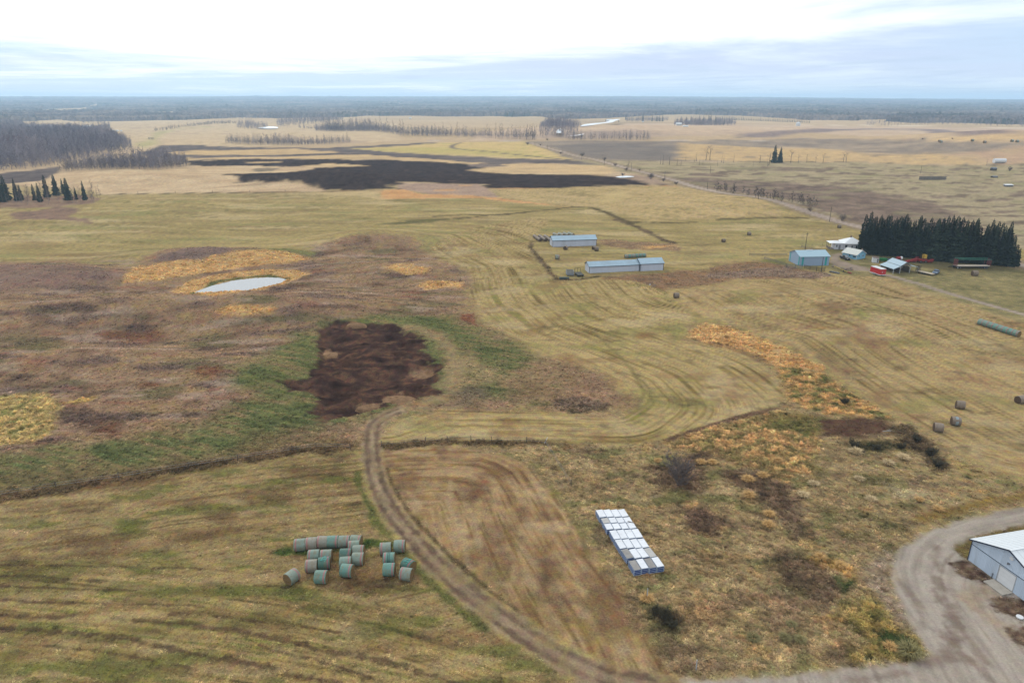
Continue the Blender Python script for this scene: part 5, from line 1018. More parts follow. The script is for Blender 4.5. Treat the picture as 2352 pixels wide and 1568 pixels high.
def woods():
    X, Y, S, C = [], [], [], []
    def addw(reg, pts, spacing, hs, cols, front=None):
        poly = gp(reg, pts); x, y = fill_poly(poly, spacing)
        n = len(x); X.append(x); Y.append(y); S.append(hs / 15 * RNG.uniform(.55, 1.25, n) * (1 + .32 * pn2(x / 55, y / 55, 47)) * (.6 + .4 * sstep(0, 22 if hs > 14.8 else 1, poly_sdf(x, y, poly))))
        t = np.clip(.5 + .9 * pn2(x / 60, y / 60, 44) + RNG.normal(0, .18, n), 0, 1)
        C.append(ramp(np.array([lin(c) * KALB for c in cols]), t))
    PUR = ((90, 82, 94), (112, 104, 116), (140, 132, 138), (124, 114, 122), (150, 138, 138))
    addw('Z1', [(540, 738), (860, 722), (1350, 725), (1600, 690), (1600, 665), (1300, 682), (900, 684), (580, 700)], 4.0, 15, PUR)
    addw('Z1', [(-600, 760), (0, 738), (300, 710), (480, 692), (600, 662), (850, 592), (1130, 555), (1125, 500), (1000, 455), (900, 425), (700, 425), (300, 405), (-700, 405)], 5.8, 17.5, PUR)
    addw('Z1', [(-600, 600), (0, 600), (350, 590), (360, 560), (0, 545), (-600, 545)], 6, 17, ((100, 68, 72), (120, 82, 84), (96, 70, 80)))
    addw('Z1', [(-900, 400), (240, 398), (700, 408), (900, 408), (950, 390), (940, 362), (760, 378), (640, 384), (240, 384), (200, 330), (-900, 320)], 9, 14, PUR)
    addw('Z2', [(560, 395), (1080, 398), (1300, 432), (2000, 453), (2440, 468), (2440, 462), (2000, 447), (1300, 425), (1080, 391), (560, 388)], 6, 22, PUR)
    addw('Z2', [(560, 385), (1080, 392), (1300, 425), (2000, 448), (2440, 465), (2440, 450), (2000, 436), (1300, 412), (1080, 382), (400, 370), (200, 355)], 7, 11, PUR)
    addw('Z2', [(-210, 498), (0, 512), (400, 517), (860, 494), (860, 486), (400, 506), (0, 500), (-180, 490)], 4.5, 15, PUR)
    addw('Z3', [(340, 450), (660, 440), (700, 350), (560, 330), (360, 330), (330, 400)], 11, 17, PUR)
    addw('Z3', [(560, 474), (900, 473), (1290, 472), (1290, 466), (900, 468), (560, 468)], 5.5, 14, PUR)
    addw('Z3', [(1080, 318), (1230, 318), (1440, 312), (1440, 300), (1230, 298), (1080, 302)], 13, 13, PUR)
    addw('Z3', [(1490, 345), (1700, 350), (2010, 348), (2020, 330), (1900, 316), (1600, 318), (1490, 330)], 13, 14, PUR)
    addw('Z1', [(2020, 370), (2138, 380), (2240, 385), (2300, 360), (2138, 330), (2040, 330)], 10, 12, PUR)
    addw('Z2', [(240, 365), (450, 350), (600, 335), (800, 300), (800, 285), (500, 290), (300, 300), (220, 330)], 14, 13, PUR)
    addw('Z1', [(1310, 400), (1440, 390), (1530, 372), (1560, 362), (1650, 358), (1750, 348), (1830, 340), (2020, 335), (2020, 325), (1830, 322), (1700, 335), (1500, 362), (1320, 385)], 8, 7, ((62, 56, 62), (80, 72, 76)))
    addw('Z1', [(700, 336), (1350, 300), (2000, 292), (2300, 290), (2300, 280), (1300, 285), (700, 300)], 16, 12, PUR)
    addw('Z4', [(1000, 352), (1900, 350), (2300, 365), (2900, 372), (2900, 330), (1900, 325), (1000, 325)], 20, 13, PUR)
    x = np.concatenate(X); y = np.concatenate(Y); s = np.concatenate(S); c = np.concatenate(C); n = len(x)
    z = Hf(x, y)
    c = c * RNG.uniform(1.0, 1.7, n)[:, None]
    scatter('wood', WOODS, np.stack([x, y, z], 1), np.stack([s * 1.05, s * 1.05, s], 1), np.stack([RNG.normal(0, .03, n), RNG.normal(0, .03, n), RNG.random(n) * 6.283], 1), c, RNG.integers(0, 4, n), 'leafless grey and purple woodland reading as one mass')
    return n
# far forest canopy ----------------------------------------------------------------
def forest():
    low = gp('A', [(-700, 300), (0, 286), (60, 279), (130, 278), (330, 278), (480, 273), (560, 269), (640, 272), (700, 271), (800, 269), (850, 266), (960, 266), (1050, 268), (1120, 267), (1180, 268), (1250, 268), (1290, 274), (1400, 271), (1480, 266), (1560, 263), (1700, 266), (1790, 271), (1850, 276), (2000, 278), (2100, 282), (2352, 286), (3000, 292)])
    poly = np.vstack([low, [(20000, 5000), (20000, 22000), (-20000, 22000), (-20000, 5000)]])
    holes = [gp('Z1', h) for h in ([(200, 242), (400, 208), (560, 200), (700, 195), (830, 163), (845, 180), (740, 205), (850, 216), (800, 232), (500, 238)], [(1170, 232), (1500, 228), (1530, 250), (1400, 258), (1200, 250)], [(300, 305), (500, 296), (700, 318), (740, 330), (300, 320)])]
    holes += [gp('Z2', h) for h in ([(1735, 242), (1935, 236), (1945, 246), (1760, 252)], [(1222, 136), (1232, 134), (1318, 178), (1296, 182)], [(1388, 214), (1400, 211), (1468, 244), (1430, 244)], [(60, 310), (240, 298), (240, 318), (60, 322)])]
    holes += [gp('Z4', h) for h in ([(925, 300), (1200, 296), (1130, 326), (915, 326)], [(1450, 296), (1650, 300), (1600, 316), (1400, 310)], [(680, 138), (705, 138), (705, 143), (685, 143)], [(1700, 155), (1820, 158), (1820, 162), (1700, 160)])]
    A2 = np.radians(np.linspace(-52, 52, 900)); R2 = np.concatenate([np.linspace(1900, 5000, 170), np.linspace(5025, 16200, 150)])
    x = (R2[:, None] * np.sin(A2)[None, :]).ravel(); y = (R2[:, None] * np.cos(A2)[None, :]).ravel()
    r = np.hypot(x, y)
    sd_ = poly_sdf(x, y, poly) + 30 * pn2(x / 120, y / 120, 61)
    for h in holes: sd_ = np.minimum(sd_, -poly_sdf(x, y, h) + 12 * pn2(x / 60, y / 60, 62))
    n = len(x)
    con = sstep(.12, .42, fbm2(x / 420, y / 420, 3, 63) + .12 * RNG.normal(size=n) + .12 * sstep(3500, 6500, r))
    top = 9 + 2.4 * RNG.normal(size=n) + 4 * pn2(x / 45, y / 45, 64) + 4 * con * np.abs(RNG.normal(size=n))
    z = H0(x, y) + np.where(sd_ > 0, np.clip(top, 2, 26), -3)
    t = np.clip(.5 + .9 * fbm2(x / 420, y / 300, 3, 65) + .5 * fbm2(x / 120, y / 120, 2, 66) + .22 * RNG.normal(size=n), 0, 1)
    c = ramp(np.array([lin(q) * KALB for q in ((66, 60, 62), (92, 84, 84), (118, 106, 102), (146, 130, 116))]), t)
    c = c * (1 - con[:, None] * .85) + (lin((40, 54, 46)) * KALB)[None, :] * con[:, None] * .85
    c = c * RNG.uniform(.88, 1.12, n)[:, None]
    na2 = len(A2)
    i1 = (np.arange(len(R2) - 1)[:, None] * na2 + np.arange(na2 - 1)[None, :]).ravel()
    q = np.stack([i1, i1 + 1, i1 + na2 + 1, i1 + na2], 1)
    q = q[(sd_[q] > 0).any(1)]
    used, inv = np.unique(q, return_inverse=True)
    me = mesh_np('forest', np.stack([x, y, z], 1)[used], inv.reshape(q.shape), c[used], False)
    m = bpy.data.materials.new('forest_canopy'); m.use_nodes = True; tt = m.node_tree; b = tt.nodes['Principled BSDF']
    b.inputs['Roughness'].default_value = 1; b.inputs['Specular IOR Level'].default_value = 0
    at = tt.nodes.new('ShaderNodeAttribute'); at.attribute_name = 'Col'; tt.links.new(at.outputs['Color'], b.inputs['Base Color'])
    me.materials.append(m)
    ob = bpy.data.objects.new('forest', me); COL.objects.link(ob); ob['kind'] = 'stuff'; ob['label'] = 'hazy mixed forest covering the distant ridge'
    # conifer spires over the nearer forest
    m_ = (sd_ > 10) & (r < 5200) & (con > .25)
    ix = np.nonzero(m_)[0]; ix = RNG.choice(ix, min(2600, len(ix)), replace=False)
    k = len(ix); hs = RNG.uniform(.8, 1.5, k)
    cc = (lin((44, 58, 52)) * KALB)[None, :] * RNG.uniform(.7, 1.4, k)[:, None]
    sc_ = spruce_meshes(300, 16, 2.4, 9, TINT)
    scatter('conifer_forest', proto_collection('far_conifer', [sc_[1]]), np.stack([x[ix], y[ix], H0(x[ix], y[ix])], 1), np.stack([hs, hs, hs * 1.1], 1), np.stack([0 * hs, 0 * hs, RNG.random(k) * 6.28], 1), cc, np.zeros(k), 'dark conifer tips scattered through the distant forest')
forest()
woods()

# pond ------------------------------------------------------------------------------
wm = bpy.data.materials.new('pond_water'); wm.use_nodes = True
b = wm.node_tree.nodes['Principled BSDF']; b.inputs['Base Color'].default_value = (.20, .22, .235, 1); b.inputs['Roughness'].default_value = .12; b.inputs['IOR'].default_value = 1.33; b.inputs['Specular IOR Level'].default_value = .9
wt = wm.node_tree; wn = noise(wt, None, 1.2, 3, .5); wb = wt.nodes.new('ShaderNodeBump'); wb.inputs['Strength'].default_value = .08; wt.links.new(wn, wb.inputs['Height']); wt.links.new(wb.outputs[0], b.inputs['Normal'])
wtc = wt.nodes.new('ShaderNodeTexCoord'); wt.links.new(wtc.outputs['Object'], wn.node.inputs['Vector'])
def water(name, poly, z, mat, grow=1.0):
    poly = smooth_line(np.vstack([poly, poly[:1]]), 4)[:-1]; c = poly.mean(0); d = poly - c; d = d * (1 + grow / np.linalg.norm(d, axis=1))[:, None]
    m = MB(); m.add([(c[0] + p[0], c[1] + p[1], z) for p in d], [tuple(range(len(d)))])
    o = put(name, m.mesh(name, mat)); o['kind'] = 'structure'
    return o
water('pond_water', POND, POND_Z - .05, wm, 1.0)
icem = pmat('river_ice', (226, 234, 240), rough=.35, var=.06, vs=.05, spec=.6)
def ice(name, reg, pts, lift=.9):
    g = gp(reg, pts); z = float(np.max(Hf(g[:, 0], g[:, 1]))) + lift
    return water(name, flat(reg, pts, z), z, icem, 0)
ice('river_ice', 'Z3', [(680, 355), (715, 338), (790, 328), (900, 318), (960, 296), (1030, 292), (985, 308), (960, 320), (880, 330), (780, 345), (720, 352)], 1.5)
ice('river_ice', 'Z3', [(480, 408), (490, 388), (515, 372), (525, 390), (520, 410)], 1.2)
ice('river_ice', 'Z3', [(575, 436), (640, 430), (715, 418), (700, 426), (640, 434)], 1.2)
ice('river_ice', 'Z2', [(60, 367), (110, 360), (170, 356), (230, 359), (234, 370), (150, 373)], .4)
ice('pond_ice', 'Z3', [(985, 786), (1030, 779), (1090, 777), (1150, 783), (1080, 791), (1020, 792)], .5)
# ------------------------------------------------------------------ hay bales
def bale_wrap_mat(name, c1, c2, stripe, straw=(140, 122, 92), green=1.0):
    m = bpy.data.materials.new(name); m.use_nodes = True; t = m.node_tree; b = t.nodes['Principled BSDF']
    b.inputs['Roughness'].default_value = .6; b.inputs['Specular IOR Level'].default_value = .25
    tc_ = t.nodes.new('ShaderNodeTexCoord'); oi = t.nodes.new('ShaderNodeObjectInfo'); s = t.nodes.new('ShaderNodeSeparateXYZ'); t.links.new(tc_.outputs['Object'], s.inputs[0])
    mp = t.nodes.new('ShaderNodeMapping'); mp.inputs['Scale'].default_value = (1.6, .7, .7); t.links.new(tc_.outputs['Object'], mp.inputs['Vector'])
    cx = t.nodes.new('ShaderNodeCombineXYZ'); r = mathn(t, 'MULTIPLY', oi.outputs['Random'], 60.0)
    for i in range(3): t.links.new(r, cx.inputs[i])
    t.links.new(cx.outputs[0], mp.inputs['Location'])
    n = noise(t, mp.outputs[0], 1.7, 5, .65); n2_ = noise(t, mp.outputs[0], 9, 4, .7)
    base = mixcol(t, maprange(t, oi.outputs['Random'], .1, .9, .0, .85), alb(*c1), alb(*c2))
    base = mixcol(t, maprange(t, n, .45, .70, .0, .65), base, alb(*straw))
    if stripe:
        d = mathn(t, 'ABSOLUTE', mathn(t, 'SUBTRACT', s.outputs[0], .52))
        base = mixcol(t, maprange(t, d, .12, .10, 0, .8, False), base, alb(*stripe))
    hs = t.nodes.new('ShaderNodeHueSaturation'); t.links.new(base, hs.inputs['Color']); t.links.new(maprange(t, n2_, .3, .7, .75, 1.22, False), hs.inputs['Value'])
    t.links.new(hs.outputs[0], b.inputs['Base Color'])
    bp = t.nodes.new('ShaderNodeBump'); bp.inputs['Strength'].default_value = .5; bp.inputs['Distance'].default_value = .05; t.links.new(n2_, bp.inputs['Height']); t.links.new(bp.outputs[0], b.inputs['Normal'])
    return m
def bale_end_mat(name, c):
    m = bpy.data.materials.new(name); m.use_nodes = True; t = m.node_tree; b = t.nodes['Principled BSDF']; b.inputs['Roughness'].default_value = .95; b.inputs['Specular IOR Level'].default_value = .1
    tc_ = t.nodes.new('ShaderNodeTexCoord'); s = t.nodes.new('ShaderNodeSeparateXYZ'); t.links.new(tc_.outputs['Object'], s.inputs[0])
    rr3 = mathn(t, 'SQRT', mathn(t, 'ADD', mathn(t, 'POWER', s.outputs[1], 2.0), mathn(t, 'POWER', mathn(t, 'SUBTRACT', s.outputs[2], .88), 2.0)))
    n = noise(t, tc_.outputs['Object'], 4, 5, .7)
    w_ = mathn(t, 'SINE', mathn(t, 'ADD', mathn(t, 'MULTIPLY', rr3, 34.0), mathn(t, 'MULTIPLY', n, 7.0)))
    v = mathn(t, 'ADD', mathn(t, 'MULTIPLY', w_, .22), maprange(t, n, .25, .75, .6, 1.25, False))
    hs = t.nodes.new('ShaderNodeHueSaturation'); hs.inputs['Color'].default_value = (*alb(*c), 1); t.links.new(v, hs.inputs['Value']); t.links.new(hs.outputs[0], b.inputs['Base Color'])
    bp = t.nodes.new('ShaderNodeBump'); bp.inputs['Strength'].default_value = .8; bp.inputs['Distance'].default_value = .06; t.links.new(v, bp.inputs['Height']); t.links.new(bp.outputs[0], b.inputs['Normal'])
    return m
W_TEAL = bale_wrap_mat('green_net_wrap', (104, 148, 138), (140, 152, 142), (172, 116, 118))
W_DARK = bale_wrap_mat('dark_green_net_wrap', (70, 118, 108), (84, 116, 106), (150, 96, 104))
W_PALE = bale_wrap_mat('faded_net_wrap', (130, 152, 140), (150, 146, 136), (170, 116, 116))
W_HAY = bale_wrap_mat('weathered_hay', (128, 114, 100), (150, 136, 122), None, (110, 96, 80))
E_HAY = bale_end_mat('bale_end_straw', (136, 112, 78)); E_DARK = bale_end_mat('bale_end_weathered', (96, 80, 66))
def bale_mesh(seed, R=.90, Lh=.80):
    rnd = random.Random(seed); n = 40; xs = [-Lh, -Lh * .97, -Lh * .8, -Lh * .4, 0, Lh * .4, Lh * .8, Lh * .97, Lh]
    pr = [.955, .99, 1.0, 1.006, 1.008, 1.006, 1.0, .99, .955]; ph = [rnd.random() * 6.28 for _ in range(6)]; am = [rnd.uniform(.004, .016) for _ in range(6)]
    def rad(a, k): return R * pr[k] * (1 + sum(am[i] * math.sin((i + 1) * a + ph[i] + .2 * k) for i in range(6)))
    w_ = MB(); vs_ = []
    for k, x in enumerate(xs):
        for i in range(n):
            a = 2 * math.pi * i / n; r = rad(a, k); z = max(R - .035 + r * math.sin(a) - .03, -.02)
            vs_.append((x, r * math.cos(a), z))
    w_.add(vs_, [(k * n + i, k * n + (i + 1) % n, (k + 1) * n + (i + 1) % n, (k + 1) * n + i) for k in range(len(xs) - 1) for i in range(n)])
    ends = []
    for sgn, k in ((-1, 0), (1, len(xs) - 1)):
        e = MB(); rings = [1, .86, .7, .5, .3, .12]; ev = []
        for q, f in enumerate(rings):
            for i in range(n):
                a = 2 * math.pi * i / n; r = rad(a, k) * f; ev.append((sgn * (Lh + .0 + .05 * (1 - f) + (.018 if q % 2 else 0)), r * math.cos(a), max(R - .065 + r * math.sin(a), -.02)))
        e.add(ev, [(q * n + i, q * n + (i + 1) % n, (q + 1) * n + (i + 1) % n, (q + 1) * n + i) for q in range(len(rings) - 1) for i in range(n)] + [tuple(range((len(rings) - 1) * n, len(rings) * n))])
        ends.append(e)
    return w_, ends
BM = {}
for key, wm_, em_ in (('teal', W_TEAL, E_HAY), ('dark', W_DARK, E_HAY), ('pale', W_PALE, E_HAY), ('hay', W_HAY, E_DARK)):
    BM[key] = []
    for sd_i in range(3):
        w_, en = bale_mesh(sd_i + 10)
        BM[key].append((w_.mesh('net_wrap', wm_, True), en[0].mesh('bale_end', em_, True), en[1].mesh('bale_end', em_, True)))
def bale(label, kind, reg, x, y, rz, group, sc=1.0, zoff=None, name=None):
    g = gp(reg, [(x, y)], .88 * sc if zoff is None else zoff)[0]
    t = thing(name or ('hay_bale' if kind == 'hay' else 'wrapped_bale'), label, 'hay bale', (g[0], g[1], zat(g[0], g[1]) - .04), R_(rz), group, (sc,) * 3)
    a = BM[kind][random.randrange(3)]
    put('net_wrap', a[0], t); put('bale_end', a[1], t); put('bale_end', a[2], t)
    return t
NETD = pmat('net_seam_dark', (60, 92, 90)); NETT = pmat('torn_net_turquoise', (90, 178, 170)); NETB = pmat('net_band_pale_blue', (150, 166, 172))
def net_ring(t, x, w_, mat, R=.915):
    m = MB(); n = 36; vs_ = [(x + sx * w_, R * math.cos(2 * math.pi * i / n), max(.845 + R * math.sin(2 * math.pi * i / n), -.02)) for sx in (-1, 1) for i in range(n)]
    m.add(vs_, [(i, (i + 1) % n, n + (i + 1) % n, n + i) for i in range(n)]); m.part('net_band', mat, t, True)
G1 = 'green wrapped bales beside the dirt track'
for (x, y, rz, k, lb) in (
    (505, 422, 188, 'teal', 'leftmost bale of the row of six green wrapped bales'), (657, 405, 187, 'pale', 'second bale from left in the row of six wrapped bales'),
    (806, 388, 184, 'pale', 'third bale from left in the row of six wrapped bales'), (950, 382, 3, 'teal', 'fourth bale from left in the row of six wrapped bales'),
    (1102, 380, 1, 'teal', 'fifth bale from left in the row of six wrapped bales'), (1258, 376, -4, 'pale', 'rightmost bale of the row of six, half hidden behind another'),
    (1232, 448, 186, 'pale', 'tilted wrapped bale just in front of the right end of the row of six'), (1290, 512, 2, 'pale', 'pale wrapped bale, middle one of the column of three'),
    (1286, 612, 0, 'pale', 'tall near bale ending the column of three'), (692, 572, 186, 'teal', 'back left bale of the block of four wrapped bales'),
    (856, 572, 186, 'teal', 'back right bale of the block of four wrapped bales'), (660, 706, 186, 'pale', 'front left faded bale of the block of four'),
    (830, 672, 10, 'dark', 'front right bale of the block of four with loose net on top'), (1120, 558, 2, 'dark', 'dark green bale left of the column of three'),
    (1116, 668, 6, 'teal', 'bale behind the straw-ended bale in the middle of the cluster'), (1136, 768, -7, 'teal', 'wrapped bale with its round straw end showing to the right'),
    (790, 854, -2, 'teal', 'bright green bale lying alone in front of the block of four'), (392, 852, 58, 'pale', 'bale turned to show its round straw end at the left of the cluster'),
    (1654, 476, 186, 'teal', 'back left bale of the right-hand group near the track'), (1842, 442, 2, 'teal', 'bale standing nearest the dirt track at the back right'),
    (1702, 612, 183, 'teal', 'bale with a loose double net band in the right-hand group'), (1702, 754, 1, 'teal', 'near bale below the one with the double net band'),
    (1960, 700, -32, 'dark', 'dark turned bale with a torn turquoise net behind another'), (1934, 816, 168, 'teal', 'slanted bale at the near right corner of the cluster')):
    bt = bale(lb, k, 'Z7', x, y, rz, G1)
    if 'loose double net' in lb:
        for xo in (-.1, .12): net_ring(bt, xo, .05, NETD)
    if 'loose net' in lb or 'torn' in lb:
        m = MB()
        for a0, a1, x0_, x1_ in ((1.2, 2.2, -.3, .25), (.9, 1.5, .1, .5), (1.5, 2.5, .2, -.1), (1.1, 1.3, -.5, .3)):
            for q_ in range(6):
                f0, f1 = q_ / 6, (q_ + 1) / 6; pa, pb = a0 + (a1 - a0) * f0, a0 + (a1 - a0) * f1
                m.beam((x0_ + (x1_ - x0_) * f0, -.93 * math.cos(pa), .84 + .93 * math.sin(pa)), (x0_ + (x1_ - x0_) * f1, -.93 * math.cos(pb), .84 + .93 * math.sin(pb)), .07, .02)
        m.part('loose_net', NETT, bt)
# loose net on the torn bale and between bales
G2 = 'loose round bales in the right hay field'
for (x, y, rz, lb) in ((25, 985, -18, 'brown round bale, nearest of the three loose bales in the right hay field'), (462, 830, -18, 'brown round bale with a bluish band of net, middle of three loose bales'), (575, 425, -22, 'brown round bale, farthest of the three loose bales in the right hay field'), (2090, 290, 12, 'brown round bale cut by the right edge of the picture')):
    bt = bale(lb, 'hay', 'W6', x, y, rz, G2, 1.0)
    if 'bluish' in lb: net_ring(bt, .05, .25, NETB)
for k in range(8):
    f = k / 7
    bale(['far end bale', 'second bale from the far end', 'third bale from the far end', 'fourth bale from the far end', 'fourth bale from the near end', 'third bale from the near end', 'second bale from the near end', 'near end bale'][k] + ' of the long green bale tube at the right edge', 'teal', 'Z5', 1975 + 310 * f, 1052 + 100 * f, yaw(P('Z5', 1975, 1052), P('Z5', 2285, 1152)) * 57.2958, 'line of green bales at the right edge', 1.0)
for (reg, x, y, rz, kd, sc, lb) in (('Y8', 303, 192, 4, 'hay', 1.0, 'single brown bale at the tip of the hedge in the centre field'), ('Z5', 1910, 612, -6, 'hay', 1.15, 'brown bale in front of the long bunk wagon'), ('Z5', 692, 192, -10, 'hay', 1.0, 'brown bale beside the gravel road left of the spruces'), ('A', 1662, 552, 5, 'hay', .95, 'lone brown bale in the field above the striped shed, left one'), ('A', 1721, 536, 0, 'hay', .95, 'lone brown bale in the field above the striped shed, right one'),
                             ('Z6', 614, 372, 60, 'hay', 1.0, 'brown bale against the front wall of the far white shed'), ('Z6', 995, 372, 30, 'hay', .9, 'brown bale at the right end of the far white shed, rear of two'), ('Z6', 1028, 386, 5, 'hay', 1.05, 'brown bale at the right end of the far white shed, front of two'), ('Z6', 500, 495, 5, 'pale', 1.1, 'pale wrapped bale alone between the two white sheds')):
    bale(lb, kd, reg, x, y, rz, 'single round bales', sc)
for k in range(6):
    f = k / 5
    bale(['leftmost, straw-ended', 'second', 'third', 'fourth', 'fifth', 'rightmost'][k] + ' bale of the short green bale row behind the near white shed', 'teal' if k else 'pale', 'Z6', 1428 + 240 * f, 485 - 14 * f, 5, 'short green bale row', .92)
for r in range(3):
    for k in range(5):
        f = k / 4
        bale(f'{["front", "second", "middle", "fourth", "rear"][k]} brown bale in the {["left", "middle", "right"][r]} line of the stack left of the far white shed', 'hay', 'Z6', 265 + 65 * r - 66 * f + 6 * r, 262 - 44 * f, 118, 'brown bale lines by the far shed', .92)
for r in range(4):
    for k in range(3):
        f = k / 2
        bale(f'{["front", "middle", "rear"][k]} green bale in the {["first", "second", "third", "fourth"][r]} line showing behind the far white shed roof', 'pale', 'Z6', 510 + 66 * r - 45 * f, 208 - 4 * r + 2 * (r == 3) - 18 * f, 118, 'green bale lines behind the far shed', .92)

# ------------------------------------------------------------------ crate stack
CR_W = pmat('crate_lid_white', (232, 238, 246), rough=.45, var=.07, vs=1.2, dirt=((170, 170, 165), .4))
CR_G = pmat('crate_lid_grey', (150, 148, 146), rough=.7, var=.2, vs=1.5)
CR_L = pmat('crate_lid_pale_grey', (188, 188, 186), rough=.7, var=.12, vs=1.5)
CR_B = pmat('crate_blue', (34, 60, 128), rough=.5, var=.2, vs=2)
CR_F = pmat('crate_frame', (176, 196, 222), rough=.5, var=.12, vs=2)
RL_ = [((350, 252), (866, 243), (432, 385), (942, 370)), ((440, 392), (955, 380), (492, 488), (1012, 470)), ((497, 492), (1018, 478), (546, 600), (1090, 576)), ((585, 608), (1105, 585), (680, 765), (1190, 738)), ((685, 772), (1200, 750), (780, 930), (1305, 905)), ((785, 937), (1315, 912), (905, 1100), (1435, 1068)), ((915, 1118), (1445, 1075), (1010, 1292), (1575, 1238))]
CH = .96
def crate_parts(Wd, Ln, lid):
    x0, x1, y0, y1 = -Wd / 2, Wd / 2, -Ln / 2, Ln / 2
    f = MB()
    for x in (x0 + .025, x1 - .025):
        for y in (y0 + .025, y1 - .025): f.bb(x - .025, x + .025, y - .025, y + .025, 0, CH - .012)
    for z in (.08, .36, .64, .90):
        for y in (y0 + .02, y1 - .02): f.bb(x0 + .05, x1 - .05, y - .018, y + .018, z - .022, z + .022)
        for x in (x0 + .02, x1 - .02): f.bb(x - .018, x + .018, y0 + .05, y1 - .05, z - .022, z + .022)
    l_ = MB(); l_.bb(x0 + .035, x1 - .035, y0 + .045, y1 - .045, CH - .01, CH + .025)
    for k in range(3): l_.bb(x0 + .02, x1 - .02, y0 + Ln * (k + .5) / 3 - .012, y0 + Ln * (k + .5) / 3 + .012, CH + .025, CH + .031)
    return f.mesh('frame', CR_F), l_.mesh('lid', lid)
def tier_mesh(Wd, Ln):
    m = MB(); m.bb(-Wd / 2 + .06, Wd / 2 - .06, -Ln / 2 + .06, Ln / 2 - .06, 0, .235)
    for k in range(7): m.bb(-Wd / 2 + .05, Wd / 2 - .05, -Ln / 2 + Ln * (k + .5) / 7 - .012, -Ln / 2 + Ln * (k + .5) / 7 + .012, .02, .2)
    return m.mesh('tier', CR_B)
ordn = ['far end', 'second from the far end', 'third from the far end', 'middle', 'third from the near end', 'second from the near end', 'near end']
cln = ['leftmost', 'second from left', 'third from left', 'rightmost']
for i, (tl, tr, bl, br) in enumerate(RL_):
    c4 = [flat('Z8', [p], CH + .1)[0] for p in (tl, tr, bl, br)]
    wd = np.linalg.norm(c4[1] - c4[0]) / 4; ln = np.linalg.norm((c4[2] + c4[3]) / 2 - (c4[0] + c4[1]) / 2)
    ang = yaw((c4[2] + c4[3]) / 2, (c4[0] + c4[1]) / 2) - math.pi / 2
    tm = tier_mesh(wd * .965, ln * .975)
    for j in range(4):
        f = (j + .5) / 4
        c = (c4[0] * (1 - f) + c4[1] * f + c4[2] * (1 - f) + c4[3] * f) / 2
        ax = np.array([math.cos(ang + math.pi / 2), math.sin(ang + math.pi / 2)])
        c = c + ax * random.uniform(-.05, .05)
        if (i, j) == (6, 0): c = c - ax * .18
        if i == 2 and j < 2: c = c + ax * .0
        lid = CR_G if (i, j) in ((5, 0), (6, 0), (6, 2)) else CR_L if (i, j) in ((1, 0), (5, 3)) else CR_W
        col_ = 'white' if lid is CR_W else 'grey' if lid is CR_G else 'pale grey'
        fm, lm = crate_parts(wd * .965, ln * .975, lid)
        t = thing('poultry_crate', f'{col_} topped blue crate, {cln[j]} in the {ordn[i]} row', 'crate', (c[0], c[1], .1), ang + R_(random.uniform(-.6, .6)), 'blue crate modules in the meadow')
        put('frame', fm, t); put('lid', lm, t)
        for z in (.10, .38, .655): put('tier', tm, t, (0, 0, z))
pl = MB(); pl.box((0, 0, .03), (.95, .14, .04)); g = flat('Z8', [(970, 465)], CH + .13)[0]
tag(pl.part('plank', pmat('old_plank', (150, 146, 140)), None), 'short grey plank lying on the white crate lids', 'plank'); bpy.data.objects['plank'].location = (g[0], g[1], CH + .135); bpy.data.objects['plank'].rotation_euler = (0, 0, -.5)

# ------------------------------------------------------------------ buildings
WALLW = pmat('white_metal_siding', (206, 215, 232), rough=.5, var=.08, vs=.5, stretch=(1, 1, .25), dirt=((150, 150, 150), .35))
ROOFB = pmat('blue_grey_metal_roof', (158, 186, 204), rough=.42, var=.1, vs=.4, spec=.45, dirt=((130, 140, 146), .35))
TRIMD = pmat('dark_blue_trim', (38, 50, 74), rough=.5, var=.1)
PLINTH = pmat('dark_plinth', (70, 62, 58), rough=.9, var=.3)
WIN = pmat('window_glass', (36, 42, 52), rough=.15, var=.1, spec=.6)
WHITEP = pmat('white_paint', (226, 230, 234), rough=.55, var=.06)
WOODG = pmat('grey_wood', (128, 120, 112), rough=.9, var=.3, vs=3)
WOODD = pmat('dark_wood', (78, 70, 64), rough=.9, var=.3, vs=3)
STEEL = pmat('dull_steel', (112, 116, 122), rough=.5, var=.2, metal=.3)
TYRE_M = pmat('tyre_rubber', (34, 33, 33), rough=.85, var=.2)
def ribs(m, x0, x1, y, z0, z1, sp=.3, t=.02):
    k = x0 + sp / 2
    while k < x1: m.bb(k - .03, k + .03, y - t, y, z0, z1); k += sp
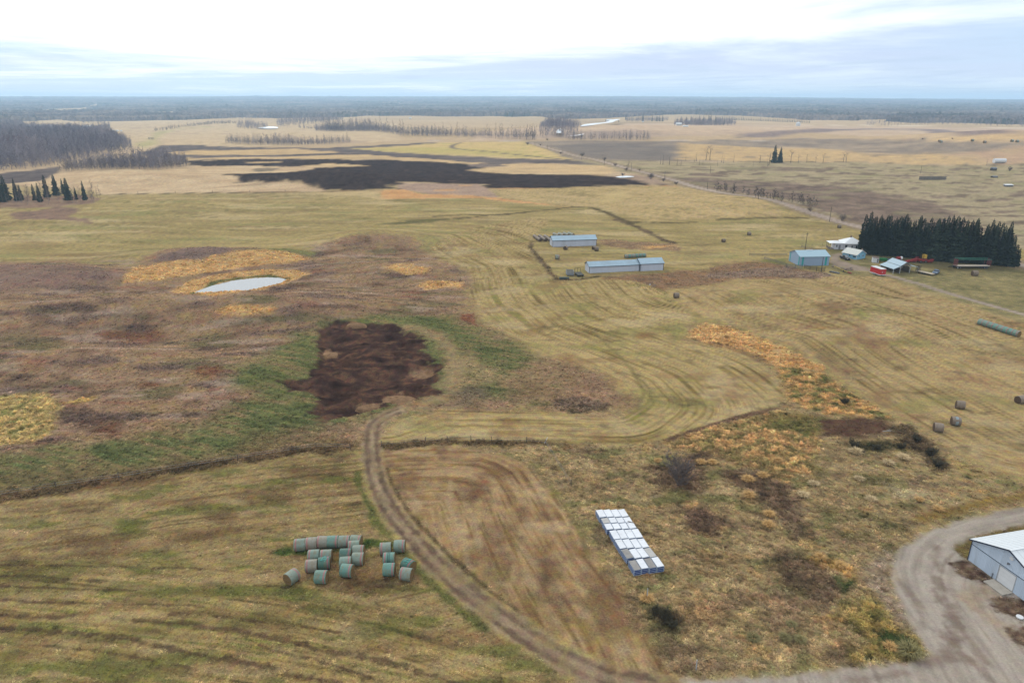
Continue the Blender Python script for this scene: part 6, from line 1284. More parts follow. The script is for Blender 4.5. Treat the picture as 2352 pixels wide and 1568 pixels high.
def gable(t, Lx, D, hw, hr, wall, roof, trim=None, ov=.35, plinth=True, rib=True, endtrim=True, h0=0.0):
    """ridge along local x; front wall on y = 0"""
    if plinth: m = MB(); m.bb(.03, Lx - .03, .03, D - .03, -1.0, h0 + .12); m.part('plinth', PLINTH, t)
    for nm, y0, y1 in (('front_wall', 0, .12), ('back_wall', D - .12, D)):
        m = MB(); m.bb(.122, Lx - .122, y0, y1, h0, hw)
        if rib and nm == 'front_wall': ribs(m, .15, Lx - .15, 0, h0 + .05, hw - .03, max(.45, Lx / 40))
        m.part(nm, wall, t)
    for x0 in (0, Lx - .12):
        m = MB(); m.prismx([(0, h0), (D, h0), (D, hw), (D / 2, hr - .06), (0, hw)], x0, x0 + .12); m.part('gable_wall', wall, t)
    sl = (hr - hw) / (D / 2)
    for s in (0, 1):
        m = MB(); e = ov; zy = lambda y: hr - abs(y - D / 2) * sl
        ys = (-e, D / 2 + .0) if s == 0 else (D / 2, D + e)
        a, b_ = ys
        m.add([(-e, a, zy(a)), (Lx + e, a, zy(a)), (Lx + e, b_, zy(b_)), (-e, b_, zy(b_)), (-e, a, zy(a) + .07), (Lx + e, a, zy(a) + .07), (Lx + e, b_, zy(b_) + .07), (-e, b_, zy(b_) + .07)], [(3, 2, 1, 0), (4, 5, 6, 7), (0, 1, 5, 4), (1, 2, 6, 5), (2, 3, 7, 6), (3, 0, 4, 7)])
        k = -e + .3
        while k < Lx + e:
            m.beam((k, a + .01, zy(a) + .085), (k, b_ - .01, zy(b_) + .085), .045, .035); k += max(.6, Lx / 30)
        m.part('roof_slope', roof, t)
    if trim:
        m = MB(); m.beam((-ov, -ov - .02, hw - sl * ov + .03), (Lx + ov, -ov - .02, hw - sl * ov + .03), .05, .14)
        m.part('eave_trim', trim, t)
        if endtrim:
            m = MB()
            for x in (-ov - .02, Lx + ov + .02):
                m.beam((x, -ov, hw - sl * ov + .02), (x, D / 2, hr + .02), .05, .15); m.beam((x, D + ov, hw - sl * ov + .02), (x, D / 2, hr + .02), .05, .15)
            m.part('rake_trim', trim, t)
            m = MB()
            for x in (-.01, Lx + .01): m.bb(x - .07, x + .07, -.03, .05, h0, hw - .02)
            m.part('corner_trim', trim, t)
# far shed
a, b_ = P('Z6', 440, 362), P('Z6', 1030, 348)
t = thing('livestock_shed', 'long white metal shed with blue-grey roof, the farther of two', 'shed', (a.x, a.y, 0), yaw(a, b_) + .04)
gable(t, (b_ - a).length, 6.4, 2.95, 4.35, WALLW, ROOFB, TRIMD)
a, b_ = P('Z6', 930, 715), P('Z6', 1612, 691)
t = thing('livestock_shed', 'long white metal shed with taller right section, the nearer of two', 'shed', (a.x, a.y, 0), yaw(a, b_) + .05)
Ls = (b_ - a).length
gable(t, Ls, 5.6, 2.6, 3.85, WALLW, ROOFB, TRIMD)
e0, e1 = P('Z6', 1640, 706), P('Z6', 1945, 692); Le = (e1 - e0).length
m = MB(); m.bb(Ls + .35, Ls + .36 + Le, -.6, 5.6, -1, .1); m.part('plinth', PLINTH, t)
m = MB(); m.bb(Ls + .40, Ls + .28 + Le, -.7, -.58, 0, 2.8); ribs(m, Ls + .5, Ls + Le, -.7, .05, 2.75, .5); m.part('extension_wall', WALLW, t)
for x0 in (Ls + .28, Ls + .28 + Le):
    m = MB(); m.prismx([(-.7, 0), (5.7, 0), (5.7, 2.8), (2.5, 4.22), (-.7, 2.8)], x0, x0 + .118); m.part('extension_gable', WALLW, t)
for s, (ya, yb) in enumerate(((-1.05, 2.5), (2.5, 6.05))):
    zy = lambda y: 4.3 - abs(y - 2.5) * .444
    m = MB(); xa, xb = Ls + .0, Ls + Le + .75
    m.add([(xa, ya, zy(ya)), (xb, ya, zy(ya)), (xb, yb, zy(yb)), (xa, yb, zy(yb)), (xa, ya, zy(ya) + .07), (xb, ya, zy(ya) + .07), (xb, yb, zy(yb) + .07), (xa, yb, zy(yb) + .07)], [(3, 2, 1, 0), (4, 5, 6, 7), (0, 1, 5, 4), (1, 2, 6, 5), (2, 3, 7, 6), (3, 0, 4, 7)])
    m.part('extension_roof', ROOFB, t)
m = MB(); m.beam((Ls, -1.08, 2.78), (Ls + Le + .75, -1.08, 2.78), .05, .14); m.beam((Ls - .02, -1.05, 2.78), (Ls - .02, 2.5, 4.34), .05, .15); m.bb(Ls + .26, Ls + .38, -.74, -.66, 0, 2.7); m.bb(Ls + Le + .3, Ls + Le + .43, -.74, -.66, 0, 2.7); m.part('extension_trim', TRIMD, t)

# foreground barn
BARNW = pmat('barn_siding', (206, 223, 242), rough=.5, var=.1, vs=.6, stretch=(1, 1, .2), dirt=((160, 165, 170), .4))
BARNR = pmat('barn_roof', (226, 234, 240), rough=.4, var=.04, vs=.4, spec=.4)
CONC = pmat('concrete', (176, 170, 160), rough=.9, var=.15, vs=1.5, bump=.3)
C0 = P('Y1', 945, 580); dv = Vector((.229, -.973)); GW = 10.9
O = Vector((C0.x + dv.x * GW, C0.y + dv.y * GW, 0))
barn = thing('metal_barn', 'white metal building with overhead door beside the gravel drive', 'building', O, math.atan2(.229, .973))
Lb = 24.0; hw, hr = 3.46, 5.55
m = MB(); m.bb(.04, Lb - .04, .04, GW - .04, -1, .14); m.part('plinth', CONC, barn)
# gable end built from single sheets (0.91 m) round the door opening; y runs from the near corner (0) to the far corner
D0, D1, DH = GW - 7.05, GW - 4.55, 2.55
def gtop(y): return hw + (hr - .05 - hw) * (1 - abs(y - GW / 2) / (GW / 2))
y = 0.0
while y < GW - .01:
    y2 = min(y + .9083, GW)
    z0 = .1
    segs = [(y, y2, z0)]
    if y < D1 and y2 > D0:
        segs = []
        if y < D0: segs.append((y, D0, z0))
        segs.append((max(y, D0), min(y2, D1), DH + .06))
        if y2 > D1: segs.append((D1, y2, z0))
    for (p, q, zz_) in segs:
        if q - p < .02: continue
        for (lo, hi, off) in ((zz_, 2.72, 0.0), (max(zz_, 2.80), None, -.012)):
            m = MB(); y_a, y_b = p + .004, q - .004
            ta, tb = (hi, hi) if hi else (gtop(y_a), gtop(y_b))
            prof = [(y_a, lo), (y_b, lo), (y_b, tb), (y_a, ta)]
            if hi is None and y_a < GW / 2 < y_b: prof = [(y_a, lo), (y_b, lo), (y_b, tb), (GW / 2, hr - .05), (y_a, ta)]
            m.prismx(prof, off, off + .06)
            k = y_a + .11
            while k < y_b - .05: m.prismx([(k - .02, lo), (k + .02, lo), (k + .02, min(ta, tb) - .02), (k - .02, min(ta, tb) - .02)], off - .022, off); k += .2271
            m.part('wall_panel', BARNW, barn)
    y = y2
m = MB(); m.prismx([(.02, .1), (GW - .02, .1), (GW - .02, hw - .05), (GW / 2, hr - .1), (.02, hw - .05)], .08, .12); m.part('inner_lining', WOODD, barn)
for nm, y0 in (('side_wall', 0), ('side_wall', GW - .1)):
    m = MB(); m.bb(.125, Lb, y0, y0 + .1, .1, hw); ribs(m, .2, Lb, y0, .12, hw - .03, .35) if y0 == 0 else None; m.part(nm, BARNW, barn)
m = MB(); m.prismx([(0, .1), (GW, .1), (GW, hw), (GW / 2, hr - .05), (0, hw)], Lb - .1, Lb + .01); m.part('rear_wall', BARNW, barn)
sl = (hr - hw) / (GW / 2)
for s in (0, 1):
    ya, yb = (-.3, GW / 2) if s == 0 else (GW / 2, GW + .3)
    zy = lambda q: hr + .04 - abs(q - GW / 2) * sl
    k = -.3; n_ = 0
    while k < Lb + .3:
        k2 = min(k + .92, Lb + .3); m = MB()
        xa, xb = k + .003, k2 - .003
        m.add([(xa, ya, zy(ya)), (xb, ya, zy(ya)), (xb, yb, zy(yb)), (xa, yb, zy(yb)), (xa, ya, zy(ya) + .05), (xb, ya, zy(ya) + .05), (xb, yb, zy(yb) + .05), (xa, yb, zy(yb) + .05)], [(3, 2, 1, 0), (4, 5, 6, 7), (0, 1, 5, 4), (1, 2, 6, 5), (2, 3, 7, 6), (3, 0, 4, 7)])
        m.beam((k + .05, ya + .02, zy(ya) + .062), (k + .05, yb - .02, zy(yb) + .062), .05, .03)
        m.part('roof_sheet', BARNR, barn); k = k2
m = MB(); m.beam((-.3, GW / 2, hr + .11), (Lb + .3, GW / 2, hr + .11), .34, .04); m.part('ridge_cap', BARNR, barn)
m = MB()
for s in (-.3, GW + .3): m.beam((-.335, s, hr - sl * (GW / 2 + .3) + .0), (-.335, GW / 2, hr + .03), .05, .17)
m.part('rake_trim', TRIMD, barn)
m = MB(); m.bb(-.045, -.012, .03, GW - .03, 2.722, 2.80); m.part('seam_trim', TRIMD, barn)
m = MB(); m.bb(-.06, .06, GW - .03, GW + .06, .1, hw - .05); m.bb(-.06, .06, -.06, .03, .1, hw - .05); m.part('corner_trim', TRIMD, barn)
dr = MB().part('overhead_door', WHITEP, barn) if False else None
for k in range(4):
    m = MB(); z0 = .14 + k * (DH - .14) / 4; m.bb(-.0, .05, D0 + .06, D1 - .06, z0 + .006, z0 + (DH - .14) / 4 - .006); m.part('door_section', WHITEP, barn)
m = MB(); m.bb(-.03, .07, D0 - .05, D0 + .05, .1, DH + .05); m.bb(-.03, .07, D1 - .05, D1 + .05, .1, DH + .05); m.bb(-.03, .07, D0 + .05, D1 - .05, DH - .04, DH + .055); m.part('door_frame', pmat('door_frame_grey', (168, 172, 176)), barn)
m = MB(); m.tube((-.05, GW / 2 - .35, 4.55), (-.012, GW / 2 - .35, 4.55), .3, n=24); m.tube((-.07, GW / 2 - .35, 4.55), (-.05, GW / 2 - .35, 4.55), .24, n=24); m.part('gable_vent', WHITEP, barn)
m = MB(); m.box((-.12, GW / 2 - .2, 3.65), (.2, .28, .16)); m.tube((-.2, GW / 2 - .2, 3.6), (-.28, GW / 2 - .2, 3.52), .07, .11, 8); m.part('wall_lamp', STEEL, barn)
m = MB(); m.tube((-.12, D1 + .55, -.2), (-.12, D1 + .55, .75), .05, n=8); m.tube((-.12, D1 + .55, .7), (-.12, D1 + .55, .8), .07, n=8); m.part('vent_pipe', STEEL, barn)
pd = MB(); pd.box((0, 0, 0), (1.7, 2.9, .16)); c = O + Matrix.Rotation(math.atan2(.229, .973), 3, 'Z') @ Vector((-1.0, (D0 + D1) / 2, 0))
o = pd.part('concrete_apron', CONC, None); o.location = (c.x, c.y, .09); o.rotation_euler = (0, 0, math.atan2(.229, .973)); tag(o, 'small concrete apron in front of the overhead door', 'concrete pad')
p = P('Y1', 1360, 1047); t = thing('well_cap', 'round white cap on the ground at the right edge below the barn', 'lid', p)
m = MB(); m.tube((0, 0, -.1), (0, 0, .22), .32, n=20); m.part('collar', CONC, t); m = MB(); m.tube((0, 0, .2), (0, 0, .3), .42, .40, 20); m.part('lid', WHITEP, t)

# striped machine shed
TEAL = pmat('teal_panel', (52, 168, 168), rough=.5, var=.06); MSW = pmat('pale_blue_siding', (158, 180, 206), rough=.5, var=.04, vs=.5); MSR = pmat('pale_blue_roof', (160, 192, 208), rough=.42, var=.04, spec=.45)
a, b_ = P('W1', 358, 770), P('W1', 965, 800)
t = thing('machine_shed', 'pale blue metal shed with teal corner stripes in the farm yard', 'shed', (a.x, a.y, 0), .06)
Lm = 12.0; Dm, mh, mr = 9.4, 3.75, 5.3
gable(t, Lm, Dm, mh, mr, MSW, MSR, MSR, .3, True, True, False)
for (x0, x1) in ((.9, 1.6), (Lm - 1.7, Lm - .95)):
    m = MB(); m.bb(x0, x1, -.035, -.022, .1, mh - .05); m.part('teal_stripe', TEAL, t)
for (y0, y1) in ((.3, 1.0), (Dm - 1.4, Dm - .8)):
    m = MB(); m.bb(-.035, -.003, y0, y1, .1, mh - .05); m.part('teal_stripe', TEAL, t)
m = MB(); m.bb(Lm * .38, Lm * .58, Dm / 2 - .25, Dm / 2 + .25, mr + .02, mr + .2); m.part('ridge_vent', WHITEP, t)
# house
hp = P('W1', 1030, 462); hq = P('W1', 1300, 440); hz_ = yaw(hp, hq)
t = thing('farmhouse', 'white farmhouse with white metal hip roof and porch by the spruces', 'house', (hp.x, hp.y, 0), -.15)
HW = pmat('house_siding', (226, 228, 236), rough=.6, var=.05); HR = pmat('house_roof', (232, 238, 242), rough=.4, var=.04, spec=.45)
m = MB(); m.bb(3.6, 11.2, -.6, 7, -.8, 2.9); m.part('main_wall', HW, t)
m = MB(); m.bb(0, 3.6, .6, 5.6, -.8, 2.75); m.part('wing_wall', HW, t)
def hip(m, x0, x1, y0, y1, z, h, ov=.5):
    x0 -= ov; x1 += ov; y0 -= ov; y1 += ov; w_ = min(x1 - x0, y1 - y0) / 2
    r0, r1 = ((x0 + w_, (y0 + y1) / 2), (x1 - w_, (y0 + y1) / 2)) if x1 - x0 >= y1 - y0 else (((x0 + x1) / 2, y0 + w_), ((x0 + x1) / 2, y1 - w_))
    v = [(x0, y0, z), (x1, y0, z), (x1, y1, z), (x0, y1, z), (r0[0], r0[1], z + h), (r1[0], r1[1], z + h)]
    f = [(0, 1, 5, 4), (1, 2, 5), (2, 3, 4, 5), (3, 0, 4), (3, 2, 1, 0)] if x1 - x0 >= y1 - y0 else [(0, 1, 4), (1, 2, 5, 4), (2, 3, 5), (3, 0, 4, 5), (3, 2, 1, 0)]
    m.add(v, f); return m
rf = hip(MB(), 3.6, 11.2, -.6, 7, 2.9, 2.3, .55).part('main_roof', HR, t)
m = MB(); m.box((7.0, 3.4, 5.2), (.55, .55, 1.0)); m.part('chimney', pmat('brick_chimney', (120, 96, 86)), rf)
hip(MB(), -2.0, 3.5, .4, 5.6, 2.72, .8, .4).part('wing_roof', HR, t)
m = MB()
for q in ((-2.1, .5), (-2.1, 3), (-2.1, 5.4)): m.bb(q[0] - .07, q[0] + .07, q[1] - .07, q[1] + .07, -.5, 2.7)
m.part('porch_post', WOODG, t)
m = MB(); m.bb(-2.2, -.02, .3, 5.6, -.4, .1); m.part('porch_deck', WOODG, t)
m = MB(); m.bb(-2.15, -2.08, .5, 5.4, .85, .95)
for k in range(18): m.bb(-2.14, -2.09, .5 + k * .28, .55 + k * .28, .1, .85)
m.part('porch_railing', WOODG, t)
for (x0, x1, y, z0, z1) in ((3.75, 4.9, -.66, 1.2, 2.3), (6.4, 7.1, -.66, .9, 2.2), (.5, 1.1, .54, 1.0, 2.1), (8.2, 9.0, -.66, .8, 2.2), (9.5, 10.3, -.66, .8, 2.2)):
    m = MB(); m.bb(x0, x1, y, y + .1, z0, z1); wn_ = m.part('window', WHITEP, t); m = MB(); m.bb(x0 + .08, x1 - .08, y - .02, y + .0, z0 + .08, z1 - .08); m.part('pane', WIN, wn_)
m = MB(); m.bb(1.6, 2.4, .52, .62, .0, 2.0); m.part('door', pmat('grey_door', (150, 152, 160)), t)
# garage: gable faces right-front
a, b_ = P('W1', 1215, 610), P('W1', 1430, 655); c = P('W1', 1655, 650)
GB = pmat('light_blue_siding', (138, 196, 226), rough=.6, var=.07); GR = pmat('garage_roof', (214, 218, 212), rough=.5, var=.08)
t = thing('garage', 'small light blue garage with white panelled roof behind the pickup', 'garage', (b_.x, b_.y, 0), yaw(a, b_))
Lg, Dg, gh, gr = (b_ - a).length + 1.2, 6.0, 2.1, 3.7
rt = thing('x', 'x y z w', 'x', (0, 0, 0)); bpy.data.objects.remove(rt)
t.rotation_euler = (0, 0, yaw(b_, a) + math.pi)
def shift(objs, v):
    for o_ in objs: o_.location = Vector(o_.location) + Vector(v)
gable(t, Lg, Dg, gh, gr, GB, GR, WHITEP, .35, True, False, True)
shift(list(t.children), (-Lg, 0, 0))
for (y0, y1, z0, z1) in ((1.3, 1.9, 1.0, 1.7), (3.9, 4.5, 1.0, 1.7)):
    m = MB(); m.bb(.0, .05, y0, y1, z0, z1); wn_ = m.part('window', WHITEP, t); m = MB(); m.bb(.04, .07, y0 + .06, y1 - .06, z0 + .06, z1 - .06); m.part('pane', WIN, wn_)
for k in range(3):
    m = MB(); m.bb(-1.6, -.3, -.06, -.0, .9 + k * .32, 1.14 + k * .32); m.part('glass_block', WIN if k < 2 else WHITEP, t)
m = MB(); m.bb(-3.4, -2.9, -.05, 0, 1.2, 1.8); m.part('window', WIN, t)
m = MB(); m.bb(-.9, -.45, Dg / 2 + .8, Dg / 2 + 1.25, gr - .9, gr + .45); m.part('chimney', pmat('brick_chimney_pale', (150, 130, 118)), t)
# white playhouse-like outhouse
p = P('W2', 75, 262); t = thing('garden_shed', 'tiny white hut with brown flat roof right of the garage', 'shed', p, -.25)
m = MB(); m.bb(-1.1, 1.1, -1, 1, -.3, 2.0); m.part('wall', WHITEP, t); m = MB(); m.box((0, 0, 2.06), (2.5, 2.3, .12), ry=.05); m.part('roof', pmat('brown_roof', (124, 104, 96)), t); m = MB(); m.bb(.5, .9, -1.03, -.99, .8, 1.6); m.part('window', WIN, t); m = MB(); m.bb(.5, .9, -1.03, -.99, .2, .65); m.part('hatch', WIN, t)
# pole shed
a = P('W2', 345, 440); t = thing('pole_shed', 'open-fronted pole shed with blue-grey metal roof and lean-to wings', 'shed', (a.x, a.y, 0), .18)
PR = pmat('pole_shed_roof', (166, 192, 206), rough=.42, var=.05, spec=.45); PW = pmat('weathered_posts', (176, 180, 184), rough=.8, var=.2)
Wp = 5.4; Lp = 7.6     # centre bay gable faces the camera, ridge runs back
def slab(p4, nm, mat, th=.07):
    m = MB(); m.add([*p4, *[(q[0], q[1], q[2] + th) for q in p4]], [(3, 2, 1, 0), (4, 5, 6, 7), (0, 1, 5, 4), (1, 2, 6, 5), (2, 3, 7, 6), (3, 0, 4, 7)]); m.part(nm, mat, t)
xl, x0, xr_, x1 = 0.0, 2.9, 7.1, 10.7
xm = (x0 + xr_) / 2
slab([(x0 - .2, -.3, 2.95), (xm, -.3, 4.3), (xm, Lp, 4.3), (x0 - .2, Lp, 2.95)], 'roof_slope', PR); slab([(xm, -.3, 4.3), (xr_ + .2, -.3, 2.95), (xr_ + .2, Lp, 2.95), (xm, Lp, 4.3)], 'roof_slope', PR)
slab([(xl - .2, -.3, 1.85), (x0 - .25, -.3, 2.8), (x0 - .25, Lp, 2.8), (xl - .2, Lp, 1.85)], 'lean_to_roof', PR); slab([(xr_ + .25, -.3, 2.8), (x1, -.3, 2.05), (x1, Lp, 2.05), (xr_ + .25, Lp, 2.8)], 'lean_to_roof', PR)
for x, h in ((xl + .1, 1.95), (x0, 2.9), (xr_, 2.9), (x1 - .1, 2.05)):
    for y in (0, Lp - .2):
        m = MB(); m.bb(x - .09, x + .09, y - .09, y + .09, -.4, h); m.part('post', PW, t)
m = MB(); m.prismx([(0, 0), (1, 0), (1, 1), (0, 1)], 0, .01) if False else None
m = MB(); m.prism([(x0, 2.95), (xr_, 2.95), (xm, 4.2)], .02, .1); m.part('gable_boards', WOODG, t)
m = MB()
for x in np.arange(xl + .3, x1 - .2, .55): m.bb(x, x + .42, Lp - .3, Lp - .25, 0, 2.0)
m.part('back_boards', WOODD, t)
m = MB()
for y in np.arange(.3, Lp - .4, .5): m.bb(x0 + .02, x0 + .06, y, y + .4, 0, 2.5); m.bb(xr_ - .06, xr_ - .02, y, y + .4, 0, 2.5)
m.part('divider_boards', WOODD, t)
m = MB()
for x, s in ((x0, 1), (x0, -1), (xr_, -1), (xr_, 1)): m.beam((x, -.02, 2.0), (x + s * .8, -.02, 2.75 if s * (3 - x) > 0 else 2.3), .1)
m.part('brace', PW, t)
m = MB(); m.bb(3.6, 6.2, 3.8, 4.6, .6, 1.5); m.part('stored_panel', pmat('stored_panel', (190, 200, 206)), t)

# ------------------------------------------------------------------ vehicles and machines
def wheel(t, x, y, r, w_, rim=None, name='wheel'):
    m = MB(); m.tube((x, y - w_ / 2, r), (x, y + w_ / 2, r), r, n=18); o_ = m.part(name, TYRE_M, t)
    m = MB(); m.tube((x, y - w_ / 2 - .012, r), (x, y + w_ / 2 + .012, r), r * .58, n=14); m.part('rim', rim or STEEL, o_)
RED = pmat('red_paint', (196, 40, 46), rough=.4, var=.12, vs=1.2, spec=.45); REDD = pmat('faded_red_paint', (150, 44, 44), rough=.6, var=.25, vs=1.2)
GRNP = pmat('green_machine_paint', (26, 120, 60), rough=.5, var=.15); YEL = pmat('yellow_paint', (206, 168, 60), rough=.5, var=.12); BLK = pmat('black_paint', (34, 36, 42), rough=.35, var=.15, spec=.5)
# red cargo trailer
a, b_ = P('W2', 45, 440), P('W2', 180, 478)
t = thing('cargo_trailer', 'red enclosed cargo trailer with white roof beside the farm lane', 'trailer', ((a.x + b_.x) / 2 + .3, (a.y + b_.y) / 2 + .6, a.z), yaw(a, b_) - .10)
TL, TW, TH = 5.4, 2.3, 2.25
m = MB(); m.bb(-TL / 2, TL / 2, -TW / 2, TW / 2, .5, .5 + TH - .06); m.part('body', RED, t)
m = MB(); m.bb(-TL / 2 - .03, TL / 2 + .03, -TW / 2 - .03, TW / 2 + .03, .5 + TH - .06, .5 + TH + .02); m.box((0, 0, .5 + TH + .06), (TL * .97, TW * .9, .1)); m.part('roof', WHITEP, t)
m = MB(); m.bb(-TL / 2 - .02, TL / 2 + .02, -TW / 2 - .025, -TW / 2 + .05, .42, .68); m.bb(TL / 2 - .05, TL / 2 + .03, -TW / 2, TW / 2, .42, .68); m.part('skirt_trim', WHITEP, t)
m = MB()
for s in (-1, 1): m.beam((TL / 2, s * .8, .5), (TL / 2 + 1.3, 0, .5), .09)
m.part('tongue', STEEL, t)
for x in (-.75, .15):
    for s in (-1, 1): wheel(t, x, s * (TW / 2 - .02), .34, .22, WHITEP)
m = MB(); m.bb(-1.2, .6, -TW / 2 - .2, -TW / 2 + .0, .70, .78); m.part('fender', WHITEP, t)
m = MB(); m.bb(TL / 2 + .0, TL / 2 + .025, -.6, .35, .75, 2.4); m.part('door', RED, t)
m = MB(); m.bb(TL / 2 + .028, TL / 2 + .05, -.5, -.35, 1.3, 1.8); m.part('plate', WHITEP, t)
# pickup
a, b_ = P('W1', 1180, 640), P('W1', 1290, 665)
t = thing('pickup_truck', 'black pickup truck parked in front of the light blue garage', 'pickup', ((a.x + b_.x) / 2, (a.y + b_.y) / 2 + .6, a.z), yaw(a, b_) - .35)
prof = [(-2.6, .45), (2.6, .45), (2.65, .85), (2.55, 1.08), (1.2, 1.14), (.65, 1.75), (-.65, 1.78), (-.85, 1.15), (-2.6, 1.12)]
m = MB(); m.prism([(-2.6, .42), (2.6, .42), (2.66, .8), (2.55, 1.05), (1.15, 1.12), (-2.6, 1.1)], -.92, .92); m.part('body', BLK, t)
m = MB(); m.prism([(1.15, 1.12), (.6, 1.76), (-.6, 1.78), (-.8, 1.11)], -.8, .8); m.part('cab', BLK, t)
m = MB(); m.prism([(1.12, 1.16), (.66, 1.68), (.64, 1.7), (1.1, 1.18)], -.72, .72); m.add([(1.16, -.7, 1.16), (1.16, .7, 1.16), (.66, .66, 1.72), (.66, -.66, 1.72)], [(0, 1, 2, 3)]); m.part('windscreen', pmat('screen_glass', (120, 134, 146), rough=.1, spec=.7), t)
m = MB()
for s in (-1, 1): m.bb(-.55, .55, s * .8 - .015, s * .8 + .015, 1.22, 1.66)
m.part('side_window', WIN, t)
m = MB(); m.bb(-2.5, -.9, -.75, .75, 1.09, 1.125); m.part('truck_bed', pmat('bed_grey', (120, 122, 126)), t)
for x in (-1.6, 1.7):
    for s in (-1, 1): wheel(t, x, s * .82, .40, .26)
for s in (-1, 1): m = MB(); m.bb(2.6, 2.68, s * .68 - .16, s * .68 + .16, .72, .92); m.part('headlight', WHITEP, t)
# car
a, b_ = P('W2', 950, 440), P('W2', 1065, 430)
t = thing('car', 'blue-grey sedan parked right of the flatbed trailer', 'car', ((a.x + b_.x) / 2, a.y + .7, a.z), -2.3)
CB = pmat('blue_grey_car_paint', (106, 130, 158), rough=.3, var=.08, spec=.6)
m = MB(); m.prism([(-2.2, .38), (2.2, .38), (2.25, .62), (2.1, .82), (.95, .9), (-1.3, .94), (-2.15, .9), (-2.25, .6)], -.85, .85); m.part('body', CB, t)
m = MB(); m.prism([(1.0, .88), (.35, 1.36), (-.85, 1.4), (-1.5, .92)], -.72, .72); m.part('cabin', WIN, t)
m = MB(); m.prism([(.38, 1.33), (.3, 1.42), (-.8, 1.45), (-.9, 1.36)], -.7, .7); m.part('roof', CB, t)
for x in (-1.35, 1.35):
    for s in (-1, 1): wheel(t, x, s * .76, .31, .2)
for s in (-1, 1): m = MB(); m.bb(2.18, 2.27, s * .6 - .16, s * .6 + .16, .58, .72); m.part('headlight', WHITEP, t)
m = MB(); m.bb(2.18, 2.3, -.8, .8, .40, .52); m.part('bumper', STEEL, t)
# flatbed trailer
a, b_ = P('W2', 770, 430), P('W2', 930, 465)
t = thing('flatbed_trailer', 'low flatbed trailer with upright end racks beside the pole shed', 'trailer', ((a.x + b_.x) / 2, (a.y + b_.y) / 2 + .5, a.z), yaw(a, b_))
m = MB(); m.bb(-3.2, 3.2, -1.1, 1.1, .62, .72); m.part('deck', pmat('pale_deck', (190, 178, 158), var=.25), t)
m = MB(); m.beam((-3.2, -1, .52), (3.2, -1, .52), .14); m.beam((-3.2, 1, .52), (3.2, 1, .52), .14); m.part('chassis', BLK, t)
for x in (-.5, .4):
    for s in (-1, 1): wheel(t, x, s * 1.0, .34, .22)
for k in range(2):
    m = MB()
    for y in (-1, -.5, 0, .5, 1): m.bb(-3.2 + k * .7, -3.12 + k * .7, y - .04, y + .04, .72, 2.7)
    for z in (1.2, 1.9, 2.6): m.bb(-3.2 + k * .7, -3.12 + k * .7, -1, 1, z - .04, z + .04)
    m.part('end_rack', WOODD, t)
m = MB(); m.beam((3.2, -.5, .5), (4.4, 0, .5), .1); m.beam((3.2, .5, .5), (4.4, 0, .5), .1); m.part('tongue', BLK, t)
# long bunk wagon
a, b_ = P('W2', 1320, 362), P('W2', 1830, 362)
t = thing('bunk_wagon', 'long feed wagon with green top rail and red end racks before the spruces', 'wagon', ((a.x + b_.x) / 2, a.y + 1.2, a.z), yaw(a, b_))
LW = (b_ - a).length / 2
m = MB(); m.bb(-LW, LW, -1.2, 1.2, .95, 1.08); m.part('deck', pmat('wagon_deck', (200, 188, 172), var=.15), t)
m = MB()
for k in range(20):
    x = -LW + .5 + k * (2 * LW - 1) / 19; m.beam((x - .3, -1.22, 1.08), (x + .1, -1.22, 1.42), .16, .05)
m.part('bunk_slats', pmat('bunk_slat', (216, 206, 192)), t)
m = MB(); m.beam((-LW, -1.05, .75), (LW, -1.05, .75), .18); m.beam((-LW, 1.05, .75), (LW, 1.05, .75), .18); m.part('chassis', BLK, t)
m = MB(); m.beam((-LW, -1.2, 3.75), (LW, -1.2, 3.6), .14, .2); m.beam((-LW, 1.2, 3.75), (LW, 1.2, 3.6), .14, .2); m.part('top_rail', pmat('green_rail', (58, 128, 110)), t)
for s in (-1, 1):
    m = MB()
    for y in np.linspace(-1.2, 1.2, 7): m.bb(s * LW - .05, s * LW + .05, y - .06, y + .06, .9, 3.7)
    for z in (1.6, 2.3, 3.0): m.bb(s * LW - .07, s * LW + .07, -1.2, 1.2, z - .08, z + .08)
    m.bb(s * (LW - 1.0) - .05, s * (LW - 1.0) + .05, 1.1, 1.2, .9, 3.6)
    m.part('end_rack', pmat('dark_red_rack', (112, 58, 58)), t)
for x in (-LW + .4, -LW + 1.4, LW - 2.2, LW - 1.2):
    for s in (-1, 1): wheel(t, x, s * 1.1, .46, .3, pmat('pale_rim', (180, 180, 180)) if x == -LW + .4 and s < 0 else None)
m = MB(); m.beam((-LW, -.6, .75), (-LW - 2.6, 0, .55), .16); m.beam((-LW, .6, .75), (-LW - 2.6, 0, .55), .16); m.part('tongue', BLK, t)
# green machine
p = P('W2', 205, 268); t = thing('seed_drill', 'green farm implement with yellow wheels beside the tiny white hut', 'farm machine', (p.x, p.y + .8, p.z), -.2, None, (.62, .75, .8))
m = MB(); m.prismx([(-.9, 1.4), (-.5, .8), (.5, .8), (.9, 1.4), (.9, 2.0), (-.9, 2.0)], -2.6, 2.4); m.part('hopper', GRNP, t)
m = MB(); m.beam((-2.8, -.9, .75), (3.6, -.9, .75), .15); m.beam((-2.8, .9, .75), (3.6, .9, .75), .15); m.beam((3.4, -.9, .75), (5.0, 0, .6), .14); m.part('frame', GRNP, t)
for x in (-2.2, 1.6):
    for s in (-1, 1): wheel(t, x, s * 1.05, .55, .3, YEL)
m = MB()
for k in range(6): m.beam((-2.4 + k * .9, -.95, 1.5), (-2.2 + k * .9, -1.25, .5), .07)
m.part('seed_tubes', GRNP, t)
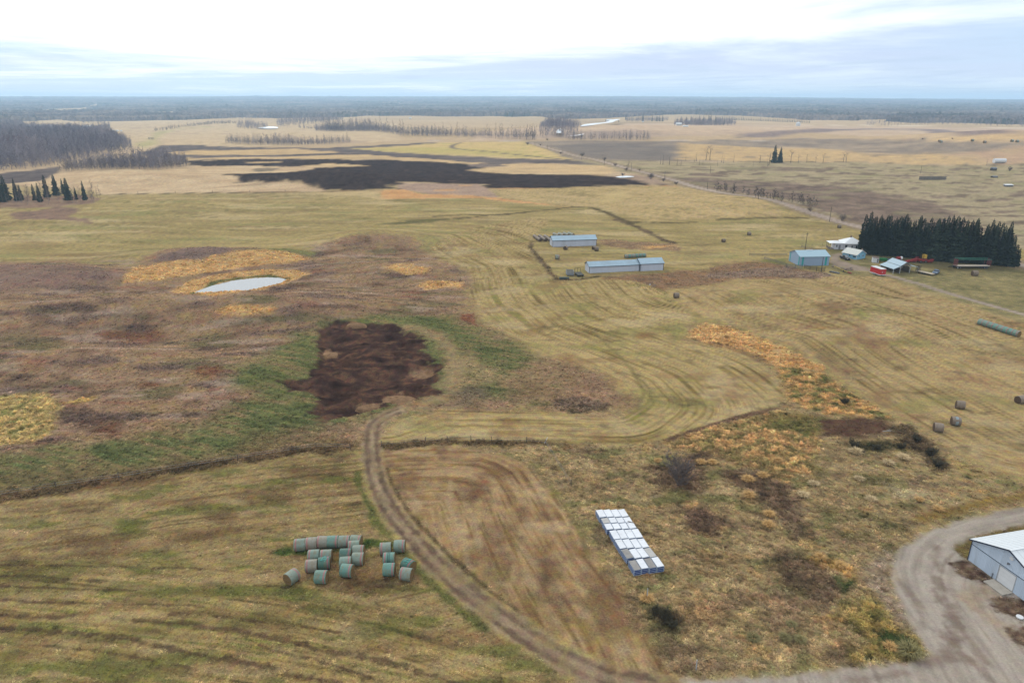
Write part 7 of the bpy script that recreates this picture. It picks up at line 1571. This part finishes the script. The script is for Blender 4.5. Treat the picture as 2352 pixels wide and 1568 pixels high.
m = MB(); m.bb(-2.4, 2.2, -.8, .8, 2.0, 2.08); m.bb(-2.5, -2.4, -.9, .9, 2.0, 2.7); m.part('lid', GRNP, t)
p = P('W2', 310, 255); t = thing('rotary_mower', 'low blue-black implement between the green machine and the pole shed', 'farm machine', (p.x, p.y + 1, p.z), .1)
m = MB(); m.box((0, 0, .7), (2.6, 1.8, .5), taper=.8); m.part('deck', pmat('blue_black', (60, 74, 100)), t); m = MB(); m.beam((1.2, 0, .7), (2.6, 0, .6), .12); m.part('drawbar', BLK, t); wheel(t, -1, -.8, .35, .2); wheel(t, -1, .8, .35, .2)
# red and white tank sprayer
p = P('W2', 450, 250); t = thing('sprayer_tank', 'red and white rounded farm machine behind the pole shed roof', 'farm machine', (p.x, p.y + .6, p.z), .1, None, (.68, .8, .8))
m = MB(); m.tube((-1.6, 0, 1.55), (1.5, 0, 1.55), .8, n=18); m.part('tank', REDD, t); m = MB(); m.tube((.5, 0, 1.57), (1.65, 0, 1.57), .84, n=18); m.part('tank_end', WHITEP, t)
m = MB(); m.beam((-2, -.5, .6), (2.4, -.5, .6), .15); m.beam((-2, .5, .6), (2.4, .5, .6), .15); m.part('frame', REDD, t)
for s in (-1, 1): wheel(t, 0, s * .95, .6, .35)
# red harvesters
def red_machine(label, px_, py_, rz, s, spout, body):
    p = P('W2', px_, py_); t = thing('forage_machine', label, 'farm machine', (p.x, p.y + .6, p.z), rz, 'red machines by the spruces', (s,) * 3)
    m = MB(); m.prism([(-1.3, .6), (1.2, .6), (1.8, 2.3), (.2, 2.1), (-1.5, 1.6)], -.9, .9); m.part('hopper', body, t)
    m = MB(); m.bb(-2.4, -1.3, -1.1, 1.1, .4, 1.2); m.part('pickup_head', body, t)
    if spout: m = MB(); m.beam((.2, 0, 2.0), (.9, 0, 3.1), .3); m.beam((.9, 0, 3.1), (2.4, 0, 3.0), .28); m.part('spout', body, t)
    m = MB(); m.beam((-2.2, .8, .6), (3.0, .3, .6), .14); m.part('drawbar', BLK, t)
    for q in (-1, 1): wheel(t, .2, q * 1.05, .5, .3, body)
    return t
red_machine('small red machine, leftmost of the red machines by the spruces', 585, 275, .2, .5, False, REDD)
red_machine('bright red hopper machine, second of the red machines by the spruces', 682, 266, -.1, .68, True, REDD)
red_machine('low red mower conditioner, rightmost of the red machines', 930, 272, .05, .6, False, REDD)
p = P('W2', 800, 270); t = thing('square_baler', 'dark machine with a yellow hopper between two red machines', 'farm machine', (p.x, p.y + .6, p.z), 0)
m = MB(); m.bb(-1.7, 1.7, -1, 1, .6, 1.5); m.part('chassis_body', REDD, t); m = MB(); m.bb(.1, 1.3, -.8, .8, 1.8, 3.2); m.part('hopper', YEL, t); m = MB()
for x in (-1.5, -.8, -.1): m.bb(x - .05, x + .05, -.95, -.85, 1.5, 3.4)
m.bb(-1.6, 0, -.95, -.85, 3.3, 3.4); m.part('rack', WOODD, t); wheel(t, -1, -1, .5, .3); wheel(t, 1, -1, .5, .3); wheel(t, -1, 1, .5, .3); wheel(t, 1, 1, .5, .3)
# auger, trough, scrap
a, b_ = P('W1', 1010, 812), P('W1', 1280, 905); d = (b_ - a).length
t = thing('grain_auger', 'long yellow auger tube lying beside the striped shed', 'auger', a, yaw(a, b_))
m = MB(); m.tube((0, 0, .9), (d, 0, .35), .16, n=10); m.part('tube', pmat('auger_yellow', (176, 156, 80)), t); m = MB(); m.box((d + .8, 0, .4), (1.8, .5, .3)); m.part('red_end', REDD, t); wheel(t, d * .75, -.5, .35, .16); wheel(t, d * .75, .5, .35, .16)
a, b_ = P('W1', 935, 885), P('W1', 1110, 920); d = (b_ - a).length
t = thing('feed_trough', 'long grey feed trough lying below the striped shed', 'trough', a, yaw(a, b_))
m = MB(); m.prismx([(-.45, .5), (-.3, .05), (.3, .05), (.45, .5), (.4, .5), (.27, .1), (-.27, .1), (-.4, .5)], 0, d); m.part('trough_body', STEEL, t); m = MB(); m.bb(.2, d - .2, -.28, .28, .3, .36); m.part('contents', WHITEP, t)
for i, (x, y, lb) in enumerate(((1150, 820, 'wooden post offcut in the scrap heap by the yard'), (1330, 818, 'broken wooden box right of the scrap heap'), (995, 790, 'small dark crate at the corner of the striped shed'), (930, 945, 'low pallet lying left of the auger end'))):
    p = P('W1', x, y); t = thing('scrap_wood', lb, 'scrap wood', p, .3 * i, 'scrap wood in the yard')
    m = MB(); m.box((0, 0, .35), (1.5 if i % 2 else .8, .8, .1)); m.part('boards', WOODG, t); m = MB(); m.box((.3, .25, .15), (.12, .12, .5)); m.box((-.3, -.25, .15), (.12, .12, .5)); m.part('runner', WOODD, t)
p = P('W1', 1250, 840); t = thing('scrap_heap', 'low heap of rubble and boards at the yard edge', 'heap', p)
m = MB()
for k in range(40): a_ = random.random() * 6.28; r = random.random() * 1.7; m.box((r * math.cos(a_) * 1.4, r * math.sin(a_), .15 + .35 * (1 - r / 1.7)), (random.uniform(.2, .7), random.uniform(.15, .4), random.uniform(.1, .3)), rz=random.random() * 3, rx=random.uniform(-.5, .5))
m.part('rubble', pmat('rubble', (150, 132, 120), var=.4), t)
# red trailer left of near shed: grey box trailer and green wagon
p = P('Z6', 672, 745); t = thing('livestock_box', 'open grey slatted box standing left of the near white shed', 'box', (p.x, p.y + .8, p.z), .06)
GSL = pmat('grey_slat', (138, 144, 150), var=.2)
for s in (-1, 1):
    for k in range(4): m = MB(); m.bb(-1.3, 1.3, s * 1.6 - .04, s * 1.6 + .04, .35 + k * .38, .63 + k * .38); m.part('side_board', GSL, t)
    for k in range(4): m = MB(); m.bb(s * 1.3 - .04, s * 1.3 + .04, -1.55, 1.55, .35 + k * .38, .63 + k * .38); m.part('end_board', GSL, t)
m = MB(); m.bb(-1.3, 1.3, -1.6, 1.6, .2, .32); m.part('floor', WOODD, t); wheel(t, -.9, -1.5, .3, .2); wheel(t, .9, -1.5, .3, .2)
p = P('Z6', 800, 760); t = thing('hay_wagon', 'dark green flat wagon with end rack left of the near white shed', 'wagon', (p.x, p.y + 1.6, p.z), 1.75)
DG = pmat('dark_green_frame', (40, 66, 56), var=.2)
m = MB(); m.bb(-2.4, 2.4, -1.2, 1.2, .72, .85); m.part('deck', pmat('deck_dark', (70, 72, 66)), t)
m = MB()
for y in (-1.1, 0, 1.1): m.bb(2.3, 2.42, y - .05, y + .05, .85, 2.4)
m.bb(2.3, 2.42, -1.15, 1.15, 2.3, 2.4); m.part('end_rack', DG, t)
m = MB(); m.beam((-2.4, -1.15, .6), (2.4, -1.15, .6), .15); m.beam((-2.4, 1.15, .6), (2.4, 1.15, .6), .15); m.part('chassis', DG, t)
for x in (-1.5, 1.5):
    for s in (-1, 1): wheel(t, x, s * 1.0, .4, .25)
p = P('Z6', 595, 795); t = thing('pallet_pile', 'low dark green pile of folded gates at the hedge corner', 'pile', (p.x, p.y + .3, p.z), .03)
for k in range(4):
    m = MB(); m.bb(-1.8, 1.8, -.7, .7, .12 + k * .15, .20 + k * .15); m.part('gate_panel', DG if k % 2 else STEEL, t)
for k, (x, y, lb) in enumerate(((1620, 830, 'rusty corral panel, left of the scrap by the near shed'), (1740, 870, 'tangled metal frame with a white bag below the near shed'), (1800, 905, 'pale boards lying right of the tangled frame'))):
    p = P('Z6', x, y); t = thing('scrap_pile', lb, 'scrap', p, .4 * k, 'scrap below the near shed')
    m = MB()
    for q in range(5): m.beam((-1.2 + q * .6, 0, 0), (-1.2 + q * .6, .2, 1.1 - .3 * (k == 2)), .07)
    for z in (.4, .8): m.beam((-1.4, .05, z), (1.4, .15, z), .06)
    m.part('bars', WOODG if k == 2 else pmat('rusty_bar', (110, 92, 84)), t)
    if k == 1: m = MB(); m.box((.0, -.3, .2), (.5, .4, .3), taper=.6); m.part('bag', WHITEP, t)

# ------------------------------------------------------------------ fences and poles
def fence_run(name, label, pts, post_gap, h, rails=(), wood=WOODG, r=.06, cat='fence', wire=False):
    pts = [Vector((p[0], p[1], zat(p[0], p[1]))) for p in pts]
    t = thing(name, label, cat, pts[0]); o_ = pts[0]; seq = []
    for a, b_ in zip(pts[:-1], pts[1:]):
        n = max(1, int((b_ - a).length / post_gap))
        for k in range(n): q = a.lerp(b_, k / n); seq.append(Vector((q.x, q.y, zat(q.x, q.y))))
    seq.append(pts[-1])
    m0 = MB(); m0.tube((0, 0, -.4), (0, 0, 1), r, r * .9, 6); pm = m0.mesh('post', wood)
    for q in seq: put('post', pm, t, q - o_, random.random() * 6, (1, 1, h * random.uniform(.9, 1.08)))
    for k, z in enumerate(rails):
        for a, b_ in zip(seq[:-1], seq[1:]):
            m = MB(); m.beam(a - o_ + Vector((0, 0, z)), b_ - o_ + Vector((0, 0, z)), .03 if wire else .05, .03 if wire else .13); m.part('wire' if wire else 'rail', STEEL if wire else wood, t)
    return t
fence_run('wire_fence', 'wire fence on thin posts along the weed line right of the dirt track', gp('Y6', [(192, 130), (460, 105), (592, 100), (736, 98), (860, 104), (1075, 103), (1190, 120), (1345, 370)]), 9, 1.25, (.5, .95), DKP := pmat('fence_post_dark', (92, 84, 78)), .07, wire=True)
fence_run('wire_fence', 'wire fence on thin posts along the weed line left of the dirt track', gp('Y5', [(0, 420), (330, 368), (700, 315), (1110, 250), (1400, 205), (1720, 155), (1860, 135), (2060, 140)]), 11, 1.2, (.5, .95), DKP, .07, wire=True)
p0 = [P('Y6', x, y) for x, y in ((1190, 112),)]
t = thing('leaning_board', 'pale leaning board in the middle fence line', 'board', p0[0]); m = MB(); m.beam((-.25, 0, 0), (.35, .1, 1.3), .16, .05); m.part('board', WHITEP, t)
for (x, y, lb) in ((316, 655, 'pale fence post by the gold tussock left of the ditch shrub'), (645, 1140, 'pale fence post at the lower edge of the meadow')):
    p = P('Y7', x, y); t = thing('fence_post', lb, 'post', p); m = MB(); m.tube((0, 0, -.4), (0, 0, 1.5), .07, .06, 8); m.part('post_shaft', PW, t)
fence_run('rail_fence', 'grey rail fence running left from the striped shed', gp('Z5', [(-120, 458), (0, 462), (110, 462), (220, 458)]), 3, 1.2, (.45, .8, 1.1))
fence_run('rail_fence', 'grey rail fence slanting down to the corral below the striped shed', gp('Z5', [(15, 490), (120, 520), (210, 548)]), 3, 1.2, (.45, .8, 1.1))
fence_run('rail_fence', 'grey rail fence left of the farmhouse porch', gp('W1', [(400, 425), (470, 455), (600, 470), (760, 490)]), 3, 1.1, (.4, .7, 1.0))
fence_run('rail_fence', 'thin garden fence between the field and the farmhouse', gp('W1', [(400, 420), (600, 400), (800, 385), (950, 375)]), 5, 1.0, (.5, .9), wire=True)
for (pp, lb) in (([(115, 805), (280, 822)], 'left steel corral panel in front of the striped shed'), ([(285, 822), (420, 825)], 'second steel corral panel in front of the striped shed'), ([(450, 820), (560, 850), (680, 865)], 'dark board corral side in front of the striped shed'), ([(685, 870), (770, 880), (840, 875)], 'tall slatted corral gate beside the power pole')):
    fence_run('corral_panel', lb, gp('W1', pp), 2.2, 1.75, (.3, .6, .9, 1.2, 1.5), STEEL if 'steel' in lb else WOODD)
fence_run('wire_fence', 'thin post line along the top of the big hay field', gp('Z1', [(860, 940), (1500, 926), (2138, 922), (2440, 912)]), 24, 1.6, (), WOODD, .12)
def pole(label, reg, x, yb, yt, arm=True, group='power poles', r=.14):
    p = P(reg, x, yb); d = rays(reg, [(x, yt)])[0]; h = CAM_H + d[2] * p.y / d[1] - p.z
    t = thing('utility_pole', label, 'utility pole', p, .6, group); m = MB(); m.tube((0, 0, -.5), (0, 0, h), r, r * .7, 8); m.part('shaft', WOODD, t)
    if arm: m = MB(); m.beam((-.9, 0, h - .5), (.9, 0, h - .5), .12); m.part('crossarm', WOODD, t); m = MB(); m.tube((.7, 0, h - .45), (.7, 0, h - .25), .05, n=6); m.tube((-.7, 0, h - .45), (-.7, 0, h - .25), .05, n=6); m.part('insulator', STEEL, t)
pole('power pole by the gravel road nearest the spruce belt', 'Z5', 602, 150, 15, False)
pole('power pole standing between the striped shed and the field', 'Z5', 383, 400, 250)
pole('power pole in front of the striped shed at the corral', 'Z5', 527, 605, 468, False)
for (reg, x, yb, yt, lb) in (('Z3', 405, 548, 512, 'tiny power pole at the far end of the gravel road'), ('Z3', 530, 580, 540, 'second tiny power pole of the far gravel road'), ('Z3', 698, 640, 598, 'power pole below the round bush on the far gravel road'), ('Z3', 891, 690, 618, 'power pole on the left verge above the tan field'), ('Z3', 1121, 742, 665, 'power pole just right of the tall roadside tree'), ('Z3', 1408, 805, 735, 'power pole behind the small roadside thicket'), ('Z3', 1772, 892, 832, 'power pole on the road verge left of the thicket'), ('Z3', 2208, 978, 925, 'power pole at the left end of the thicket by the near road'), ('Z3', 1798, 755, 690, 'lone pole in the pasture below the dead trunks'), ('Z4', 1463, 760, 692, 'lone pole in the pasture left of the log windbreak'), ('Z3', 280, 470, 435, 'pole at the far road junction')):
    pole(lb, reg, x, yb, yt, False, r=.16)

# ------------------------------------------------------------------ pasture and far farm things
p = P('Z4', 1570, 815); t = thing('log_windbreak', 'long grey log windbreak in the right pasture', 'windbreak', p, 0.0)
for k in range(22): m = MB(); m.box((-11 + k * 1.0, 0, 1.4), (.8, .3, 2.8 + random.uniform(-.2, .2)), rx=.1); m.part('board', WOODG, t)
m = MB(); m.beam((-11.4, .5, 2.2), (11.4, .5, 2.2), .3); m.beam((-11.4, .5, .8), (11.4, .5, .8), .3); m.part('beam', WOODD, t)
p = P('Z4', 2138, 672); t = thing('storage_tank', 'white rounded tank on the far slope at right', 'tank', (p.x, p.y, p.z), .1)
m = MB(); m.tube((-6, 0, 2.4), (6, 0, 2.4), 2.2, n=16); m.part('tank', WHITEP, t); m = MB(); m.bb(-4, -3, -1, 1, -.5, 1); m.bb(3, 4, -1, 1, -.5, 1); m.part('saddle', CONC, t)
p = P('Z4', 2216, 872); t = thing('field_shelter', 'small white-roofed shelter in the pasture at the right edge', 'shed', p, 0.0)
m = MB(); m.bb(-2.8, 2.8, -1.2, 1.2, -.3, 1.3); m.part('wall', STEEL, t); m = MB(); m.box((0, 0, 1.45), (6.2, 3.0, .3), rx=.12); m.part('roof', WHITEP, t)
for (x, y, lb) in ((2088, 735, 'dark little shack on the slope below the white tank'), (2095, 795, 'dark scrap pile on the slope below the shack')):
    p = P('Z4', x, y); t = thing('shack', lb, 'shack', p, .2); m = MB(); m.bb(-2.2, 2.2, -1.5, 1.5, -.3, 2.0 if 'shack on' in lb else .9); m.part('wall', WOODD, t); m = MB(); m.prismx([(-1.8, 2.0), (1.8, 2.0), (0, 3.2)] if 'shack on' in lb else [(-1.6, .9), (1.6, .9), (0, 1.5)], -2.5, 2.5); m.part('roof', STEEL, t)
def far_house(name, label, reg, x, yb, wpx, hpx, wall, roof, depth=.5, group=None, rz=0.0):
    p = P(reg, x, yb); s = REG[reg][2] / 1.7415 / 1568 * math.hypot(p.x, p.y); W_, Hh = wpx * s, hpx * s
    t = thing(name, label, 'building', p, rz, group)
    D_ = W_ * depth; m = MB(); m.bb(-W_ / 2, W_ / 2, 0, D_, -1, Hh * .6); m.part('wall', wall, t)
    m = MB(); m.prismx([(-.6, Hh * .58), (D_ + .6, Hh * .58), (D_ / 2, Hh)], -W_ / 2 - .5, W_ / 2 + .5); m.part('roof', roof, t)
    for k in range(max(2, int(W_ / 9))): m = MB(); q = -W_ / 2 + W_ * (k + .5) / max(2, int(W_ / 9)); m.bb(q - .8, q + .8, -.1, .1, Hh * .2, Hh * .4); m.part('window', WIN, t)
    return t
REDB = pmat('red_barn', (150, 70, 66))
far_house('far_barn', 'long white roofed barn inside the left wood', 'Z1', 325, 378, 180, 27, WHITEP, HR, .12)
far_house('far_barn', 'small red barn at the right end of the long white barn', 'Z1', 422, 382, 26, 22, REDB, WHITEP, .5)
far_house('far_barn', 'low pale roof strip right of the long white barn', 'Z1', 550, 378, 170, 10, WHITEP, HR, .06)
far_house('far_house', 'white house showing through the left wood below the long barn', 'Z1', 305, 445, 50, 28, WHITEP, HR, .6)
far_house('far_barn', 'pale shed roof at the right end of the left wood', 'Z1', 735, 365, 60, 14, WHITEP, HR, .2)
for k, (x, y, w_) in enumerate(((965, 396, 16), (1000, 397, 16), (1035, 398, 12))): far_house('far_hut', f'{["left", "middle", "right"][k]} one of three tiny white huts in the far left field', 'Z1', x, y, w_, 9, WHITEP, HR, .6, 'tiny huts in the far left field')
p = P('Z1', 1293, 466); t = thing('pale_trailer', 'pale trailer parked alone in the far left field', 'trailer', p, -.5); m = MB(); m.bb(-6, 6, -1.3, 1.3, .8, 3.6); m.part('box', pmat('cream_box', (216, 200, 170)), t); wheel(t, -4, -1.2, .6, .4); wheel(t, 4, -1.2, .6, .4)
for (reg, x, y, w_, h_, lb) in (('Z2', 952, 254, 18, 8, 'tiny white farm building at the forest edge, left one'), ('Z2', 1155, 258, 60, 10, 'long tiny white farm building at the forest edge'), ('Z2', 1370, 289, 18, 9, 'single white shed in the far field by the hill road'), ('Z3', 1530, 348, 40, 22, 'white farmhouse at the left end of the far spruce copse'), ('Z3', 1588, 358, 40, 10, 'low white shed in front of the far spruce copse'), ('Z3', 1612, 320, 28, 18, 'white farmhouse inside the far spruce copse'), ('Z3', 1765, 340, 36, 10, 'white shed at the middle of the far spruce copse'), ('Z3', 1222, 320, 10, 9, 'white hut on the far green field'), ('Z3', 935, 312, 40, 16, 'pale farm building above the icy river'), ('Z4', 1478, 288, 36, 14, 'white farmhouse below the blue ridge at right'), ('Z4', 1520, 290, 26, 10, 'white shed beside the farmhouse below the blue ridge'), ('Z4', 1325, 276, 24, 7, 'tiny pale roof in the forest at right')):
    far_house('far_building', lb, reg, x, y, w_, h_, WHITEP, HR, .5, 'far white farm buildings')
p = P('Z4', 411, 352); t = thing('grain_dome', 'bright white round tank at the end of the far field road', 'tank', p); m = MB(); m.tube((0, 0, -.5), (0, 0, 7), 5.5, n=18); m.tube((0, 0, 7), (0, 0, 10), 5.5, .5, 18); m.part('dome', WHITEP, t)
for k, (x, y) in enumerate(((1628, 480), (1640, 486), (1910, 474), (2015, 488), (2250, 478), (2295, 482))):
    bale(f'tiny far bale number {k + 1} from left on the tan strip at right'.replace('number 1 from left', 'at the left end, rear one').replace('number 2 from left', 'at the left end, front one').replace('number 3 from left', 'third from left').replace('number 4 from left', 'fourth from left').replace('number 5 from left', 'second from right').replace('number 6 from left', 'rightmost'), 'pale', 'Z4', x, y, 10, 'far bales on the tan strip', 1.7, name='hay_bale')

# ------------------------------------------------------------------ spoil heaps, tussocks, shrubs
HEAPM = pmat('spoil_tan', (140, 113, 87), rough=1.0, var=.4, vs=1.1, bump=.9, spec=0, dirt=((100, 76, 60), .6))
HEAPD = pmat('spoil_brown', (78, 59, 49), rough=1.0, spec=0, var=.45, vs=1.4, bump=.8)
def heap(label, reg, x, y, wx, wy, h, mat, seed):
    p = P(reg, x, y); n, k = 32, 16; m = MB(); vs_ = []
    for j in range(k + 1):
        f = j / k
        for i in range(n):
            a = 2 * math.pi * i / n; r = f * (1 + .22 * float(pn2(np.array([math.cos(a) * 1.3 + seed]), np.array([math.sin(a) * 1.3]), 3)[0]))
            q = float(pn2(np.array([r * math.cos(a) * 3 + seed]), np.array([r * math.sin(a) * 3]), 5)[0])
            z = h * (max(0, 1 - f ** 1.7)) * (1 + .5 * q) - .7 * f ** 5
            vs_.append((wx * r * math.cos(a), wy * r * math.sin(a), z))
    m.add(vs_, [(j * n + i, j * n + (i + 1) % n, (j + 1) * n + (i + 1) % n, (j + 1) * n + i) for j in range(k) for i in range(n)])
    o_ = m.part('spoil_heap', mat, None, True); o_.location = p; tag(o_, label, 'soil heap', 'soil heaps in the dig')
heap('pale tan soil heap at the right side of the dark dig', 'Y3', 1015, 495, 3.4, 2.0, .7, HEAPM, 1)
heap('large tan soil heap at the near edge of the dark dig, right half', 'Y3', 870, 652, 4.4, 2.6, .8, HEAPM, 2)
heap('low tan soil heap at the near edge of the dark dig, left half', 'Y3', 705, 690, 3.4, 2.0, .6, HEAPM, 3)
heap('small tan soil heap on the left edge of the dark dig', 'Y3', 465, 372, 3.2, 2.2, .55, HEAPM, 4)
heap('tan rim heap at the far edge of the dark dig', 'Y3', 625, 215, 3.2, 1.5, .6, HEAPM, 5)
heap('brown soil ring heap beside the right pit of the dig', 'Y3', 985, 575, 2.0, 1.2, .5, HEAPD, 6)
heap('brown soil heap in the middle of the dig', 'Y3', 585, 440, 2.4, 1.8, 1.0, HEAPD, 7)
heap('brown soil heap near the upper right pit of the dig', 'Y3', 870, 365, 2.6, 1.4, .6, HEAPD, 8)
heap('reddish soil heap low in the middle of the dig', 'Y3', 580, 610, 2.6, 1.4, .7, HEAPD, 9)
TUS = [pmat('gold_tussock', (214, 172, 108), var=.25, vs=3), pmat('straw_tussock', (210, 186, 142), var=.25, vs=3), pmat('olive_tussock', (138, 130, 84), var=.3, vs=3)]
TM = [[tuft_mesh(500 + i + 10 * j, 260, 1.0, 1.05, .035).mesh('tussock', TUS[j]) for i in range(2)] for j in range(3)]
tl_ = [('Y4', 448, 372, 0, 1.0, 'left of a pair of gold tussocks right of the grey bush'), ('Y4', 515, 374, 0, 1.0, 'right of a pair of gold tussocks right of the grey bush'), ('Y4', 905, 362, 0, 1.0, 'gold tussock below the gold reed belt'), ('Y4', 810, 452, 0, 1.1, 'olive-gold tussock in the brown weeds'), ('Y4', 725, 474, 0, 1.2, 'wide gold tussock left of the olive-gold one'), ('Y4', 730, 568, 0, 1.1, 'orange tussock in the middle of the brown weeds'), ('Y4', 850, 678, 0, 1.0, 'orange tussock above another near the meadow centre'), ('Y4', 845, 740, 0, 1.0, 'lower orange tussock near the meadow centre'), ('Y4', 1150, 932, 0, .9, 'bright gold tussock at the lower swale'), ('Y4', 1270, 980, 0, .9, 'gold tussock right of the lower swale'), ('Y4', 1360, 312, 1, 1.3, 'pale tussock below the dark shrubs'), ('Y4', 1550, 378, 1, 1.1, 'pale straw tussock left of the dark shrub strip'), ('Y4', 1640, 345, 1, 1.2, 'wide straw tussock right of the pale one'), ('Y4', 1450, 592, 1, 1.0, 'round straw tussock in the green meadow'), ('Y4', 1380, 470, 1, .9, 'small straw tussock in the upper green meadow'), ('Y4', 1735, 592, 0, .8, 'small orange tussock above the drive'), ('Y4', 1845, 648, 0, .9, 'orange tussock close to the gravel drive'), ('Y4', 195, 362, 0, .8, 'gold tussock left of the grey bush'), ('Y4', 1110, 500, 1, 1.0, 'straw tussock below the gold reed belt'), ('Y4', 1050, 565, 1, 1.0, 'low straw tussock at the brown weed edge'), ('Y4', 240, 385, 2, 1.0, 'olive tussock at the foot of the grey bush'), ('Y7', 315, 672, 0, 1.0, 'orange tussock beside the pale fence post'), ('Y7', 1240, 930, 2, .8, 'olive tussock in the lower meadow, left one'), ('Y7', 1345, 945, 2, .8, 'olive tussock in the lower meadow, right one'), ('Y7', 1285, 840, 2, .7, 'small olive tussock above the lower pair'), ('Y7', 1030, 935, 2, .9, 'dark olive tussock in the lower meadow'), ('Y7', 1950, 995, 0, .9, 'yellow tussock at the tip of the meadow by the drive'), ('Y7', 2080, 1030, 2, 1.5, 'wide olive-yellow tussock at the tip of the meadow'), ('Y8', 600, 440, 0, 1.0, 'gold tussock in the reed strip between the hay fields')]
for i, (reg, x, y, c, s, lb) in enumerate(tl_):
    p = P(reg, x, y); o_ = put('grass_tussock', TM[c][i % 2], None, p, random.random() * 6, (s * .85, s * .85, s * .7)); tag(o_, lb, 'grass tussock', 'gold grass tussocks in the meadow')
DSH = bare_meshes(141, 1.9, 1.0, n1=9, n2=5, n3=5, base=.1, tw=.04, stems=8, r0=.04, bark=DBARK, twig=pmat('dark_twig', (74, 70, 52)))
for i, (reg, x, y, s, lb) in enumerate((('Y4', 1620, 285, .9, 'dark shrub at the lower right of the brown patch'), ('Y4', 1480, 290, .7, 'dark shrub below the brown patch'), ('Y4', 1350, 275, .9, 'low dark shrub left below the brown patch'), ('Y4', 1720, 240, .8, 'dark shrub right of the brown patch'), ('Y4', 1800, 330, 1.0, 'dark shrub at the field corner'), ('Y4', 1840, 390, .9, 'lowest dark shrub at the field corner'), ('Y7', 440, 800, .8, 'dark shrub in the ditch below the crates'), ('Y7', 380, 760, .6, 'small dark shrub left in the ditch below the crates'), ('Y7', 480, 850, .7, 'dark shrub at the lower end of the ditch'), ('Y4', 1290, 20, .9, 'dark shrub at the narrow of the swale'))):
    tree('shrub', lb, 'shrub', DSH, P(reg, x, y), s, 'dark shrubs')
p = P('Y4', 1545, 190); t = thing('fallen_branch', 'pale broken branches beside the brown patch', 'branch', p); m = MB(); m.tube((-.9, 0, .25), (.9, .1, .35), .06, .04, 6); m.tube((-.1, .2, .2), (.3, -.3, .9), .05, .03, 6); m.part('stick', PW, t)
CRATE_PAD = gp('Z8', [(340, 340), (860, 330), (1590, 1330), (1000, 1390), (880, 1180)])
BARN_PAD = np.array([(65.0, 82.1), (67.9, 70.9), (92, 76.5), (89, 88)])
grass()
hz = MB(); hz.bb(-14600, 14600, -300, 16800, -25, 175)
hzm = bpy.data.materials.new('haze_air'); hzm.use_nodes = True; t = hzm.node_tree
t.nodes.remove(t.nodes['Principled BSDF'])
pv = t.nodes.new('ShaderNodeVolumePrincipled'); pv.inputs['Color'].default_value = (.54, .77, 1.0, 1); pv.inputs['Density'].default_value = 1.25e-4; pv.inputs['Anisotropy'].default_value = 0.3
t.links.new(pv.outputs[0], t.nodes['Material Output'].inputs['Volume'])
h_ = put('haze', hz.mesh('haze', hzm)); h_['kind'] = 'stuff'; h_['label'] = 'thin bluish haze lying over the whole valley'
